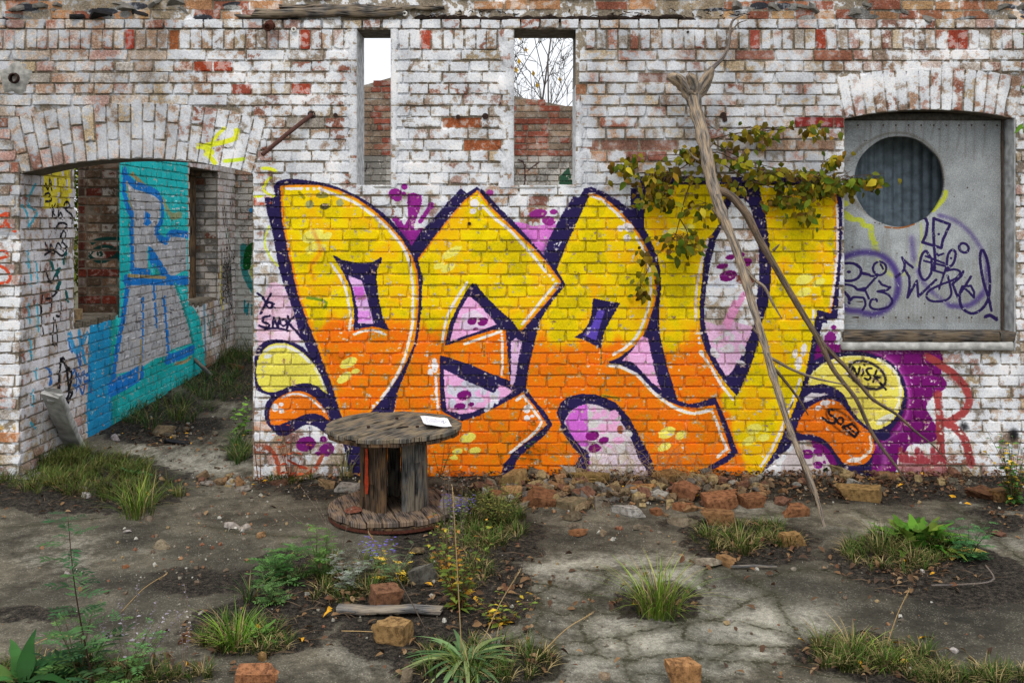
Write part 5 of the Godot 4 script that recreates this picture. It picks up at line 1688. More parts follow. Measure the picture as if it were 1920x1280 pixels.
func tuft_mesh(blades: int, spread: float, h: float, w: float, green: Array, dry: float, sd: int) -> ArrayMesh:
	var keep := rng.state
	rng.seed = sd
	var st := begin()
	for i in blades:
		var t := rng.randf() * TAU
		var rr := spread * sqrt(rng.randf())
		var d := Vector3(cos(t), 0, sin(t))
		var dirn := (d + Vector3(rng.randf_range(-0.7, 0.7), 0, rng.randf_range(-0.7, 0.7))).normalized()
		var c: Array = green[rng.randi() % green.size()]
		var k := rng.randf_range(0.75, 1.25)
		var col := lin(c[0] * k, c[1] * k, c[2] * k)
		if rng.randf() < dry: col = lin(146 * k * 0.9, 130 * k * 0.9, 90 * k * 0.9)
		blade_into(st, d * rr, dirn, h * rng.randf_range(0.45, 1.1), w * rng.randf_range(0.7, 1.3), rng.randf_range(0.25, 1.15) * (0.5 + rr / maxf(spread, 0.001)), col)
	rng.state = keep
	return done(st)

# ---------------------------------------------------------------- ground
func ground_v(z: float) -> float: return (z + 4.8) / 4.4 * 0.28 if z < -0.4 else 0.28 + (z + 0.4) / 3.4 * 0.72

func ground_z(v: float) -> float: return v / 0.28 * 4.4 - 4.8 if v < 0.28 else (v - 0.28) / 0.72 * 3.4 - 0.4

var soft_round: Image
func ground_stamp(on: Image, x: float, z: float, rx: float, rz: float, alpha: float) -> void:
	var w := on.get_width()
	var h := on.get_height()
	var px := maxi(3, int(rx / 7.2 * w * 2.0))
	var pz := maxi(3, int((ground_v(z + rz) - ground_v(z - rz)) * h))
	var key := "g%d %d %.2f" % [px, pz, alpha]
	if not brushes.has(key):
		var b := soft_round.duplicate()
		b.resize(px, pz, Image.INTERPOLATE_BILINEAR)
		if alpha < 1.0:
			for yy in pz:
				for xx in px:
					var c: Color = b.get_pixel(xx, yy)
					b.set_pixel(xx, yy, Color(1, 1, 1, c.a * alpha))
		brushes[key] = b
	on.blend_rect(brushes[key], Rect2i(0, 0, px, pz), Vector2i(int((x + 3.6) / 7.2 * w - px / 2.0), int(ground_v(z) * h - pz / 2.0)))

func ground_patch(on: Image, px: float, py: float, rx: float, ry: float, n: int, alpha := 0.6) -> void:
	# a ragged patch as many soft dabs, given where it lies in the view
	for k in n:
		var a := rng.randf() * TAU
		var q := sqrt(rng.randf())
		var p := on_ground(px + cos(a) * rx * q, maxf(py + sin(a) * ry * q, 660.0))
		var m := per_px(py)
		var s := snappedf(minf(rx, ry * 2.2) * m * rng.randf_range(0.5, 0.9), 0.02) + 0.02
		ground_stamp(on, p.x, p.z, s, s, alpha)

func build_ground() -> void:
	soft_round = Image.create_empty(64, 64, false, Image.FORMAT_RGBA8)
	for y in 64:
		for x in 64:
			var d := Vector2(x - 31.5, y - 31.5).length() / 32.0
			soft_round.set_pixel(x, y, Color(1, 1, 1, pow(clampf(1.0 - d, 0, 1), 1.3)))
	var W := 2048
	var H := 1424
	var soil := Image.create_empty(W, H, false, Image.FORMAT_RGBA8)
	var pale := Image.create_empty(W, H, false, Image.FORMAT_RGBA8)
	var dark := Image.create_empty(W, H, false, Image.FORMAT_RGBA8)
	# earth: along the wall, in the room, in islands where the slab is broken
	for s in [[1250, 920, 700, 26, 260], [640, 915, 160, 18, 60], [130, 910, 210, 48, 150], [270, 795, 120, 40, 90], [430, 720, 70, 40, 90], [150, 700, 60, 40, 40], [445, 840, 34, 20, 30], [880, 1000, 110, 60, 90], [860, 1110, 110, 60, 110], [650, 1110, 120, 40, 80], [760, 1190, 90, 40, 70], [480, 1180, 110, 40, 70], [900, 1250, 130, 40, 80], [1410, 1020, 110, 36, 80], [1700, 1050, 130, 40, 90], [1800, 1085, 130, 40, 100], [1620, 1225, 120, 30, 60], [1760, 1270, 180, 24, 60], [120, 1278, 220, 40, 50], [1880, 940, 60, 60, 50], [1235, 1130, 70, 30, 30], [540, 1075, 60, 40, 50], [1300, 985, 60, 16, 20], [390, 1090, 120, 22, 50], [500, 1150, 90, 30, 34], [30, 1150, 120, 14, 40]]:
		ground_patch(soil, s[0], s[1], s[2], s[3], s[4])
	# bare pale slab, swept by rain
	for s in [[1150, 1090, 170, 50, 46], [1180, 1200, 260, 60, 60], [1400, 1140, 160, 60, 46], [1090, 1260, 240, 40, 40], [1440, 960, 60, 26, 16], [1880, 1010, 60, 60, 36], [1620, 990, 60, 30, 12], [330, 858, 120, 26, 70], [400, 880, 90, 16, 36], [700, 960, 60, 16, 8], [150, 1030, 150, 30, 16], [450, 770, 60, 14, 16], [1850, 950, 60, 20, 16], [1030, 1060, 80, 14, 12], [700, 1230, 90, 40, 10]]:
		ground_patch(pale, s[0], s[1], s[2], s[3], s[4], 0.3)
	# damp
	for s in [[330, 1100, 150, 40, 30], [420, 1080, 120, 30, 24], [300, 1020, 240, 34, 26], [150, 1150, 170, 40, 22], [1500, 1090, 140, 40, 26], [1750, 1150, 180, 60, 40], [1850, 1180, 120, 60, 30], [560, 980, 120, 24, 16], [1150, 1010, 120, 20, 18], [1330, 990, 100, 20, 14], [480, 1150, 100, 30, 20], [1600, 1000, 80, 20, 14], [740, 1020, 160, 20, 26]]:
		ground_patch(dark, s[0], s[1], s[2], s[3], s[4], 0.3)
	# cracks with the moss and dirt that fills them
	var crack := Image.create_empty(W, H, false, Image.FORMAT_RGBA8)
	for c in [[970, 1085, 1010, 1092, 1035, 1098, 1100, 1112], [1035, 1098, 1012, 1112, 1014, 1140, 1008, 1175, 1020, 1188, 1042, 1205], [1008, 1175, 980, 1190, 960, 1198], [1042, 1205, 1100, 1200, 1160, 1192, 1230, 1178, 1290, 1170], [1042, 1205, 1048, 1230, 1040, 1262, 1020, 1280], [1048, 1228, 1110, 1226, 1170, 1236, 1176, 1262, 1190, 1280], [1170, 1236, 1240, 1226, 1290, 1230, 1330, 1236, 1420, 1240, 1500, 1244], [1290, 1170, 1340, 1166, 1400, 1172, 1470, 1186, 1500, 1200], [1290, 1170, 1284, 1190, 1310, 1205, 1380, 1210, 1490, 1214], [1340, 1166, 1300, 1160, 1280, 1150], [1360, 1070, 1400, 1092, 1450, 1115, 1466, 1140, 1480, 1170, 1500, 1190], [1400, 1092, 1440, 1086, 1470, 1074, 1520, 1068], [1360, 1070, 1330, 1064, 1322, 1080, 1330, 1110], [1080, 1064, 1130, 1070, 1200, 1066, 1290, 1060], [1600, 955, 1640, 975, 1680, 985], [1770, 940, 1800, 960, 1840, 980, 1850, 1000, 1930, 1060], [380, 985, 470, 1000, 600, 1010], [0, 990, 80, 984, 200, 970], [1090, 1140, 1140, 1150, 1200, 1146], [1200, 1260, 1260, 1262, 1330, 1280], [980, 1110, 996, 1120, 1014, 1140], [1100, 1112, 1160, 1128, 1220, 1140, 1290, 1170], [1100, 1112, 1110, 1140, 1090, 1170, 1100, 1200], [1160, 1192, 1180, 1214, 1176, 1236], [1290, 1230, 1300, 1252, 1330, 1280], [1380, 1210, 1372, 1226, 1330, 1236], [1420, 1240, 1430, 1260, 1470, 1280], [1014, 1140, 1060, 1150, 1090, 1140], [1450, 1115, 1400, 1130, 1370, 1150, 1340, 1166], [1042, 1205, 1000, 1220, 970, 1250], [1500, 1244, 1540, 1262, 1600, 1275], [1100, 1200, 1120, 1215, 1110, 1226], [1520, 1068, 1560, 1075, 1600, 1090], [1130, 1070, 1140, 1090, 1100, 1112]]:
		var p := []
		for i in range(0, c.size(), 2):
			var g := on_ground(c[i], c[i + 1])
			p.append(Vector3(g.x, 0, g.z))
		p = catmull(p, 10)
		for i in p.size() - 1:
			var n := maxi(1, int((p[i + 1] - p[i]).length() / 0.007))
			for j in n:
				var q: Vector3 = p[i].lerp(p[i + 1], float(j) / n)
				q += Vector3(bump_noise.get_noise_2d(q.x * 900, q.z * 900), 0, bump_noise.get_noise_2d(q.z * 900 + 500, q.x * 900)) * 0.022
				ground_stamp(crack, q.x, q.z, 0.012, 0.012, 0.95)
				if (i * 7 + j) % 3 == 0: ground_stamp(crack, q.x, q.z, 0.07, 0.07, 0.2)
	var sb := alpha_of(soil)
	var pb := alpha_of(pale)
	var db := alpha_of(dark)
	var kb := alpha_of(crack)
	var n1 := noise_bytes(W, H, 0.03, 5, 31)
	var n2 := noise_bytes(W, H, 0.006, 3, 32)
	var n3 := noise_bytes(W, H, 0.5, 1, 33)
	var n4 := noise_bytes(W, H, 0.11, 3, 34)
	var out := PackedByteArray()
	out.resize(W * H * 3)
	var high := PackedByteArray()
	high.resize(W * H)
	for i in W * H:
		var a := n1[i] - 128.0
		var m := n2[i] - 128.0
		var g := n3[i] - 128.0
		var q := n4[i] - 128.0
		var k := 1.0 + a * 0.0022 + m * 0.0022 + g * 0.0016 + q * 0.0012
		var r := 86.0 * k
		var gg := 81.0 * k
		var b := 70.0 * k
		var h := 120.0 + g * 0.22 + q * 0.22 + a * 0.15
		var pl := clampf(pb[i] / 255.0 * 1.25 + a * 0.003 + q * 0.002 - 0.1, 0.0, 1.0)
		r = lerpf(r, 126.0 * k, pl)
		gg = lerpf(gg, 123.0 * k, pl)
		b = lerpf(b, 113.0 * k, pl)
		var d := clampf(db[i] / 255.0 * 1.1 + a * 0.003, 0.0, 0.85)
		r = lerpf(r, 50.0 * k, d)
		gg = lerpf(gg, 48.0 * k, d)
		b = lerpf(b, 42.0 * k, d)
		var s := clampf((sb[i] / 255.0 + a * 0.0042 + q * 0.002 - 0.42) * 5.0, 0.0, 1.0)
		if s > 0.0:
			var v := 1.0 + g * 0.006 + q * 0.006 + a * 0.003
			r = lerpf(r, 43.0 * v, s)
			gg = lerpf(gg, 39.0 * v, s)
			b = lerpf(b, 34.0 * v, s)
			h += s * (10.0 + q * 0.3 + g * 0.3)
		var c := clampf(kb[i] / 255.0 * (1.0 + a * 0.006), 0.0, 1.0)
		if c > 0.02:
			r = lerpf(r, 48.0, c * 0.92)
			gg = lerpf(gg, 47.0, c * 0.92)
			b = lerpf(b, 34.0, c * 0.92)
			h -= maxf(0.0, c - 0.3) * 130.0
		if g > 92.0 and a > -10.0 and s < 0.5:
			r = lerpf(r, 190.0, 0.5); gg = lerpf(gg, 186.0, 0.5); b = lerpf(b, 172.0, 0.5)
			h += 26.0
		out[i * 3] = int(clampf(r, 0, 230))
		out[i * 3 + 1] = int(clampf(gg, 0, 230))
		out[i * 3 + 2] = int(clampf(b, 0, 230))
		high[i] = int(clampf(h, 0, 255))
	var mt := StandardMaterial3D.new()
	mt.albedo_texture = ImageTexture.create_from_image(Image.create_from_data(W, H, false, Image.FORMAT_RGB8, out))
	mt.heightmap_enabled = true
	mt.heightmap_texture = ImageTexture.create_from_image(Image.create_from_data(W, H, false, Image.FORMAT_L8, high))
	mt.heightmap_scale = 1.2
	mt.roughness = 0.9
	mt.metallic_specular = 0.25
	mt.texture_repeat = false
	var st := begin()
	var nx := 96
	var rows := []
	var z := -4.75
	while z < 3.0:
		var row := []
		for i in nx + 1:
			var x := -3.58 + 7.16 * i / nx
			row.append([Vector3(x, ground_y(x, z), z), Vector2((x + 3.6) / 7.2, ground_v(z))])
		rows.append(row)
		z += 0.08
	for j in rows.size() - 1:
		for i in nx: four(st, rows[j][i], rows[j][i + 1], rows[j + 1][i + 1], rows[j + 1][i], 0, 0)
	var o := part("concrete_slab", done(st), mt, self, "structure")
	tag(o, "cracked and dirty concrete slab in front of and behind the wall", "concrete slab")
	var wide := PlaneMesh.new()
	wide.size = Vector2(160, 160)
	var far := part("ground", wide, plain("far_ground", Color8(92, 88, 66), 0.95, grain, 0.6), self, "structure")
	far.position = Vector3(0, -0.05, -20)
	tag(far, "rough bare ground around the ruin out to the horizon", "ground")

func alpha_of(img: Image) -> PackedByteArray:
	var d := img.get_data()
	var n := d.size() / 4
	var out := PackedByteArray()
	out.resize(n)
	for i in n: out[i] = d[i * 4 + 3]
	return out

# ---------------------------------------------------------------- cable drum, paper, branch, vine
func disc_planks(parent: Node, called: String, r: float, y: float, thick: float, dirv: Vector2, n: int, m: Material, hole: float) -> void:
	var d := dirv.normalized()
	var w := Vector2(-d.y, d.x)
	var gap := 0.0022
	for i in n:
		var s0 := lerpf(-r, r, float(i) / n) + gap
		var s1 := lerpf(-r, r, float(i + 1) / n) - gap
		var lift := rng.randf_range(-0.004, 0.004)
		var warp := rng.randf_range(-0.004, 0.004)
		var cut := rng.randf_range(-0.012, 0.002)
		var p := PackedVector2Array()
		var k := 6
		for j in k + 1:
			var s := lerpf(s0, s1, float(j) / k)
			var l := sqrt(maxf(0.0, r * r - s * s)) + cut + rng.randf_range(-0.003, 0.003)
			p.append(Vector2(s, maxf(l, 0.004)))
		for j in k + 1:
			var s := lerpf(s1, s0, float(j) / k)
			p.append(Vector2(s, -maxf(0.004, sqrt(maxf(0.0, r * r - s * s)) + cut + rng.randf_range(-0.003, 0.003))))
		var st := begin()
		st.set_smooth_group(-1)
		var off := rng.randf() * 2.0
		var c := p.size()
		# rows across the board so that its surface can cup and wear
		var at := func(v: Vector2, h: float) -> Array:
			var q := w * v.x + d * v.y
			return [Vector3(q.x, y + h + lift + warp * (v.y / r) + 0.0015 * sin(v.y * 60.0 + i), q.y), Vector2(v.x * 2.2 + off, v.y * 1.0 + off)]
		var e := 0.004
		var inner := PackedVector2Array()
		var mid := Vector2((s0 + s1) / 2, 0)
		for v in p: inner.append(v - Vector2(signf(v.x - mid.x) * e * float(absf(v.x - mid.x) > (s1 - s0) * 0.3), signf(v.y) * e))
		for j in c:
			var jn := (j + 1) % c
			four(st, at.call(p[j], -e), at.call(inner[j], 0.0), at.call(inner[jn], 0.0), at.call(p[jn], -e), 0, 0)
			four(st, at.call(p[j], -thick), at.call(p[j], -e), at.call(p[jn], -e), at.call(p[jn], -thick), 0, 0)
		for j in k:
			four(st, at.call(inner[j], 0.0), at.call(inner[c - 1 - j], 0.0), at.call(inner[c - 2 - j], 0.0), at.call(inner[j + 1], 0.0), 0, 0)
			four(st, at.call(p[j], -thick), at.call(p[j + 1], -thick), at.call(p[c - 2 - j], -thick), at.call(p[c - 1 - j], -thick), 0, 0)
		part(called, done(st), m, parent)

func build_drum() -> void:
	var top_y := 0.492
	var c := Vector3(-0.637, 0, 0.735)
	c.y = ground_y(c.x, c.z) + 0.004
	var drum := thing("cable_drum", "weathered wooden cable drum standing on end like a table before the wall", "cable drum", c)
	var wood := wood_material("drum_top", Color8(126, 117, 105))
	var brown := wood_material("drum_brown", Color8(104, 84, 66))
	var grey := wood_material("drum_grey", Color8(124, 118, 110))
	var flange := wood_material("drum_flange", Color8(132, 116, 104))
	var dir := Vector2(0.29, -0.47)
	disc_planks(drum, "top_plank", 0.366, top_y, 0.022, dir, 9, wood, 0.0)
	disc_planks(drum, "underside_plank", 0.358, top_y - 0.025, 0.02, Vector2(-0.47, -0.29), 7, brown, 0.0)
	disc_planks(drum, "base_plank", 0.353, 0.062, 0.024, Vector2(-0.30, -0.95), 9, flange, 0.0)
	disc_planks(drum, "base_underplank", 0.348, 0.034, 0.026, Vector2(0.95, -0.3), 7, brown, 0.0)
	var n := 14
	for i in n:
		var a := TAU * i / n + 0.10
		# the gaps of missing staves, as they show towards the viewer
		if i in [3]: continue
		var d := Vector3(cos(a), 0, sin(a))
		var wide := 0.071
		var m := brown if (i in [4, 5, 6, 7, 8]) else grey
		part("stave", plank_mesh(d * (0.165 + rng.randf_range(-0.006, 0.006)) + Vector3(0, 0.062, 0), d * (0.165 + rng.randf_range(-0.006, 0.006)) + Vector3(0, 0.45, 0), Vector3(-d.z, 0, d.x), wide, 0.024, 0.003), m, drum)
	# orange overspray on one stave and on the foot, a rusty iron band round the edge of the foot
	var hoop := begin()
	var prev := []
	for i in 49:
		var t := TAU * i / 48.0
		var row := []
		for y in [0.010, 0.026]: row.append([Vector3(cos(t) * 0.353, y, sin(t) * 0.353), Vector2.ZERO])
		if prev: four(hoop, prev[0], row[0], row[1], prev[1], 0, 0)
		prev = row
	part("iron_hoop", done(hoop), plain("rust_red", Color8(92, 52, 40)), drum)
	var spray := plain("orange_spray", Color8(206, 74, 40), 0.85, grain, 3.0)
	var a5 := TAU * 5.0 / n + 0.10
	var dd := Vector3(cos(a5), 0, sin(a5))
	var sd := Vector3(-dd.z, 0, dd.x)
	var sp := begin()
	var q := []
	for i in 9:
		var f := i / 8.0
		var wv := 0.010 + 0.014 * sin(PI * clampf(f * 1.1, 0, 1)) * (0.6 + 0.4 * sin(f * 9.0))
		var base := dd * 0.1812 + Vector3(0, 0.15 + 0.24 * f, 0) + sd * 0.008
		var row := [[base - sd * wv, Vector2.ZERO], [base + sd * (wv * 0.8), Vector2.ZERO]]
		if q: four(sp, row[0], row[1], q[1], q[0], 0, 0)
		q = row
	part("orange_paint", done(sp), spray, drum)
	sp = begin()
	var fan := []
	for k in 18:
		var t := TAU * k / 18.0
		fan.append(Vector3(-0.20 + cos(t) * 0.045 * rng.randf_range(0.8, 1.1), 0.0685, 0.13 + sin(t) * 0.07 * rng.randf_range(0.8, 1.1)))
	for k in 18:
		for v in [Vector3(-0.20, 0.0685, 0.13), fan[k], fan[(k + 1) % 18]]: sp.add_vertex(v)
	part("orange_paint", done(sp), plain("faded_spray", Color8(150, 92, 72), 0.9, pitted, 6.0), drum)
	for k in 3:
		var b := CylinderMesh.new()
		b.top_radius = 0.009; b.bottom_radius = 0.009; b.height = 0.008; b.radial_segments = 8
		var o := part("bolt", b, plain("rust_dark", Color8(62, 44, 38)), drum)
		var t := 0.5 + TAU * k / 3.0
		o.position = Vector3(cos(t) * 0.15, top_y + 0.003, sin(t) * 0.15)
	# axle hole and splits: flat dark chips whose colour stands for shade inside
	for s in [[-0.02, 0.03, 0.05, 0.3], [0.05, 0.08, 0.045, -0.3]]:
		var hole := part("split", chunk(2, Vector3(s[2] * 1.6, 0.006, 0.022), 0.6), plain("split_shade", Color8(34, 28, 24), 0.95), drum)
		hole.position = Vector3(s[0], top_y + 0.002, s[1])
		hole.rotation.y = 1.0 + s[3]
	# the sheet of paper
	var paper := thing("paper_sheet", "white sheet of handwritten paper lying on top of the cable drum", "paper", c + Vector3(0.225, top_y + 0.009, 0.01), 0.15)
	canvas(192, 256, 1.0, 0, 0)
	im.fill(Color8(226, 228, 234))
	for k in 7:
		var y := 40.0 + k * 22.0
		var x := 30.0
		while x < 110.0 + rng.randf() * 50.0:
			stroke([x, y + rng.randf_range(-5, 5), x + 5, y + rng.randf_range(-8, 6), x + 10, y + rng.randf_range(-3, 8)], 2.2, Color8(84, 92, 140))
			x += 13.0
	stroke([130, 180, 150, 150, 140, 200, 170, 170], 3.0, Color8(70, 76, 120))
	var pm := StandardMaterial3D.new()
	pm.albedo_texture = ImageTexture.create_from_image(im)
	pm.roughness = 0.8
	var ps := begin()
	var pr := []
	for j in 7:
		var row := []
		for i in 6:
			var u := i / 5.0 - 0.5
			var v := j / 6.0 - 0.5
			row.append([Vector3(u * 0.135 + v * 0.02, 0.003 + 0.010 * u * u + 0.007 * sin(v * 7.0 + u * 4.0) + 0.006, v * 0.24), Vector2(i / 5.0, j / 6.0)])
		if pr:
			for i in 5: four(ps, pr[i], pr[i + 1], row[i + 1], row[i], 0, 0)
		pr = row
	part("sheet", done(ps), pm, paper)
	var rock := rubble(852, 952, 46, 34, 0.9, [150, 142, 130], 2, "grey triangular rock lying on the foot of the cable drum at its right side", "rock", 0.55)
	rock.position = c + Vector3(0.315, 0.095, 0.12)

func along(pairs: Array, z_low: float, z_high: float, y_low: float, y_high: float) -> Array:
	var out := []
	for i in range(0, pairs.size(), 2):
		var t := clampf((y_low - pairs[i + 1]) / (y_low - y_high), 0, 1)
		out.append(seen(pairs[i], pairs[i + 1], lerpf(z_low, z_high, t)))
	return out

func bark(key: String, col: Color) -> StandardMaterial3D:
	var m := wood_material(key, col)
	m.uv1_scale = Vector3(3.0, 0.7, 1)
	m.heightmap_scale = 0.25
	return m

func build_branch() -> void:
	var foot := on_ground(1547, 990)
	var br := thing("dead_branch", "long dry forked branch leaning against the wall, its broken root end uppermost", "branch")
	var bk := bark("bark_grey", Color8(186, 170, 154))
	var b2 := bark("bark_dark", Color8(146, 128, 112))
	var zl := foot.z
	var main := along([1547, 990, 1537, 950, 1521, 900, 1500, 850, 1480, 800, 1455, 720, 1432, 640, 1408, 560, 1385, 480, 1366, 430, 1347, 380, 1331, 320, 1317, 250, 1305, 205, 1298, 172], zl, 0.13, 990, 170)
	main[0].y = foot.y - 0.01
	var r := [0.006, 0.009, 0.013, 0.015, 0.017, 0.019, 0.020, 0.022, 0.024, 0.026, 0.032, 0.036, 0.035, 0.038, 0.050]
	var fine := catmull(main, 5)
	var rf := []
	for i in fine.size(): rf.append(lerpf(r[mini(i / 5, r.size() - 1)], r[mini(i / 5 + 1, r.size() - 1)], (i % 5) / 5.0) * (1.0 + 0.07 * sin(i * 1.7) + (0.22 if i % 11 == 4 else 0.0)))
	part("trunk", tube(fine, rf, 14, 0.10), bk, br)
	# the root crown: horns spreading from the thick end
	var horns := begin()
	for h in [[[1298, 178, 1285, 165, 1270, 150, 1252, 143], [0.05, 0.042, 0.034, 0.020], 0.13, 0.16], [[1300, 185, 1314, 162, 1326, 143, 1336, 128], [0.048, 0.036, 0.027, 0.018], 0.13, 0.13], [[1298, 180, 1300, 160, 1296, 146, 1290, 140], [0.046, 0.040, 0.030, 0.018], 0.13, 0.2], [[1302, 180, 1318, 168, 1330, 150, 1338, 136], [0.04, 0.03, 0.018, 0.006], 0.12, 0.1], [[1296, 175, 1280, 152, 1276, 146, 1268, 140], [0.03, 0.02, 0.014, 0.005], 0.16, 0.2]]:
		var p := along(h[0], h[2], h[3], h[0][1], h[0][7])
		tube_into(horns, catmull(p, 3), spread_radii(h[1], 3), 10, 0.24)
	part("root_crown", done(horns), bk, br)
	var twig := func(called: String, pairs: Array, za: float, zb: float, radii: Array, m: Material) -> void:
		var p := along(pairs, za, zb, pairs[1], pairs[pairs.size() - 1])
		part(called, tube(catmull(p, 4), spread_radii(radii, 4), 8, 0.06), m, br)
	twig.call("top_twig", [1330, 134, 1340, 124, 1357, 106, 1367, 82, 1371, 46, 1380, 34, 1394, 28], 0.13, 0.06, [0.018, 0.014, 0.011, 0.010, 0.008, 0.006, 0.003], bark("bark_pale", Color8(160, 148, 142)))
	twig.call("top_twig", [1372, 60, 1384, 44, 1400, 38], 0.08, 0.05, [0.005, 0.004, 0.002], mats["bark_pale"])
	# z from the trunk's own depth at that height
	var zat := func(py: float) -> float: return lerpf(zl, 0.13, clampf((990.0 - py) / 820.0, 0, 1))
	twig.call("limb", [1347, 356, 1372, 368, 1400, 402, 1426, 452, 1455, 502, 1482, 548, 1510, 595, 1536, 638, 1564, 694, 1604, 745, 1627, 794, 1644, 825, 1665, 853, 1681, 874, 1697, 900, 1715, 930], zat.call(356.0), 0.35, [0.0252, 0.0252, 0.0244, 0.0222, 0.0200, 0.0185, 0.0178, 0.0163, 0.0141, 0.0126, 0.0111, 0.0104, 0.0089, 0.0074, 0.0052, 0.0030], b2)
	twig.call("limb", [1536, 636, 1564, 666, 1587, 689, 1616, 724, 1639, 750, 1681, 776, 1714, 806, 1747, 832, 1776, 862], 0.24, 0.12, [0.014, 0.014, 0.013, 0.012, 0.011, 0.009, 0.007, 0.005, 0.003], b2)
	twig.call("twig", [1440, 668, 1462, 680, 1482, 691, 1517, 705, 1541, 712, 1587, 721], zat.call(668.0), 0.5, [0.010, 0.009, 0.008, 0.007, 0.006, 0.003], bk)
	twig.call("twig", [1448, 685, 1477, 720, 1498, 748, 1516, 778], zat.call(685.0), 0.5, [0.009, 0.008, 0.007, 0.003], b2)
	twig.call("twig", [1382, 482, 1392, 496, 1415, 524, 1434, 539, 1449, 568, 1467, 598], zat.call(482.0), 0.5, [0.012, 0.011, 0.010, 0.009, 0.007, 0.003], bk)
	twig.call("twig", [1492, 830, 1505, 870, 1514, 900, 1522, 925], zat.call(830.0), 0.72, [0.012, 0.010, 0.009, 0.006], b2)
	twig.call("twig", [1302, 211, 1320, 225, 1338, 240, 1354, 248], 0.2, 0.1, [0.003, 0.003, 0.003, 0.002], mats["bark_pale"])
	for q in [[1322, 280, 1334, 272, 1341, 262], [1352, 405, 1340, 398, 1334, 388], [1401, 540, 1412, 534, 1418, 524], [1426, 628, 1416, 620, 1411, 608], [1470, 770, 1482, 764, 1488, 752], [1310, 300, 1298, 292, 1290, 280], [1488, 826, 1478, 820, 1474, 810]]:
		twig.call("twig_stub", q, zat.call(q[1]), zat.call(q[1]) + 0.03, [0.009, 0.006, 0.0025], bk)
	twig.call("twig", [1560, 690, 1540, 640, 1531, 622], 0.28, 0.22, [0.012, 0.014, 0.006], b2)
	twig.call("twig", [1450, 470, 1462, 458], 0.5, 0.52, [0.010, 0.003], b2)

func spread_radii(r: Array, n: int) -> Array:
	var out := []
	for i in r.size() - 1:
		for j in n: out.append(lerpf(r[i], r[i + 1], float(j) / n))
	out.append(r[r.size() - 1])
	return out

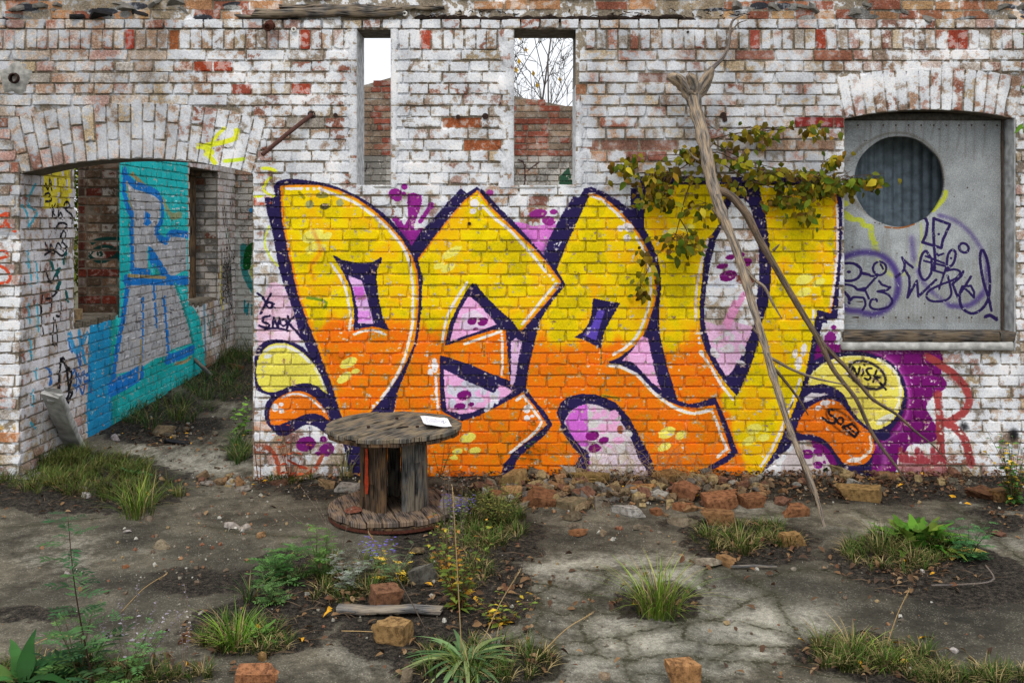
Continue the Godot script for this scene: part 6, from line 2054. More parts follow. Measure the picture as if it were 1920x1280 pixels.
func build_vine() -> void:
	var vine := thing("climbing_vine", "autumn climber with yellow, olive and brown leaves hanging across the wall behind the leaning branch", "vine")
	var st := begin()
	for s in [[[1335, 270, 1300, 300, 1260, 325, 1215, 340, 1170, 318, 1135, 322], 0.05], [[1320, 300, 1345, 285, 1400, 310, 1460, 322, 1500, 336, 1560, 342, 1600, 330, 1660, 325], 0.09], [[1330, 262, 1380, 250, 1430, 246, 1480, 240, 1520, 236, 1545, 230], 0.04], [[1300, 330, 1285, 370, 1275, 410, 1262, 450, 1230, 480, 1208, 520, 1196, 555], 0.08],
		[[1345, 300, 1400, 335, 1450, 352, 1500, 380, 1512, 405], 0.1], [[1338, 330, 1350, 380, 1340, 410], 0.09], [[1340, 270, 1400, 300, 1470, 318, 1530, 322], 0.06], [[1480, 320, 1520, 360, 1560, 375], 0.1], [[1275, 410, 1290, 440, 1280, 470], 0.09], [[1580, 335, 1620, 345, 1640, 362], 0.11], [[1560, 342, 1540, 310, 1570, 290], 0.08], [[1330, 280, 1300, 290, 1240, 290, 1190, 296], 0.04]]:
		var p := along(s[0], s[1], s[1] + 0.03, 300, 200)
		var rr := []
		for i in p.size(): rr.append(lerpf(0.0045, 0.0012, float(i) / (p.size() - 1)))
		tube_into(st, catmull(p, 4), spread_radii(rr, 4), 5, 0.0)
	part("stems", done(st), plain("vine_stem", Color8(86, 66, 48), 0.9), vine)
	var lm := leafy("leaf", 0.4)
	var more := begin()
	var stalks := begin()
	var cols := [[122, 112, 26], [104, 108, 28], [92, 84, 24], [138, 128, 32], [74, 96, 28], [140, 110, 36], [108, 88, 34], [86, 104, 34], [130, 126, 36], [166, 150, 48], [98, 112, 36]]
	for c in [[1300, 298, 60, 24, 24], [1255, 338, 60, 28, 30], [1230, 372, 42, 25, 16], [1330, 392, 40, 22, 8], [1265, 455, 45, 25, 20], [1212, 492, 18, 30, 9], [1185, 300, 22, 14, 6], [1203, 540, 12, 18, 6], [1165, 322, 25, 18, 6], [1420, 250, 60, 16, 16], [1522, 243, 28, 14, 9], [1450, 332, 60, 22, 26], [1530, 342, 60, 28, 36], [1480, 378, 46, 22, 18], [1592, 338, 34, 20, 15], [1640, 335, 24, 12, 8], [1510, 402, 22, 14, 7], [1390, 300, 30, 22, 10], [1365, 350, 30, 25, 8], [1560, 300, 18, 14, 7]]:
		for k in c[4]:
			var x: float = c[0] + rng.randfn(0, 0.5) * c[2]
			var y: float = c[1] + rng.randfn(0, 0.5) * c[3]
			var z := rng.randf_range(0.03, 0.17)
			var o := seen(x, y, z)
			var ls := begin()
			var a: Array = cols[rng.randi() % cols.size()]
			if x < 1350.0 and y < 330.0 and rng.randf() < 0.6: a = cols[[3, 5, 6, 8][rng.randi() % 4]]
			if y > 330.0 and x > 1420.0 and rng.randf() < 0.5: a = cols[[1, 4, 7, 2][rng.randi() % 4]]
			var b := rng.randf_range(0.7, 1.2)
			leaf_into(ls, Vector3.ZERO, Vector3(rng.randf_range(-0.7, 0.7), rng.randf_range(-1.0, -0.1), rng.randf_range(-0.2, 0.5)).normalized(), Vector3(rng.randf_range(-0.6, 0.6), rng.randf_range(-0.1, 0.7), 1).normalized(), rng.randf_range(0.045, 0.078), rng.randf_range(0.032, 0.05), lin(a[0] * b, a[1] * b, a[2] * b * 0.9), rng.randf_range(0.1, 0.6), rng.randf_range(-0.2, 0.5))
			var l := part("leaf", done(ls), lm, vine)
			l.position = o
			if rng.randf() < 0.75:   # its stalk and the twig it hangs from
				var hub := seen(c[0] + rng.randfn(0, 0.25) * c[2], c[1] - c[3] * 0.4 + rng.randfn(0, 5), clampf(z + rng.randf_range(-0.05, 0.02), 0.02, 0.16))
				tube_into(stalks, [hub, hub.lerp(o, 0.6) + Vector3(0, 0.012, 0.006), o], [0.0022, 0.0016, 0.0009], 3, 0.0)
			for rep_ in 2:
				var c2: Array = cols[rng.randi() % cols.size()]
				leaf_into(more, seen(x + rng.randfn(0, 14), y + rng.randfn(0, 9), rng.randf_range(0.03, 0.15)), Vector3(rng.randf_range(-0.7, 0.7), rng.randf_range(-1.0, 0.0), rng.randf_range(-0.2, 0.5)).normalized(), Vector3(rng.randf_range(-0.6, 0.6), rng.randf_range(-0.1, 0.7), 1).normalized(), rng.randf_range(0.03, 0.06), rng.randf_range(0.02, 0.04), lin(c2[0] * 0.9, c2[1] * 0.85, c2[2] * 0.9), rng.randf_range(0.1, 0.6), rng.randf_range(-0.2, 0.6))
	part("small_leaves", done(more), lm, vine, "stuff")
	part("stalks", done(stalks), mats["vine_stem"], vine, "stuff")

# ---------------------------------------------------------------- rubble
func rubble(px: float, py: float, w: float, h: float, depth: float, rgb: Array, sd: int, label: String, category: String, rough := 0.3, turn := INF, group := "") -> MeshInstance3D:
	if category == "brick": rgb = [rgb[0], maxf(rgb[1], rgb[0] * 0.66), maxf(rgb[2], rgb[0] * 0.42)]
	var p := on_ground(px, py + h * 0.3)
	var m := per_px(py)
	var size := Vector3(w * m, h * m * (0.78 if py < 1000.0 else 0.9), w * m * depth)
	var key := "rubble %d %d %d" % [rgb[0], rgb[1], rgb[2]]
	var name_of: String = {"brick": "broken_brick", "rock": "rock", "stone": "stone", "plaster": "plaster_chunk", "slate": "slate_piece", "concrete": "concrete_chunk"}.get(category, category)
	var o := part(name_of, half_brick(sd, size, rough) if category == "brick" else chunk(sd, size, rough), plain(key, c8(int(rgb[0] * 0.86), int(lerpf(rgb[1], rgb[0] * 0.75, 0.2) * 0.86), int(lerpf(rgb[2], rgb[0] * 0.6, 0.2) * 0.86)), 0.95, pitted, 3.6), self)
	o.position = p + Vector3(0, size.y * (0.28 if py < 980.0 else 0.40), 0)
	var lean := 0.28 if turn == INF else 0.08
	o.rotation = Vector3(rng.randf_range(-lean, lean), rng.randf_range(-0.9, 0.9) if turn == INF else turn, rng.randf_range(-lean, lean))
	tag(o, label, category, group)
	return o

func build_rubble() -> void:
	var g := "broken bricks and stones along the foot of the wall"
	rubble(725, 1120, 56, 40, 0.8, [150, 104, 72], 1, "brown half brick lying behind the grey plank in the yard", "brick", 0.16, 0.4)
	rubble(738, 1183, 60, 42, 0.8, [184, 146, 88], 2, "yellow half brick lying just in front of the grey plank", "brick", 0.16, -0.3)
	rubble(480, 1276, 72, 40, 0.6, [190, 104, 66], 3, "orange brick at the lower edge of the picture in the concrete yard", "brick", 0.1, 0.1)
	rubble(1278, 1268, 58, 56, 0.8, [196, 142, 84], 4, "orange and yellow brick standing at the lower edge below the grass tuft", "brick", 0.12, 0.35)
	rubble(1610, 923, 78, 36, 0.5, [176, 142, 82], 5, "long yellow brick lying slantwise below the purple painted patch", "brick", 0.1, -0.45)
	rubble(1490, 958, 44, 26, 0.8, [172, 98, 66], 6, "small red brick piece with a white face beside the branch foot", "brick", 0.14, 0.2)
	rubble(1487, 1014, 48, 25, 0.6, [180, 140, 80], 7, "yellow brick piece at the corner of the weedy patch", "brick", 0.14, 0.15)
	rubble(1412, 938, 46, 30, 0.8, [160, 92, 58], 8, "red brown brick piece right of the big wedge", "brick", 0.18, 0.3, g)
	rubble(1354, 938, 68, 36, 0.7, [176, 112, 64], 9, "large orange brown brick wedge in the rubble", "brick", 0.34, 0.1, g)
	rubble(1345, 970, 62, 36, 0.6, [164, 120, 74], 10, "brown split brick slab in front of the orange wedge", "brick", 0.35, -0.2, g)
	rubble(960, 903, 46, 32, 0.9, [186, 152, 92], 11, "yellow brick lump resting on top of the rubble heap below the tall weed", "brick", 0.3, INF, g)
	rubble(960, 924, 38, 22, 0.9, [190, 150, 96], 12, "yellow brick shard lying under the yellow lump", "brick", 0.3, INF, g)
	rubble(931, 928, 32, 22, 0.9, [160, 98, 60], 13, "orange brown brick shard left of the yellow shards", "brick", 0.4, INF, g)
	rubble(1010, 932, 60, 34, 0.9, [150, 84, 56], 14, "flat reddish brick slab in the heap below the tall weed", "brick", 0.4, INF, g)
	rubble(1070, 942, 48, 24, 0.9, [158, 144, 110], 15, "pale stone block with a white underside in the rubble", "stone", 0.25, INF, g)
	rubble(1178, 955, 60, 24, 0.8, [206, 210, 206], 16, "pale grey flat slate lying by itself in front of the heap", "slate", 0.4, 0.1, g)
	rubble(1207, 920, 50, 20, 0.6, [190, 140, 80], 17, "clean orange yellow half brick above the pale slate", "brick", 0.12, -0.1, g)
	rubble(1103, 903, 66, 18, 0.8, [176, 148, 84], 18, "broad mossy yellow brick at the wall foot under the pink dome", "brick", 0.25, INF, g)
	rubble(1290, 922, 46, 38, 0.8, [164, 106, 72], 19, "orange brown block half hidden in dry grass at the wall foot", "brick", 0.25, INF, g)
	rubble(1250, 902, 54, 18, 0.8, [160, 124, 70], 20, "flat yellow brick lying against the wall beside the dry grass", "brick", 0.25, INF, g)
	rubble(1280, 948, 30, 18, 0.9, [176, 112, 56], 21, "small orange brick shard by the dry grass", "brick", 0.4, INF, g)
	rubble(1234, 957, 24, 18, 0.9, [168, 84, 58], 22, "small red brick shard right of the pale slate", "brick", 0.4, INF, g)
	rubble(1105, 915, 30, 26, 0.9, [120, 112, 92], 23, "dark grey stone in the middle of the rubble heap", "stone", 0.4, INF, g)
	rubble(1083, 912, 20, 22, 0.9, [180, 148, 96], 24, "upright yellow brick shard beside the dark grey stone", "brick", 0.5, INF, g)
	rubble(1142, 932, 36, 20, 0.9, [138, 122, 100], 25, "brown grey stone behind the pale slate", "stone", 0.4, INF, g)
	rubble(1128, 944, 30, 16, 0.9, [132, 114, 94], 26, "flat brown stone left of the pale slate", "stone", 0.5, INF, g)
	rubble(922, 908, 20, 22, 0.8, [150, 142, 122], 27, "round grey pebble stone at the heap's end near the cable drum", "stone", 0.35, INF, g)
	rubble(1006, 898, 36, 18, 0.9, [146, 136, 116], 28, "grey stone at the wall foot under the tall weed", "stone", 0.4, INF, g)
	rubble(898, 916, 26, 20, 0.9, [116, 82, 64], 29, "dark brown brick lump behind the cable drum's foot", "brick", 0.4, INF, g)
	rubble(1070, 967, 50, 16, 0.9, [124, 112, 90], 30, "low dirt coloured stone in front of the heap", "stone", 0.6, INF, g)
	rubble(1085, 996, 30, 14, 0.8, [180, 120, 70], 31, "orange brick chip beside the dark hole in the slab", "brick", 0.4)
	rubble(1080, 985, 24, 14, 0.8, [140, 130, 112], 32, "grey chip behind the orange chip on the slab", "stone", 0.5)
	rubble(1130, 998, 14, 12, 0.9, [156, 140, 112], 33, "pale pebble at the far rim of the dark hole", "stone", 0.5)
	rubble(1280, 975, 44, 20, 0.9, [150, 140, 116], 34, "grey yellow stone left of the split slab", "stone", 0.4)
	rubble(1326, 1052, 56, 14, 0.7, [176, 168, 148], 35, "flat pale stone at the front of the weedy patch", "stone", 0.3)
	rubble(1366, 1054, 38, 16, 0.8, [176, 134, 84], 36, "flat yellow brick piece beside the flat pale stone", "brick", 0.35)
	rubble(1200, 985, 40, 12, 0.8, [140, 132, 112], 37, "low grey stone lying between slate and grass tuft", "stone", 0.5)
	rubble(68, 893, 58, 30, 0.7, [196, 196, 198], 38, "white plaster lump half sunk in the verge grass", "plaster", 0.3)
	rubble(155, 921, 20, 12, 0.8, [204, 202, 198], 39, "small white plaster chip in the grass, the upper of two", "plaster", 0.4)
	rubble(164, 932, 18, 14, 0.8, [208, 208, 206], 40, "small white plaster chip in the grass, the lower of two", "plaster", 0.4)
	rubble(436, 984, 28, 14, 0.8, [206, 204, 198], 41, "white crumbling mortar piece on the slab before the doorway", "plaster", 0.4)
	rubble(457, 987, 22, 12, 0.8, [190, 186, 176], 42, "grey white mortar piece touching the white one", "plaster", 0.5)
	rubble(302, 1022, 28, 12, 0.8, [164, 154, 128], 43, "flat yellowish stone alone on the dark slab", "stone", 0.4)
	rubble(236, 995, 20, 6, 0.5, [206, 206, 206], 44, "thin white chip on the slab near the verge grass", "plaster", 0.3)
	rubble(489, 1004, 14, 11, 0.9, [196, 152, 104], 45, "small orange brick chip right of the mortar pieces", "brick", 0.5)
	rubble(765, 1262, 32, 26, 0.9, [158, 146, 120], 46, "angular grey rock beside the spiky rosette at the lower edge", "rock", 0.5)
	rubble(783, 1032, 30, 14, 0.8, [136, 120, 86], 47, "mossy stone just in front of the cable drum", "stone", 0.4)
	rubble(345, 1200, 26, 20, 0.3, [150, 64, 48], 48, "red brick shard lying among the grey flower stalks", "brick", 0.4)
	rubble(490, 1233, 18, 16, 0.6, [178, 140, 82], 49, "yellow brick chip by the small grass tuft", "brick", 0.4)
	rubble(125, 1073, 16, 8, 0.6, [196, 194, 192], 50, "white chip with a dark slot alone on the left slab", "plaster", 0.3)
	rubble(235, 1060, 12, 6, 0.8, [178, 92, 54], 51, "tiny orange brick chip on the dark slab", "brick", 0.4)
	rubble(1790, 1216, 16, 9, 0.8, [206, 206, 206], 52, "white pebble on the right slab near the grass strip", "stone", 0.4)
	rubble(1366, 1166, 14, 10, 0.8, [200, 200, 196], 53, "white pebble lying on a crack right of the grass tuft", "stone", 0.4)
	rubble(1135, 1265, 20, 14, 0.9, [176, 158, 132], 54, "pale brown pebble near the lower edge of the cracked slab", "stone", 0.5)
	rubble(1885, 925, 60, 28, 0.8, [150, 112, 60], 55, "mossy yellow brick under the bush at the right edge", "brick", 0.3)
	rubble(1845, 925, 50, 22, 0.8, [130, 78, 52], 56, "dark red brick left of the mossy yellow one", "brick", 0.3)
	rubble(1875, 1003, 24, 12, 0.8, [140, 100, 80], 57, "brown stone on the pale right slab", "stone", 0.4)
	rubble(650, 915, 50, 16, 0.8, [170, 172, 166], 58, "pale flat stone lying behind the cable drum", "slate", 0.4)
	rubble(606, 888, 40, 22, 0.8, [168, 166, 162], 59, "white grey stone against the wall beside the dry grass", "stone", 0.35)
	rubble(612, 912, 30, 16, 0.9, [168, 140, 98], 60, "yellowish brick shard left of the pale flat stone", "brick", 0.5)
	rubble(305, 806, 46, 26, 0.8, [150, 134, 102], 61, "yellow grey concrete lump on the room floor", "concrete", 0.3)
	rubble(322, 803, 10, 22, 0.8, [180, 178, 174], 62, "pale stone leaning on the concrete lump", "stone", 0.3)
	rubble(333, 828, 62, 10, 0.8, [44, 48, 54], 63, "flat piece of black plastic lying on the room floor", "slate", 0.5)  # a thin dark chunk standing for black plastic, filed under slate
	rubble(440, 708, 34, 9, 0.6, [128, 62, 46], 64, "red brick lying in the grass at the back of the room", "brick", 0.15)
	rubble(215, 828, 26, 18, 0.5, [214, 214, 222], 65, "crumpled white paper by the leaning plaster slab", "plaster", 0.7)
	rubble(520, 905, 50, 10, 0.6, [104, 70, 52], 66, "rotten brown wood chunk at the wall corner by the doorway", "wood chunk", 0.4)
	rubble(400, 905, 40, 10, 0.8, [168, 164, 156], 67, "flat grey threshold stone in the doorway", "stone", 0.3)
	rubble(450, 918, 36, 8, 0.8, [160, 156, 146], 68, "thin grey stone on the slab in front of the threshold", "stone", 0.3)
	rubble(280, 970, 24, 12, 0.8, [140, 128, 110], 69, "grey brown stone at the tip of the verge grass", "stone", 0.4)
	rubble(370, 963, 16, 12, 0.8, [140, 130, 116], 70, "small grey stone on the slab before the doorway's corner", "stone", 0.5)
	rubble(375, 1150, 12, 5, 0.8, [206, 204, 196], 71, "small pale pebble on the black soil", "stone", 0.4)
	rubble(790, 1080, 50, 40, 0.5, [130, 132, 124], 72, "grey stone slab hidden behind the autumn weed", "stone", 0.3)
	var stones := []
	for k in 10: stones.append(chunk(100 + k, Vector3(1, rng.randf_range(0.35, 0.7), rng.randf_range(0.6, 1.0)), 0.5) if k % 2 else half_brick(100 + k, Vector3(1, rng.randf_range(0.4, 0.6), rng.randf_range(0.6, 1.0)), 0.6))
	var tones := [[172, 148, 112], [142, 130, 112], [178, 134, 92], [190, 164, 116], [134, 127, 118], [150, 106, 84], [193, 188, 176], [152, 124, 94]]
	for s in [[1030, 926, 120, 24, 82], [1210, 930, 140, 26, 92], [1390, 918, 120, 20, 44], [700, 910, 120, 12, 10], [1700, 908, 180, 9, 14], [330, 812, 70, 20, 12], [420, 905, 70, 14, 12]]:
		for k in s[4]:
			var px: float = s[0] + rng.randfn(0, 0.5) * s[2]
			var py: float = maxf(s[1] + rng.randfn(0, 0.5) * s[3], 902.0 if s[0] > 500 else 770.0)
			var t: Array = tones[rng.randi() % 8]
			var o := part("rubble_stone", stones[rng.randi() % 10], plain("small %d" % t[0], c8(int(t[0] * 0.84), int(t[1] * 0.84), int(t[2] * 0.84)), 0.95, pitted, 4.6), self)
			var r := rng.randf_range(0.022, 0.085)
			o.position = on_ground(px, py) + Vector3(0, r * 0.25, 0)
			o.rotation = Vector3(rng.randf_range(-0.5, 0.5), rng.randf() * 6.0, rng.randf_range(-0.5, 0.5))
			o.scale = Vector3.ONE * r
			var room: bool = s[0] < 500
			var hue: String = ["tan brick", "grey brown stone", "orange brick", "yellow brick", "grey stone", "red brick", "pale mortar", "brown brick"][tones.find(t)]
			tag(o, ("small %s piece on the floor inside the doorway" if room else "small %s piece strewn along the wall foot") % hue, "stone", "small stones inside the doorway" if room else "small stones along the wall foot")
	# boards
	var wm := wood_material("grey_board", Color8(140, 134, 128))
	var pl := thing("grey_plank", "weathered grey plank lying flat in the weeds between two half bricks", "plank", on_ground(738, 1148))
	part("board", plank_mesh(Vector3(-0.22, 0.02, 0.0), Vector3(0.2, 0.024, 0.012), Vector3(0, 0, 1), 0.06, 0.022, 0.008), wm, pl)
	var stick := thing("stick", "straight grey stick lying at the front of the weedy patch", "stick", on_ground(1414, 1068))
	part("stick", tube([Vector3(-0.105, 0.012, 0.005), Vector3(0, 0.014, 0), Vector3(0.105, 0.012, 0.003)], [0.007, 0.008, 0.006], 6, 0.08), wm, stick)
	var post := thing("wood_stick", "short grey stick slanting out of the grass in the room", "stick", on_ground(385, 728))
	part("stick", tube([Vector3(0.06, 0.02, 0.02), Vector3(-0.12, 0.17, -0.03)], [0.02, 0.02], 7, 0.08), wm, post)
	var tw := thing("bent_twig", "bent grey twig lying on the black soil by the dandelion", "twig", on_ground(1830, 1100))
	part("twig", tube(catmull([Vector3(-0.2, 0.01, 0.02), Vector3(-0.02, 0.02, 0.03), Vector3(0.08, 0.03, 0), Vector3(0.1, 0.05, -0.12)], 4), [0.005, 0.005, 0.005, 0.005, 0.005, 0.005, 0.005, 0.005, 0.005, 0.004, 0.004, 0.004, 0.003], 5, 0.05), mats["bark_pale"], tw)
	# broken slab of plaster leaning in the doorway
	var slab := thing("plaster_slab", "broken grey plaster slab leaning against the left side of the doorway", "plaster slab")
	var a := seen(96, 738, -0.12)
	var b := on_ground(142, 850)
	part("slab", plank_mesh(b + Vector3(0, -0.02, 0), a, Vector3(1, 0.3, 0.5), 0.12, 0.05, 0.012), plain("slab_grey", Color8(196, 195, 192), 0.95, grain, 1.5), slab)
	part("slab", plank_mesh(b + Vector3(-0.06, 0.1, -0.03), a + Vector3(-0.02, -0.02, -0.03), Vector3(1, 0.3, 0.5), 0.05, 0.05, 0.012), mats["slab_grey"], slab)
	# small stuff: chips, and fallen leaves
	var chips := MultiMesh.new()
	chips.transform_format = MultiMesh.TRANSFORM_3D
	chips.use_colors = true
	chips.mesh = chunk(5, Vector3.ONE, 0.5)
	var where := []
	for s in [[1250, 915, 700, 30, 520], [1050, 935, 200, 30, 240], [440, 985, 130, 50, 150], [350, 1050, 150, 60, 110], [700, 920, 150, 24, 80], [1150, 990, 120, 26, 70], [1700, 920, 250, 20, 110], [330, 810, 120, 40, 120], [420, 900, 100, 24, 110], [900, 1100, 200, 60, 70], [1200, 1150, 420, 110, 110], [600, 1130, 200, 70, 70], [1700, 1150, 220, 100, 60], [200, 1100, 220, 110, 60]]:
		for k in s[4]: where.append([s[0] + rng.randfn(0, 0.55) * s[2], maxf(s[1] + rng.randfn(0, 0.55) * s[3], 690.0 if s[0] < 500 else 903.0)])
	chips.instance_count = where.size()
	for i in where.size():
		var p := on_ground(where[i][0], where[i][1])
		var r := 0.004 + 0.018 * pow(rng.randf(), 4.0)
		chips.set_instance_transform(i, Transform3D(Basis.from_euler(Vector3(rng.randf() * 6, rng.randf() * 6, rng.randf() * 6)).scaled(Vector3.ONE * r), p + Vector3(0, r * 0.2, 0)))
		var t: Array = [[150, 112, 82], [138, 130, 116], [166, 160, 146], [112, 96, 80], [136, 92, 70], [158, 136, 100], [190, 186, 176], [104, 96, 84]][rng.randi() % 8]
		chips.set_instance_color(i, lin(t[0], t[1], t[2]))
	var cm := MultiMeshInstance3D.new()
	cm.name = "rubble_chips"
	cm.multimesh = chips
	cm.material_override = plain("chips", Color.WHITE, 0.95, grain, 3.0, true)
	add_child(cm)
	tag(cm, "small chips of brick, mortar and stone strewn over the ground", "rubble", "", "stuff")
	var sticks := begin()
	for s in [[1250, 915, 650, 24, 150], [880, 1090, 140, 70, 60], [1720, 1075, 130, 36, 50], [330, 810, 110, 40, 40], [480, 1180, 110, 36, 34], [640, 1120, 120, 40, 30], [1640, 1245, 130, 26, 40], [120, 940, 180, 20, 30]]:
		for k in s[4]:
			var q := on_ground(s[0] + rng.randfn(0, 0.5) * s[2], maxf(s[1] + rng.randfn(0, 0.5) * s[3], 690.0 if s[0] < 500 else 903.0)) + Vector3(0, 0.006, 0)
			var t := rng.randf() * TAU
			var d := Vector3(cos(t), rng.randf_range(-0.05, 0.25), sin(t)) * rng.randf_range(0.03, 0.12)
			tube_into(sticks, [q, q + d * 0.5 + Vector3(0, 0.006, 0), q + d], [0.0022, 0.002, 0.001], 3, 0.0)
	tag(part("dead_stems", done(sticks), plain("dead_stem", Color8(104, 86, 68), 0.9), self, "stuff"), "thin dead stems lying on the soil among the leaves", "twigs")
	var ls := begin()
	leaf_into(ls, Vector3(0, 0.1, -0.5), Vector3(0, 0.1, 1).normalized(), Vector3.UP, 1.0, 0.55, Color.WHITE, 0.25, 0.5, 3)
	var lm := MultiMesh.new()
	lm.transform_format = MultiMesh.TRANSFORM_3D
	lm.use_colors = true
	lm.mesh = done(ls)
	where = []
	for s in [[1300, 915, 650, 26, 1100], [1650, 908, 260, 18, 420], [1050, 930, 200, 26, 260], [1700, 1070, 120, 40, 150], [1410, 1030, 100, 30, 110], [900, 1090, 140, 80, 170], [640, 1110, 120, 50, 110], [320, 820, 170, 60, 260], [430, 720, 60, 40, 80], [150, 930, 200, 40, 140], [900, 1230, 160, 50, 130], [1640, 1240, 160, 40, 130], [460, 1200, 120, 40, 70], [250, 1250, 240, 30, 70], [1200, 1100, 600, 140, 44], [500, 905, 60, 20, 60], [1890, 960, 50, 50, 60], [1235, 1140, 80, 20, 40]]:
		for k in s[4]: where.append([s[0] + rng.randfn(0, 0.55) * s[2], maxf(s[1] + rng.randfn(0, 0.55) * s[3], 680.0 if s[0] < 500 else 902.0)])
	lm.instance_count = where.size()
	for i in where.size():
		var p := on_ground(where[i][0], where[i][1])
		var r := rng.randf_range(0.015, 0.044)
		lm.set_instance_transform(i, Transform3D(Basis.from_euler(Vector3(rng.randfn(0, 0.35), rng.randf() * 6.3, rng.randfn(0, 0.45))).scaled(Vector3(r, r, r)), p + Vector3(0, rng.randf_range(0.001, 0.018), 0)))
		var t: Array = [[92, 70, 52], [80, 60, 46], [110, 84, 60], [124, 96, 66], [72, 56, 46], [98, 68, 50], [136, 110, 82], [206, 152, 40], [90, 56, 44]][rng.randi() % (9 if i % 5 == 0 else 7)]
		lm.set_instance_color(i, lin(t[0], t[1], t[2]))
	var li := MultiMeshInstance3D.new()
	li.name = "fallen_leaves"
	li.multimesh = lm
	li.material_override = leafy("litter", 0.15)
	add_child(li)
	tag(li, "brown and yellow fallen leaves scattered on the ground", "leaves", "", "stuff")

# ---------------------------------------------------------------- plants
func weed(called: String, label: String, category: String, base: Vector3, stems: Array, cols: Array, leaf_len: float, per_stem: int, feathery: bool, stem_col: Color, group := "", flower := Color(0, 0, 0, 0), from_f := 0.05) -> Node3D:
	var o := thing(called, label, category, base, 0.0, group)
	var ss := begin()
	var fs := begin()
	var fl := begin()
	for s in stems:
		var tip := Vector3(s[0], s[2], s[1])
		var mid := tip * 0.5 + Vector3(rng.randf_range(-0.05, 0.05) * s[2], 0.04 * s[2], rng.randf_range(-0.05, 0.05) * s[2])
		var root := Vector3(s[0] * 0.08 + rng.randf_range(-0.01, 0.01), -0.01, s[1] * 0.08)
		var p := catmull([root, mid, tip], 5)
		var r := []
		for i in p.size(): r.append(lerpf(0.0016 + 0.0035 * s[2], 0.0007, float(i) / (p.size() - 1)))
		tube_into(ss, p, r, 5, 0.0)
		for k in per_stem:
			var f := lerpf(from_f, 1.0, (k + rng.randf()) / per_stem)
			var i := mini(int(f * (p.size() - 1)), p.size() - 2)
			var at: Vector3 = p[i].lerp(p[i + 1], f * (p.size() - 1) - i)
			var t := k * 2.4 + rng.randf_range(-0.5, 0.5)
			var dir := Vector3(cos(t), rng.randf_range(0.05, 0.6), sin(t)).normalized()
			var c: Array = cols[rng.randi() % cols.size()]
			var b := rng.randf_range(0.75, 1.2)
			var col := lin(c[0] * b, c[1] * b, c[2] * b)
			var ln := leaf_len * rng.randf_range(0.6, 1.2) * lerpf(1.1, 0.55, f)
			if feathery:
				for q in 6:
					var g := (q + 1) / 6.0
					var c2 := at + dir * ln * g - Vector3.UP * ln * 0.2 * g * g
					var sd := dir.cross(Vector3.UP).normalized()
					for w in ([-1.0, 1.0] if q < 5 else [0.0]):
						leaf_into(fs, c2, (dir * 0.8 + sd * w * 0.9 + Vector3(0, rng.randf_range(-0.2, 0.2), 0)).normalized(), Vector3(rng.randf_range(-0.4, 0.4), 1, rng.randf_range(-0.4, 0.4)).normalized(), ln * 0.42 * (1.1 - 0.5 * g), ln * 0.11, col, 0.15, 0.1, 2)
			else: leaf_into(fs, at, dir, Vector3(rng.randf_range(-0.5, 0.5), 1, rng.randf_range(-0.5, 0.5)).normalized(), ln, ln * 0.5, col, 0.3, 0.2, 2)
		if flower.a > 0.0:
			for k in 9:
				var at := tip + Vector3(rng.randfn(0, 0.018), rng.randfn(0, 0.018), rng.randfn(0, 0.018)) - tip * rng.randf() * 0.25
				for q in 5:
					var t := TAU * q / 5.0
					leaf_into(fl, at, Vector3(cos(t), 0.4, sin(t)).normalized(), Vector3.UP, 0.008, 0.005, Color(flower.r, flower.g, flower.b), 0.1, 0.1, 2)
	part("stems", done(ss), plain("stem %s" % stem_col.to_html(), stem_col, 0.85), o)
	if per_stem > 0: part("foliage", done(fs), leafy("foliage", 0.35), o)
	if flower.a > 0.0: part("flowers", done(fl), leafy("petals", 0.3), o)
	return o

func rand_stems(n: int, spread: float, h: float, vary := 0.3) -> Array:
	var out := []
	for i in n:
		var t := rng.randf() * TAU
		var r := spread * sqrt(rng.randf())
		out.append([cos(t) * r, sin(t) * r, h * rng.randf_range(1.0 - vary, 1.0 + vary * 0.5)])
	return out

func tuft(px: float, py: float, w: float, h: float, blades: int, label: String, green: Array, dry: float, group := "", blade_w := 0.004) -> void:
	var m := per_px(py)
	var o := thing("grass_tuft", label, "grass tuft", on_ground(px, py), 0.0, group)
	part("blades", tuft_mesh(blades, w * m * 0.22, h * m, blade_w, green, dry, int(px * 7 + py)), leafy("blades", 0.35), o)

func rosette(called: String, label: String, category: String, px: float, py: float, n: int, length: float, width: float, cols: Array, rise: float, toothed: float, cup := 0.25, fold := 0.25, base := 0.012) -> void:
	var o := thing(called, label, category, on_ground(px, py))
	for i in n:
		var t := i * 2.39996
		var f := float(i) / n
		var up := rise * lerpf(0.35, 1.3, f) * rng.randf_range(0.6, 1.35)
		t += rng.randf_range(-0.35, 0.35)
		var st := begin()
		var c: Array = cols[rng.randi() % cols.size()]
		var b := rng.randf_range(0.8, 1.15)
		leaf_into(st, Vector3(cos(t), 0.02, sin(t)) * (base * (1.0 - f)), Vector3(cos(t), up, sin(t)).normalized(), Vector3(-cos(t) * up, 1, -sin(t) * up).normalized(), length * rng.randf_range(0.65, 1.1), width * rng.randf_range(0.8, 1.15), lin(c[0] * b, c[1] * b, c[2] * b), cup * rng.randf_range(0.4, 1.6), fold * rng.randf_range(0.3, 1.5), 9 if toothed > 0.2 else 7, toothed)
		part("leaf", done(st), leafy("foliage", 0.35), o)

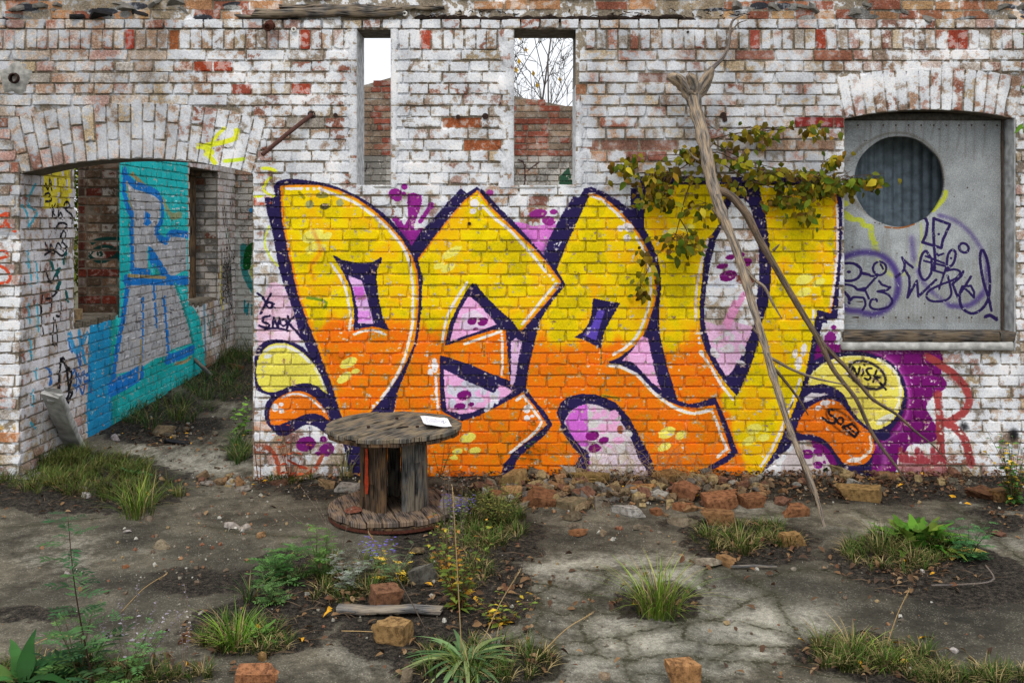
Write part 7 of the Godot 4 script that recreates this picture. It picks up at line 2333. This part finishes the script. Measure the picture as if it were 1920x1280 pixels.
func grass_patch(called: String, label: String, areas: Array, green: Array, dry: float, h: float, sd: int) -> void:
	var mm := MultiMesh.new()
	mm.transform_format = MultiMesh.TRANSFORM_3D
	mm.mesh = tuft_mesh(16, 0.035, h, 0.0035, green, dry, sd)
	var where := []
	for s in areas:
		for k in s[4]:
			var a := rng.randf() * TAU
			var q := sqrt(rng.randf())
			where.append(Vector2(s[0] + cos(a) * s[2] * q, maxf(s[1] + sin(a) * s[3] * q, 668.0)))
	mm.instance_count = where.size()
	for i in where.size():
		var k := rng.randf_range(0.5, 1.35)
		mm.set_instance_transform(i, Transform3D(Basis(Vector3.UP, rng.randf() * TAU).scaled(Vector3(k, k * rng.randf_range(0.7, 1.2), k)), on_ground(where[i].x, where[i].y)))
	var o := MultiMeshInstance3D.new()
	o.name = called
	o.multimesh = mm
	o.material_override = leafy("blades", 0.35)
	add_child(o)
	tag(o, label, "grass", "", "stuff")

func build_plants() -> void:
	var green := [[92, 112, 42], [74, 98, 38], [110, 124, 52], [60, 84, 36]]
	var olive := [[84, 96, 44], [72, 86, 40], [64, 80, 36], [96, 98, 54]]
	var deep := [[58, 84, 44], [48, 72, 40], [70, 94, 46]]
	var verge := [[76, 92, 40], [62, 82, 34], [90, 102, 48], [98, 94, 52], [56, 74, 32]]
	grass_patch("verge_grass", "mixed green and straw coloured grass in front of the left pier", [[110, 900, 180, 40, 250], [60, 870, 110, 22, 110], [260, 930, 80, 30, 50], [200, 875, 90, 16, 50]], verge, 0.22, 0.11, 3)
	grass_patch("room_grass", "dark green grass growing over the floor of the roofless room", [[430, 690, 60, 16, 150], [400, 730, 70, 30, 110], [240, 780, 60, 26, 60], [330, 765, 70, 30, 40], [450, 850, 20, 24, 30], [150, 740, 40, 40, 40]], deep, 0.18, 0.14, 4)
	grass_patch("yard_grass", "low thin grass and moss along the broken joints of the yard slab", [[900, 980, 90, 50, 150], [870, 1050, 70, 60, 60], [640, 1090, 120, 40, 60], [1400, 1010, 100, 30, 80], [1690, 1040, 110, 40, 100], [1500, 890, 380, 8, 90], [900, 1240, 130, 40, 60], [460, 1200, 90, 30, 60], [1630, 1235, 120, 24, 80], [1820, 1270, 120, 18, 60], [150, 1270, 240, 24, 90], [560, 900, 60, 10, 24]], verge, 0.3, 0.07, 5)
	tuft(1236, 1150, 190, 112, 240, "large green grass tuft growing alone from the middle of the cracked slab", [[104, 128, 44], [84, 112, 40], [122, 138, 58]], 0.22, "", 0.0042)
	tuft(258, 968, 140, 84, 120, "arching green grass tuft at the front corner of the verge", green, 0.15)
	tuft(440, 1216, 110, 92, 80, "bright green grass tuft in the black soil of the yard", [[110, 140, 44], [86, 122, 40]], 0.12)
	tuft(470, 1125, 70, 60, 46, "small dark grass tuft behind the bright green one", deep, 0.3)
	tuft(880, 1262, 150, 70, 90, "thin green blades growing through the spiky rosette", green, 0.3, "", 0.003)
	tuft(646, 905, 70, 84, 50, "pale dry grass tuft at the wall behind the cable drum", [[140, 140, 84], [112, 116, 66]], 0.4)
	tuft(1425, 895, 90, 50, 60, "green grass tuft at the wall under the yellow letter stroke", green, 0.15)
	tuft(1390, 1030, 130, 60, 70, "ragged green tuft in the weedy patch by the yellow brick", green, 0.3)
	tuft(1330, 1010, 70, 44, 36, "thin green tuft beside the brown split brick slab", green, 0.3)
	tuft(1655, 1040, 120, 70, 90, "shaggy half dry tuft at the dandelion's near side", olive, 0.4)
	tuft(1720, 1060, 110, 50, 60, "dry tuft in front of the dandelion leaves", olive, 0.55)
	tuft(1545, 1215, 90, 56, 50, "first tuft of the grass strip, next to the cracked slab", olive, 0.35)
	tuft(1600, 1230, 100, 74, 70, "tallest tuft of the grass strip at the lower right", green, 0.3)
	tuft(1660, 1255, 100, 64, 60, "third tuft of the grass strip, in front of dead leaves", green, 0.35)
	tuft(1760, 1280, 100, 50, 50, "low tuft of the grass strip at the lower edge", olive, 0.35)
	tuft(1870, 1285, 90, 44, 40, "last tuft of the grass strip in the lower corner", olive, 0.35)
	tuft(285, 810, 90, 70, 60, "dark green tuft arching from the turquoise wall's foot", deep, 0.2)
	tuft(330, 790, 80, 60, 50, "green tuft in the middle of the room floor", green, 0.2)
	tuft(450, 860, 70, 54, 46, "green tuft at the doorway's right cheek", green, 0.3)
	tuft(420, 700, 120, 70, 90, "long dark grass heap in the far corner of the room", deep, 0.3)
	tuft(470, 690, 90, 60, 60, "dark grass at the room's back wall beside the wall's edge", deep, 0.3)
	tuft(140, 830, 80, 70, 50, "straw coloured tuft at the foot of the leaning plaster slab", olive, 0.6)
	tuft(160, 800, 60, 80, 30, "yellowed tall blades by the blue painted bricks", [[176, 150, 60], [120, 116, 50]], 0.5)
	# dry stalks at the wall
	var straw := begin()
	for k in 120:
		var p := on_ground(rng.randf_range(1060, 1340), rng.randf_range(900, 925))
		var d := Vector3(rng.randf_range(-0.16, 0.16), rng.randf_range(0.08, 0.32), rng.randf_range(-0.08, 0.06))
		tube_into(straw, catmull([p, p + d * 0.6, p + d + Vector3(d.x * 0.5, -0.03, 0)], 2), [0.0012, 0.0012, 0.001, 0.001, 0.0006], 3, 0.0)
	tag(part("dry_stalks", done(straw), plain("straw", Color8(168, 140, 98), 0.85), self, "stuff"), "pale dry grass stalks standing along the wall foot under the pink dome", "dry grass")
	# leafy plants
	rosette("dandelion", "large bright green broad leaved plant growing in the weedy patch on the right", "plant", 1722, 1022, 46, 0.14, 0.055, [[66, 108, 34], [50, 86, 28], [84, 122, 42], [74, 100, 36], [104, 124, 50]], 3.2, 0.3, 0.6, 0.5, 0.16)
	rosette("yellowing_leaf", "single yellowed leaf at the side of the broad leaved plant", "leaf", 1792, 1042, 2, 0.13, 0.10, [[206, 178, 92]], 0.8, 0.1, 0.3)
	rosette("spiky_rosette", "grey green rosette of narrow pointed leaves at the lower edge", "plant", 872, 1240, 70, 0.20, 0.019, [[86, 112, 72], [72, 100, 62], [98, 122, 80], [112, 124, 78]], 1.1, 0.12, 1.1, 0.35, 0.05)
	rosette("dock_plant", "dark green broad leaved dock in the lower left corner", "plant", 40, 1292, 24, 0.19, 0.05, [[46, 86, 42], [60, 102, 50], [38, 74, 38], [84, 112, 56]], 2.0, 0.2, 0.9, 0.35, 0.12)
	rosette("dock_plant", "small dark dock at the wall foot under the plum spots", "plant", 1545, 896, 9, 0.15, 0.04, [[60, 96, 50], [72, 108, 56]], 1.6, 0.1)
	rosette("dock_plant", "green dock with lobed leaves beside the branch at the wall foot", "plant", 1510, 885, 9, 0.17, 0.05, [[66, 108, 52], [80, 120, 56]], 1.7, 0.25)
	rosette("young_dandelion", "small dandelion leaves in the grass tuft on the black soil", "plant", 480, 1200, 14, 0.10, 0.03, [[104, 142, 66], [88, 128, 58]], 0.9, 0.35)
	rosette("round_leaf_plant", "big round green leaf at the wall behind the rubble heap", "plant", 1012, 892, 3, 0.13, 0.12, [[92, 142, 44]], 1.6, 0.05)
	rosette("wall_foot_weed", "bright green seedling at the wall corner by the doorway", "plant", 530, 895, 9, 0.07, 0.03, [[104, 156, 50]], 1.4, 0.1)
	rosette("threshold_weed", "green leafy weed on the doorway threshold", "plant", 250, 893, 10, 0.11, 0.05, [[70, 116, 66], [60, 104, 60]], 0.9, 0.1)
	weed("doorway_herb", "bright green herb growing at the inner corner of the doorway", "plant", on_ground(456, 812), rand_stems(7, 0.12, 0.24), [[106, 150, 54], [88, 134, 50], [124, 164, 62]], 0.09, 8, false, Color8(110, 110, 60))
	weed("mugwort", "tall dark mugwort with a bare reddish stem in the left foreground", "weed", on_ground(182, 1290), [[-0.13, -0.06, 0.58]], [[58, 88, 56], [48, 78, 50], [70, 100, 60]], 0.15, 34, true, Color8(56, 40, 34), "", Color(0, 0, 0, 0), 0.02)
	weed("mugwort", "leafy young mugwort at the foot of the tall dark one", "weed", on_ground(150, 1275), rand_stems(7, 0.14, 0.22), [[74, 112, 62], [90, 124, 64], [64, 100, 58]], 0.10, 9, true, Color8(80, 78, 50))
	weed("mugwort", "mugwort seedlings right of the dock in the lower left corner", "weed", on_ground(230, 1290), rand_stems(7, 0.14, 0.16), [[74, 112, 62], [90, 124, 64]], 0.08, 8, true, Color8(80, 78, 50))
	weed("feathery_herb", "feathery green herb at the left end of the weedy joint", "weed", on_ground(520, 1092), rand_stems(11, 0.13, 0.17), [[66, 104, 50], [56, 94, 48], [78, 114, 58]], 0.09, 10, true, Color8(84, 100, 56))
	weed("feathery_herb", "feathery green herb with upright shoots behind the wormwood", "weed", on_ground(598, 1080), rand_stems(8, 0.10, 0.22), [[74, 108, 50], [84, 118, 54]], 0.08, 10, true, Color8(84, 100, 56))
	weed("feathery_herb", "low green herb between the black soil and the half bricks", "weed", on_ground(510, 1130), rand_stems(8, 0.10, 0.10), [[74, 104, 58], [86, 116, 64]], 0.07, 8, true, Color8(84, 100, 56))
	weed("wormwood", "silvery grey wormwood left of the brown half brick", "weed", on_ground(650, 1105), rand_stems(10, 0.14, 0.13), [[128, 132, 124], [112, 120, 108], [96, 112, 84]], 0.06, 10, true, Color8(120, 112, 104))
	weed("wormwood", "grey green wormwood with yellow leaves behind the brown half brick", "weed", on_ground(735, 1090), rand_stems(8, 0.13, 0.13), [[104, 122, 84], [90, 112, 72], [196, 164, 60]], 0.06, 8, true, Color8(110, 100, 80))
	weed("autumn_weed", "bushy weed turning yellow and orange in the middle of the yard", "weed", on_ground(862, 1140), rand_stems(16, 0.19, 0.36), [[104, 118, 50], [86, 104, 46], [152, 136, 48], [176, 128, 48], [74, 92, 42], [92, 108, 46], [132, 90, 48]], 0.05, 20, false, Color8(96, 70, 56))
	weed("autumn_weed", "low spreading weed with yellow leaves reaching over the slab", "weed", on_ground(940, 1165), rand_stems(9, 0.17, 0.12), [[164, 142, 46], [180, 138, 46], [104, 118, 50], [86, 104, 46]], 0.045, 10, false, Color8(96, 70, 56))
	weed("autumn_weed", "tall brown seeded weed stalks rising behind the yellowing weed", "weed", on_ground(850, 1080), rand_stems(9, 0.10, 0.42), [[108, 96, 88], [96, 84, 76], [140, 132, 124]], 0.022, 22, false, Color8(92, 80, 72), "", Color(0, 0, 0, 0), 0.4)
	weed("aster_plant", "fine leaved green plant with violet flowers beside the cable drum", "flower", on_ground(858, 990), rand_stems(11, 0.08, 0.15), [[94, 116, 60], [108, 128, 66]], 0.035, 16, false, Color8(96, 104, 60), "", lin(96, 84, 170))
	weed("aster_plant", "violet flowered weed in front of the cable drum", "flower", on_ground(712, 1066), rand_stems(6, 0.10, 0.11), [[94, 116, 60], [108, 128, 66]], 0.03, 12, false, Color8(96, 104, 60), "", lin(104, 92, 180))
	weed("heath_clump", "dense fine green clump behind the violet flowers", "weed", on_ground(930, 985), rand_stems(44, 0.19, 0.18), [[92, 104, 48], [108, 112, 54], [84, 96, 46], [128, 120, 66]], 0.03, 18, false, Color8(90, 88, 56))
	weed("wall_weed", "tall dark feathery weed growing against the wall under the letter's tip", "weed", on_ground(990, 898), [[-0.10, -0.0, 0.62], [0.02, 0.0, 0.50], [0.06, 0.02, 0.34], [-0.04, 0.03, 0.30], [0.09, 0.02, 0.2]], [[58, 84, 44], [70, 94, 48], [48, 72, 40]], 0.08, 18, true, Color8(64, 52, 42))
	weed("wall_weed", "small leafy weed at the wall left of the tall feathery one", "weed", on_ground(945, 896), rand_stems(5, 0.1, 0.24), [[70, 110, 56], [84, 122, 60]], 0.05, 9, false, Color8(76, 72, 50))
	weed("wall_weed", "thin climbing weed at the wall beside the cable drum", "weed", on_ground(826, 905), rand_stems(4, 0.08, 0.22), [[84, 120, 58], [96, 130, 60]], 0.04, 9, false, Color8(76, 72, 50))
	weed("wall_weed", "wiry dark weed against the turquoise painted wall", "weed", on_ground(275, 752), rand_stems(7, 0.2, 0.7), [[58, 74, 50], [70, 84, 56], [84, 92, 70]], 0.05, 22, false, Color8(60, 54, 46))
	weed("red_weed", "rust red leaved weed at the wall corner beside the doorway", "weed", on_ground(545, 905), rand_stems(6, 0.12, 0.32), [[176, 82, 52], [150, 64, 44], [190, 104, 60]], 0.06, 7, false, Color8(112, 66, 46))
	weed("red_weed", "thin red stalks standing at the doorway's right corner", "weed", on_ground(486, 905), [[-0.02, 0, 0.6], [0.02, 0.02, 0.5]], [[140, 84, 56]], 0.025, 5, false, Color8(112, 72, 52))
	weed("yard_bush", "green bush with small yellow leaves at the right edge by the wall", "bush", on_ground(1900, 945), rand_stems(18, 0.16, 0.36), [[72, 112, 52], [60, 98, 48], [88, 124, 56], [188, 156, 52]], 0.055, 16, false, Color8(82, 76, 52))
	weed("yard_bush", "feathery green weed right of the broad leaved plant", "weed", on_ground(1815, 1050), rand_stems(10, 0.13, 0.16), [[56, 100, 58], [70, 112, 62]], 0.08, 9, true, Color8(70, 80, 52))
	weed("grey_flower_stalks", "dried grey flower stalks in the left foreground", "dried flowers", on_ground(250, 1270), [[-0.05, 0, 0.27], [0.02, 0.02, 0.33], [0.08, 0, 0.26], [0.13, 0.02, 0.24], [0.17, -0.02, 0.22], [-0.12, 0.02, 0.2]], [[128, 120, 134], [112, 106, 116], [146, 140, 148]], 0.022, 22, false, Color8(116, 104, 100), "", Color(0, 0, 0, 0), 0.35)
	weed("grey_flower_stalks", "thin dried flower stalks beside the grass tuft on black soil", "dried flowers", on_ground(345, 1275), [[-0.03, 0, 0.24], [0.03, 0.02, 0.2], [0.0, 0.0, 0.33]], [[128, 120, 134], [150, 144, 140]], 0.018, 18, false, Color8(116, 104, 90), "", Color(0, 0, 0, 0), 0.45)
	weed("seeded_stalks", "loose dry seeded stalks in front of the cable drum", "dried weed", on_ground(640, 1040), [[-0.2, 0.02, 0.34], [-0.12, 0.0, 0.26], [-0.26, 0.03, 0.22], [0.05, 0.02, 0.24]], [[132, 118, 104], [150, 138, 124]], 0.012, 22, false, Color8(110, 96, 84), "", Color(0, 0, 0, 0), 0.5)
	# long single stalks
	for s in [[866, 1230, 848, 912, "tall pale grass stalk rising beside the cable drum"], [900, 1210, 975, 1070, "leaning pale stalk from the spiky rosette"], [800, 1180, 690, 1000, "dark bent stalk crossing in front of the cable drum"], [225, 1150, 312, 1076, "pale straw leaning over the left slab"], [1010, 1230, 1110, 1150, "fallen straw across the cracked slab"], [1660, 1220, 1706, 1105, "thin upright grass stalk on the right slab"], [640, 1180, 800, 1210, "pale straw lying before the yellow half brick"], [60, 1210, 145, 1195, "bowed straw over the dock leaves"]]:
		var b := on_ground(s[0], s[1])
		var tip := seen(s[2], s[3], b.z + 0.03)
		var o := thing("grass_stalk", s[4], "grass stalk", b)
		part("stalk", tube(catmull([Vector3.ZERO, (tip - b) * 0.5 + Vector3(0, 0.02, 0), tip - b], 4), [0.0022, 0.0022, 0.002, 0.002, 0.002, 0.0018, 0.0016, 0.0016, 0.0014], 5), plain("straw_dark" if s[0] == 800 else "straw", Color8(96, 84, 72) if s[0] == 800 else Color8(168, 140, 98), 0.85), o)
		var ear := begin()
		for k in 14: leaf_into(ear, (tip - b) * (1.0 - 0.012 * k), (Vector3(rng.randf_range(-1, 1), 1.2, rng.randf_range(-1, 1)) + (tip - b).normalized()).normalized(), Vector3.BACK, 0.012, 0.004, lin(150, 128, 96), 0.1, 0.0, 2)
		part("ear", done(ear), leafy("petals", 0.3), o)
	# leaves that hang into view at the right edge of the wall
	var sprig := thing("leaf_sprig", "green leafy twig hanging in front of the wall at its right edge", "twig", seen(1922, 150, 0.12))
	var tw := begin()
	tube_into(tw, catmull([Vector3(0.12, 0.5, 0), Vector3(0.05, 0.2, 0.02), Vector3(0.0, -0.1, 0.03), Vector3(-0.02, -0.32, 0.02)], 3), spread_radii([0.006, 0.005, 0.004, 0.002], 3), 5, 0.0)
	part("stem", done(tw), plain("vine_stem", Color8(86, 66, 48)), sprig)
	for k in 26:
		var ls := begin()
		var y := rng.randf_range(-0.34, 0.4)
		var g := rng.randf_range(0.8, 1.2)
		leaf_into(ls, Vector3.ZERO, Vector3(rng.randf_range(-1, 0.6), rng.randf_range(-0.7, 0.4), 0.3).normalized(), Vector3(rng.randf_range(-0.5, 0.5), 0.5, 1).normalized(), 0.085, 0.028, lin(92 * g, 128 * g, 44 * g), 0.3, 0.2, 3)
		part("leaf", done(ls), leafy("leaf", 0.4), sprig).position = Vector3(0.03 + y * 0.12 + rng.randf_range(-0.03, 0.03), y, 0.02)

func build_trees() -> void:
	# bare saplings behind the gable, seen through the right-hand slit
	for s in [[0.30, -8.6, 4.9, "bare thin sapling behind the gable wall with a few yellow leaves, the nearer one"], [0.95, -9.4, 4.7, "bare sapling standing farther behind the gable wall"], [-0.25, -9.0, 4.4, "smallest bare sapling behind the gable wall"]]:
		var o := thing("bare_sapling", s[3], "tree", Vector3(s[0], -0.05, s[1]), 0.0, "bare saplings behind the ruin")
		var st := begin()
		var lf := begin()
		for k in 2:
			var t := rng.randf() * TAU
			grow(st, lf, Vector3(cos(t) * 0.1, 0, sin(t) * 0.1), Vector3(cos(t) * 0.12, 1, sin(t) * 0.12).normalized(), s[2] * rng.randf_range(0.75, 1.0), 0.024, 3)
		part("branches", done(st), plain("sapling_bark", Color8(96, 90, 88), 0.9), o)
		part("foliage", done(lf), leafy("foliage", 0.35), o)
	# greenery outside the side wall and over the wall top
	for s in [[-4.9, -4.5, 1.9, 1.2, 2.0, 5400, "dense yellow green hedge outside the first opening of the side wall", "hedge", [[112, 124, 30], [90, 106, 28], [140, 140, 36], [64, 80, 26]], "hedge"], [-4.9, -6.6, 4.6, 1.3, 0.9, 2600, "yellow green tree crown behind the left top of the wall", "tree", [[132, 134, 40], [108, 116, 36], [164, 150, 44]], "yellow_tree"], [4.4, -5.6, 4.25, 0.8, 0.7, 1500, "green tree crown behind the right top of the wall", "tree", [[80, 104, 44], [98, 116, 48]], "green_tree"]]:
		var o := thing(s[9], s[6], s[7], Vector3(s[0], -0.05, s[1]))
		var st := begin()
		for k in (6 if s[9] == "hedge" else 3):
			var x: float = rng.randf_range(-0.5, 0.5) * s[3]
			var zz: float = rng.randf_range(-0.5, 0.5) * s[3]
			tube_into(st, [Vector3(x * 0.4, 0, zz * 0.4), Vector3(x * 0.7, s[2] * 0.5, zz * 0.7), Vector3(x, s[2] + s[4] * 0.3, zz)], [0.05, 0.04, 0.012], 7, 0.1)
		part("trunk", done(st), plain("sapling_bark", Color8(96, 90, 88), 0.9), o)
		var fs := begin()
		for k in s[5]:
			var d := Vector3(rng.randfn(0, 1), rng.randfn(0, 1), rng.randfn(0, 1)).normalized() * pow(rng.randf(), 0.4)
			d *= 0.75 + 0.35 * sin(d.x * 7.0 + s[0]) * sin(d.y * 6.0) * sin(d.z * 7.0 + 1.0)
			var hz: float = 1.6 if s[9] == "hedge" else 1.0
			var c: Array = s[8][rng.randi() % s[8].size()]
			var b := rng.randf_range(0.7, 1.2)
			leaf_into(fs, Vector3(d.x * s[3], s[2] + d.y * s[4], d.z * s[3] * hz), Vector3(rng.randf_range(-1, 1), rng.randf_range(-0.8, 0.4), rng.randf_range(-1, 1)).normalized(), Vector3(rng.randf_range(-1, 1), 1, rng.randf_range(-1, 1)).normalized(), 0.09, 0.05, lin(c[0] * b, c[1] * b, c[2] * b), 0.2, 0.2, 2)
		part("crown", done(fs), leafy("foliage", 0.35), o)

func grow(st: SurfaceTool, lf: SurfaceTool, p: Vector3, d: Vector3, length: float, r: float, depth: int) -> void:
	var pts3 := [p]
	var rr := [r]
	var n := 5
	for i in n:
		d = (d + Vector3(rng.randf_range(-0.12, 0.12), 0.03, rng.randf_range(-0.12, 0.12))).normalized()
		p += d * length / n
		pts3.append(p)
		rr.append(lerpf(r, r * 0.45, (i + 1.0) / n))
		if depth > 0 and (i > 0 or depth < 3):
			var kids := 2 if depth == 3 or rng.randf() < 0.45 else 1
			for k in kids:
				var t := rng.randf() * TAU
				var side := d.cross(Vector3(cos(t), 0.1, sin(t))).normalized()
				grow(st, lf, p, (d * 0.75 + side * 0.65).normalized(), length * rng.randf_range(0.26, 0.42), maxf(0.0045, rr[rr.size() - 1] * 0.6), depth - 1)
	tube_into(st, pts3, rr, 5 if depth > 1 else 3, 0.0)
	if depth == 0 and rng.randf() < 0.02:
		leaf_into(lf, p, Vector3(0.2, -1, 0.1).normalized(), Vector3.BACK, 0.09, 0.05, lin(206, 160, 40), 0.2, 0.2, 2)

func _ready() -> void:
	var cam := Camera3D.new()
	cam.name = "camera"
	cam.projection = Camera3D.PROJECTION_FRUSTUM
	cam.keep_aspect = Camera3D.KEEP_HEIGHT
	cam.near = 0.05
	cam.far = 300.0
	cam.size = 0.05 * 2.0 * 640.0 / FOCAL
	cam.frustum_offset = Vector2(0, -0.05 * 228.0 / FOCAL)
	cam.position = Vector3(0, EYE, CAM_D)
	add_child(cam)
	cam.current = true
	var env := Environment.new()
	env.background_mode = Environment.BG_SKY
	var sky := Sky.new()
	var sm := ProceduralSkyMaterial.new()
	sm.sky_top_color = Color(0.97, 0.985, 1.0)
	sm.sky_horizon_color = Color(0.76, 0.772, 0.79)
	sm.sky_curve = 0.3
	sm.ground_bottom_color = Color(0.30, 0.29, 0.26)
	sm.ground_horizon_color = Color(0.5, 0.5, 0.48)
	sm.sun_angle_max = 1.0
	sky.sky_material = sm
	env.sky = sky
	env.tonemap_mode = Environment.TONE_MAPPER_LINEAR
	env.tonemap_exposure = 1.66
	env.sdfgi_enabled = true
	env.ssao_enabled = true
	env.ssil_enabled = true
	var we := WorldEnvironment.new()
	we.name = "world"
	we.environment = env
	add_child(we)
	var sun := DirectionalLight3D.new()
	sun.name = "sun"
	sun.light_color = Color(1.0, 0.97, 0.93)
	sun.light_energy = 0.3
	sun.light_angular_distance = 16.0
	sun.shadow_enabled = true
	sun.rotation_degrees = Vector3(-58, -18, 0)
	add_child(sun)

	rng.seed = 20
	bump_noise.frequency = 0.02
	bump_noise.seed = 9
	make_grain()
	make_pitted()
	var mortar := plain("mortar", Color8(120, 110, 98), 0.97, grain, 1.4)
	build_ground()
	build_front(mortar)
	build_room(mortar)
	build_trees()
	build_drum()
	build_branch()
	build_vine()
	build_rubble()
	build_plants()
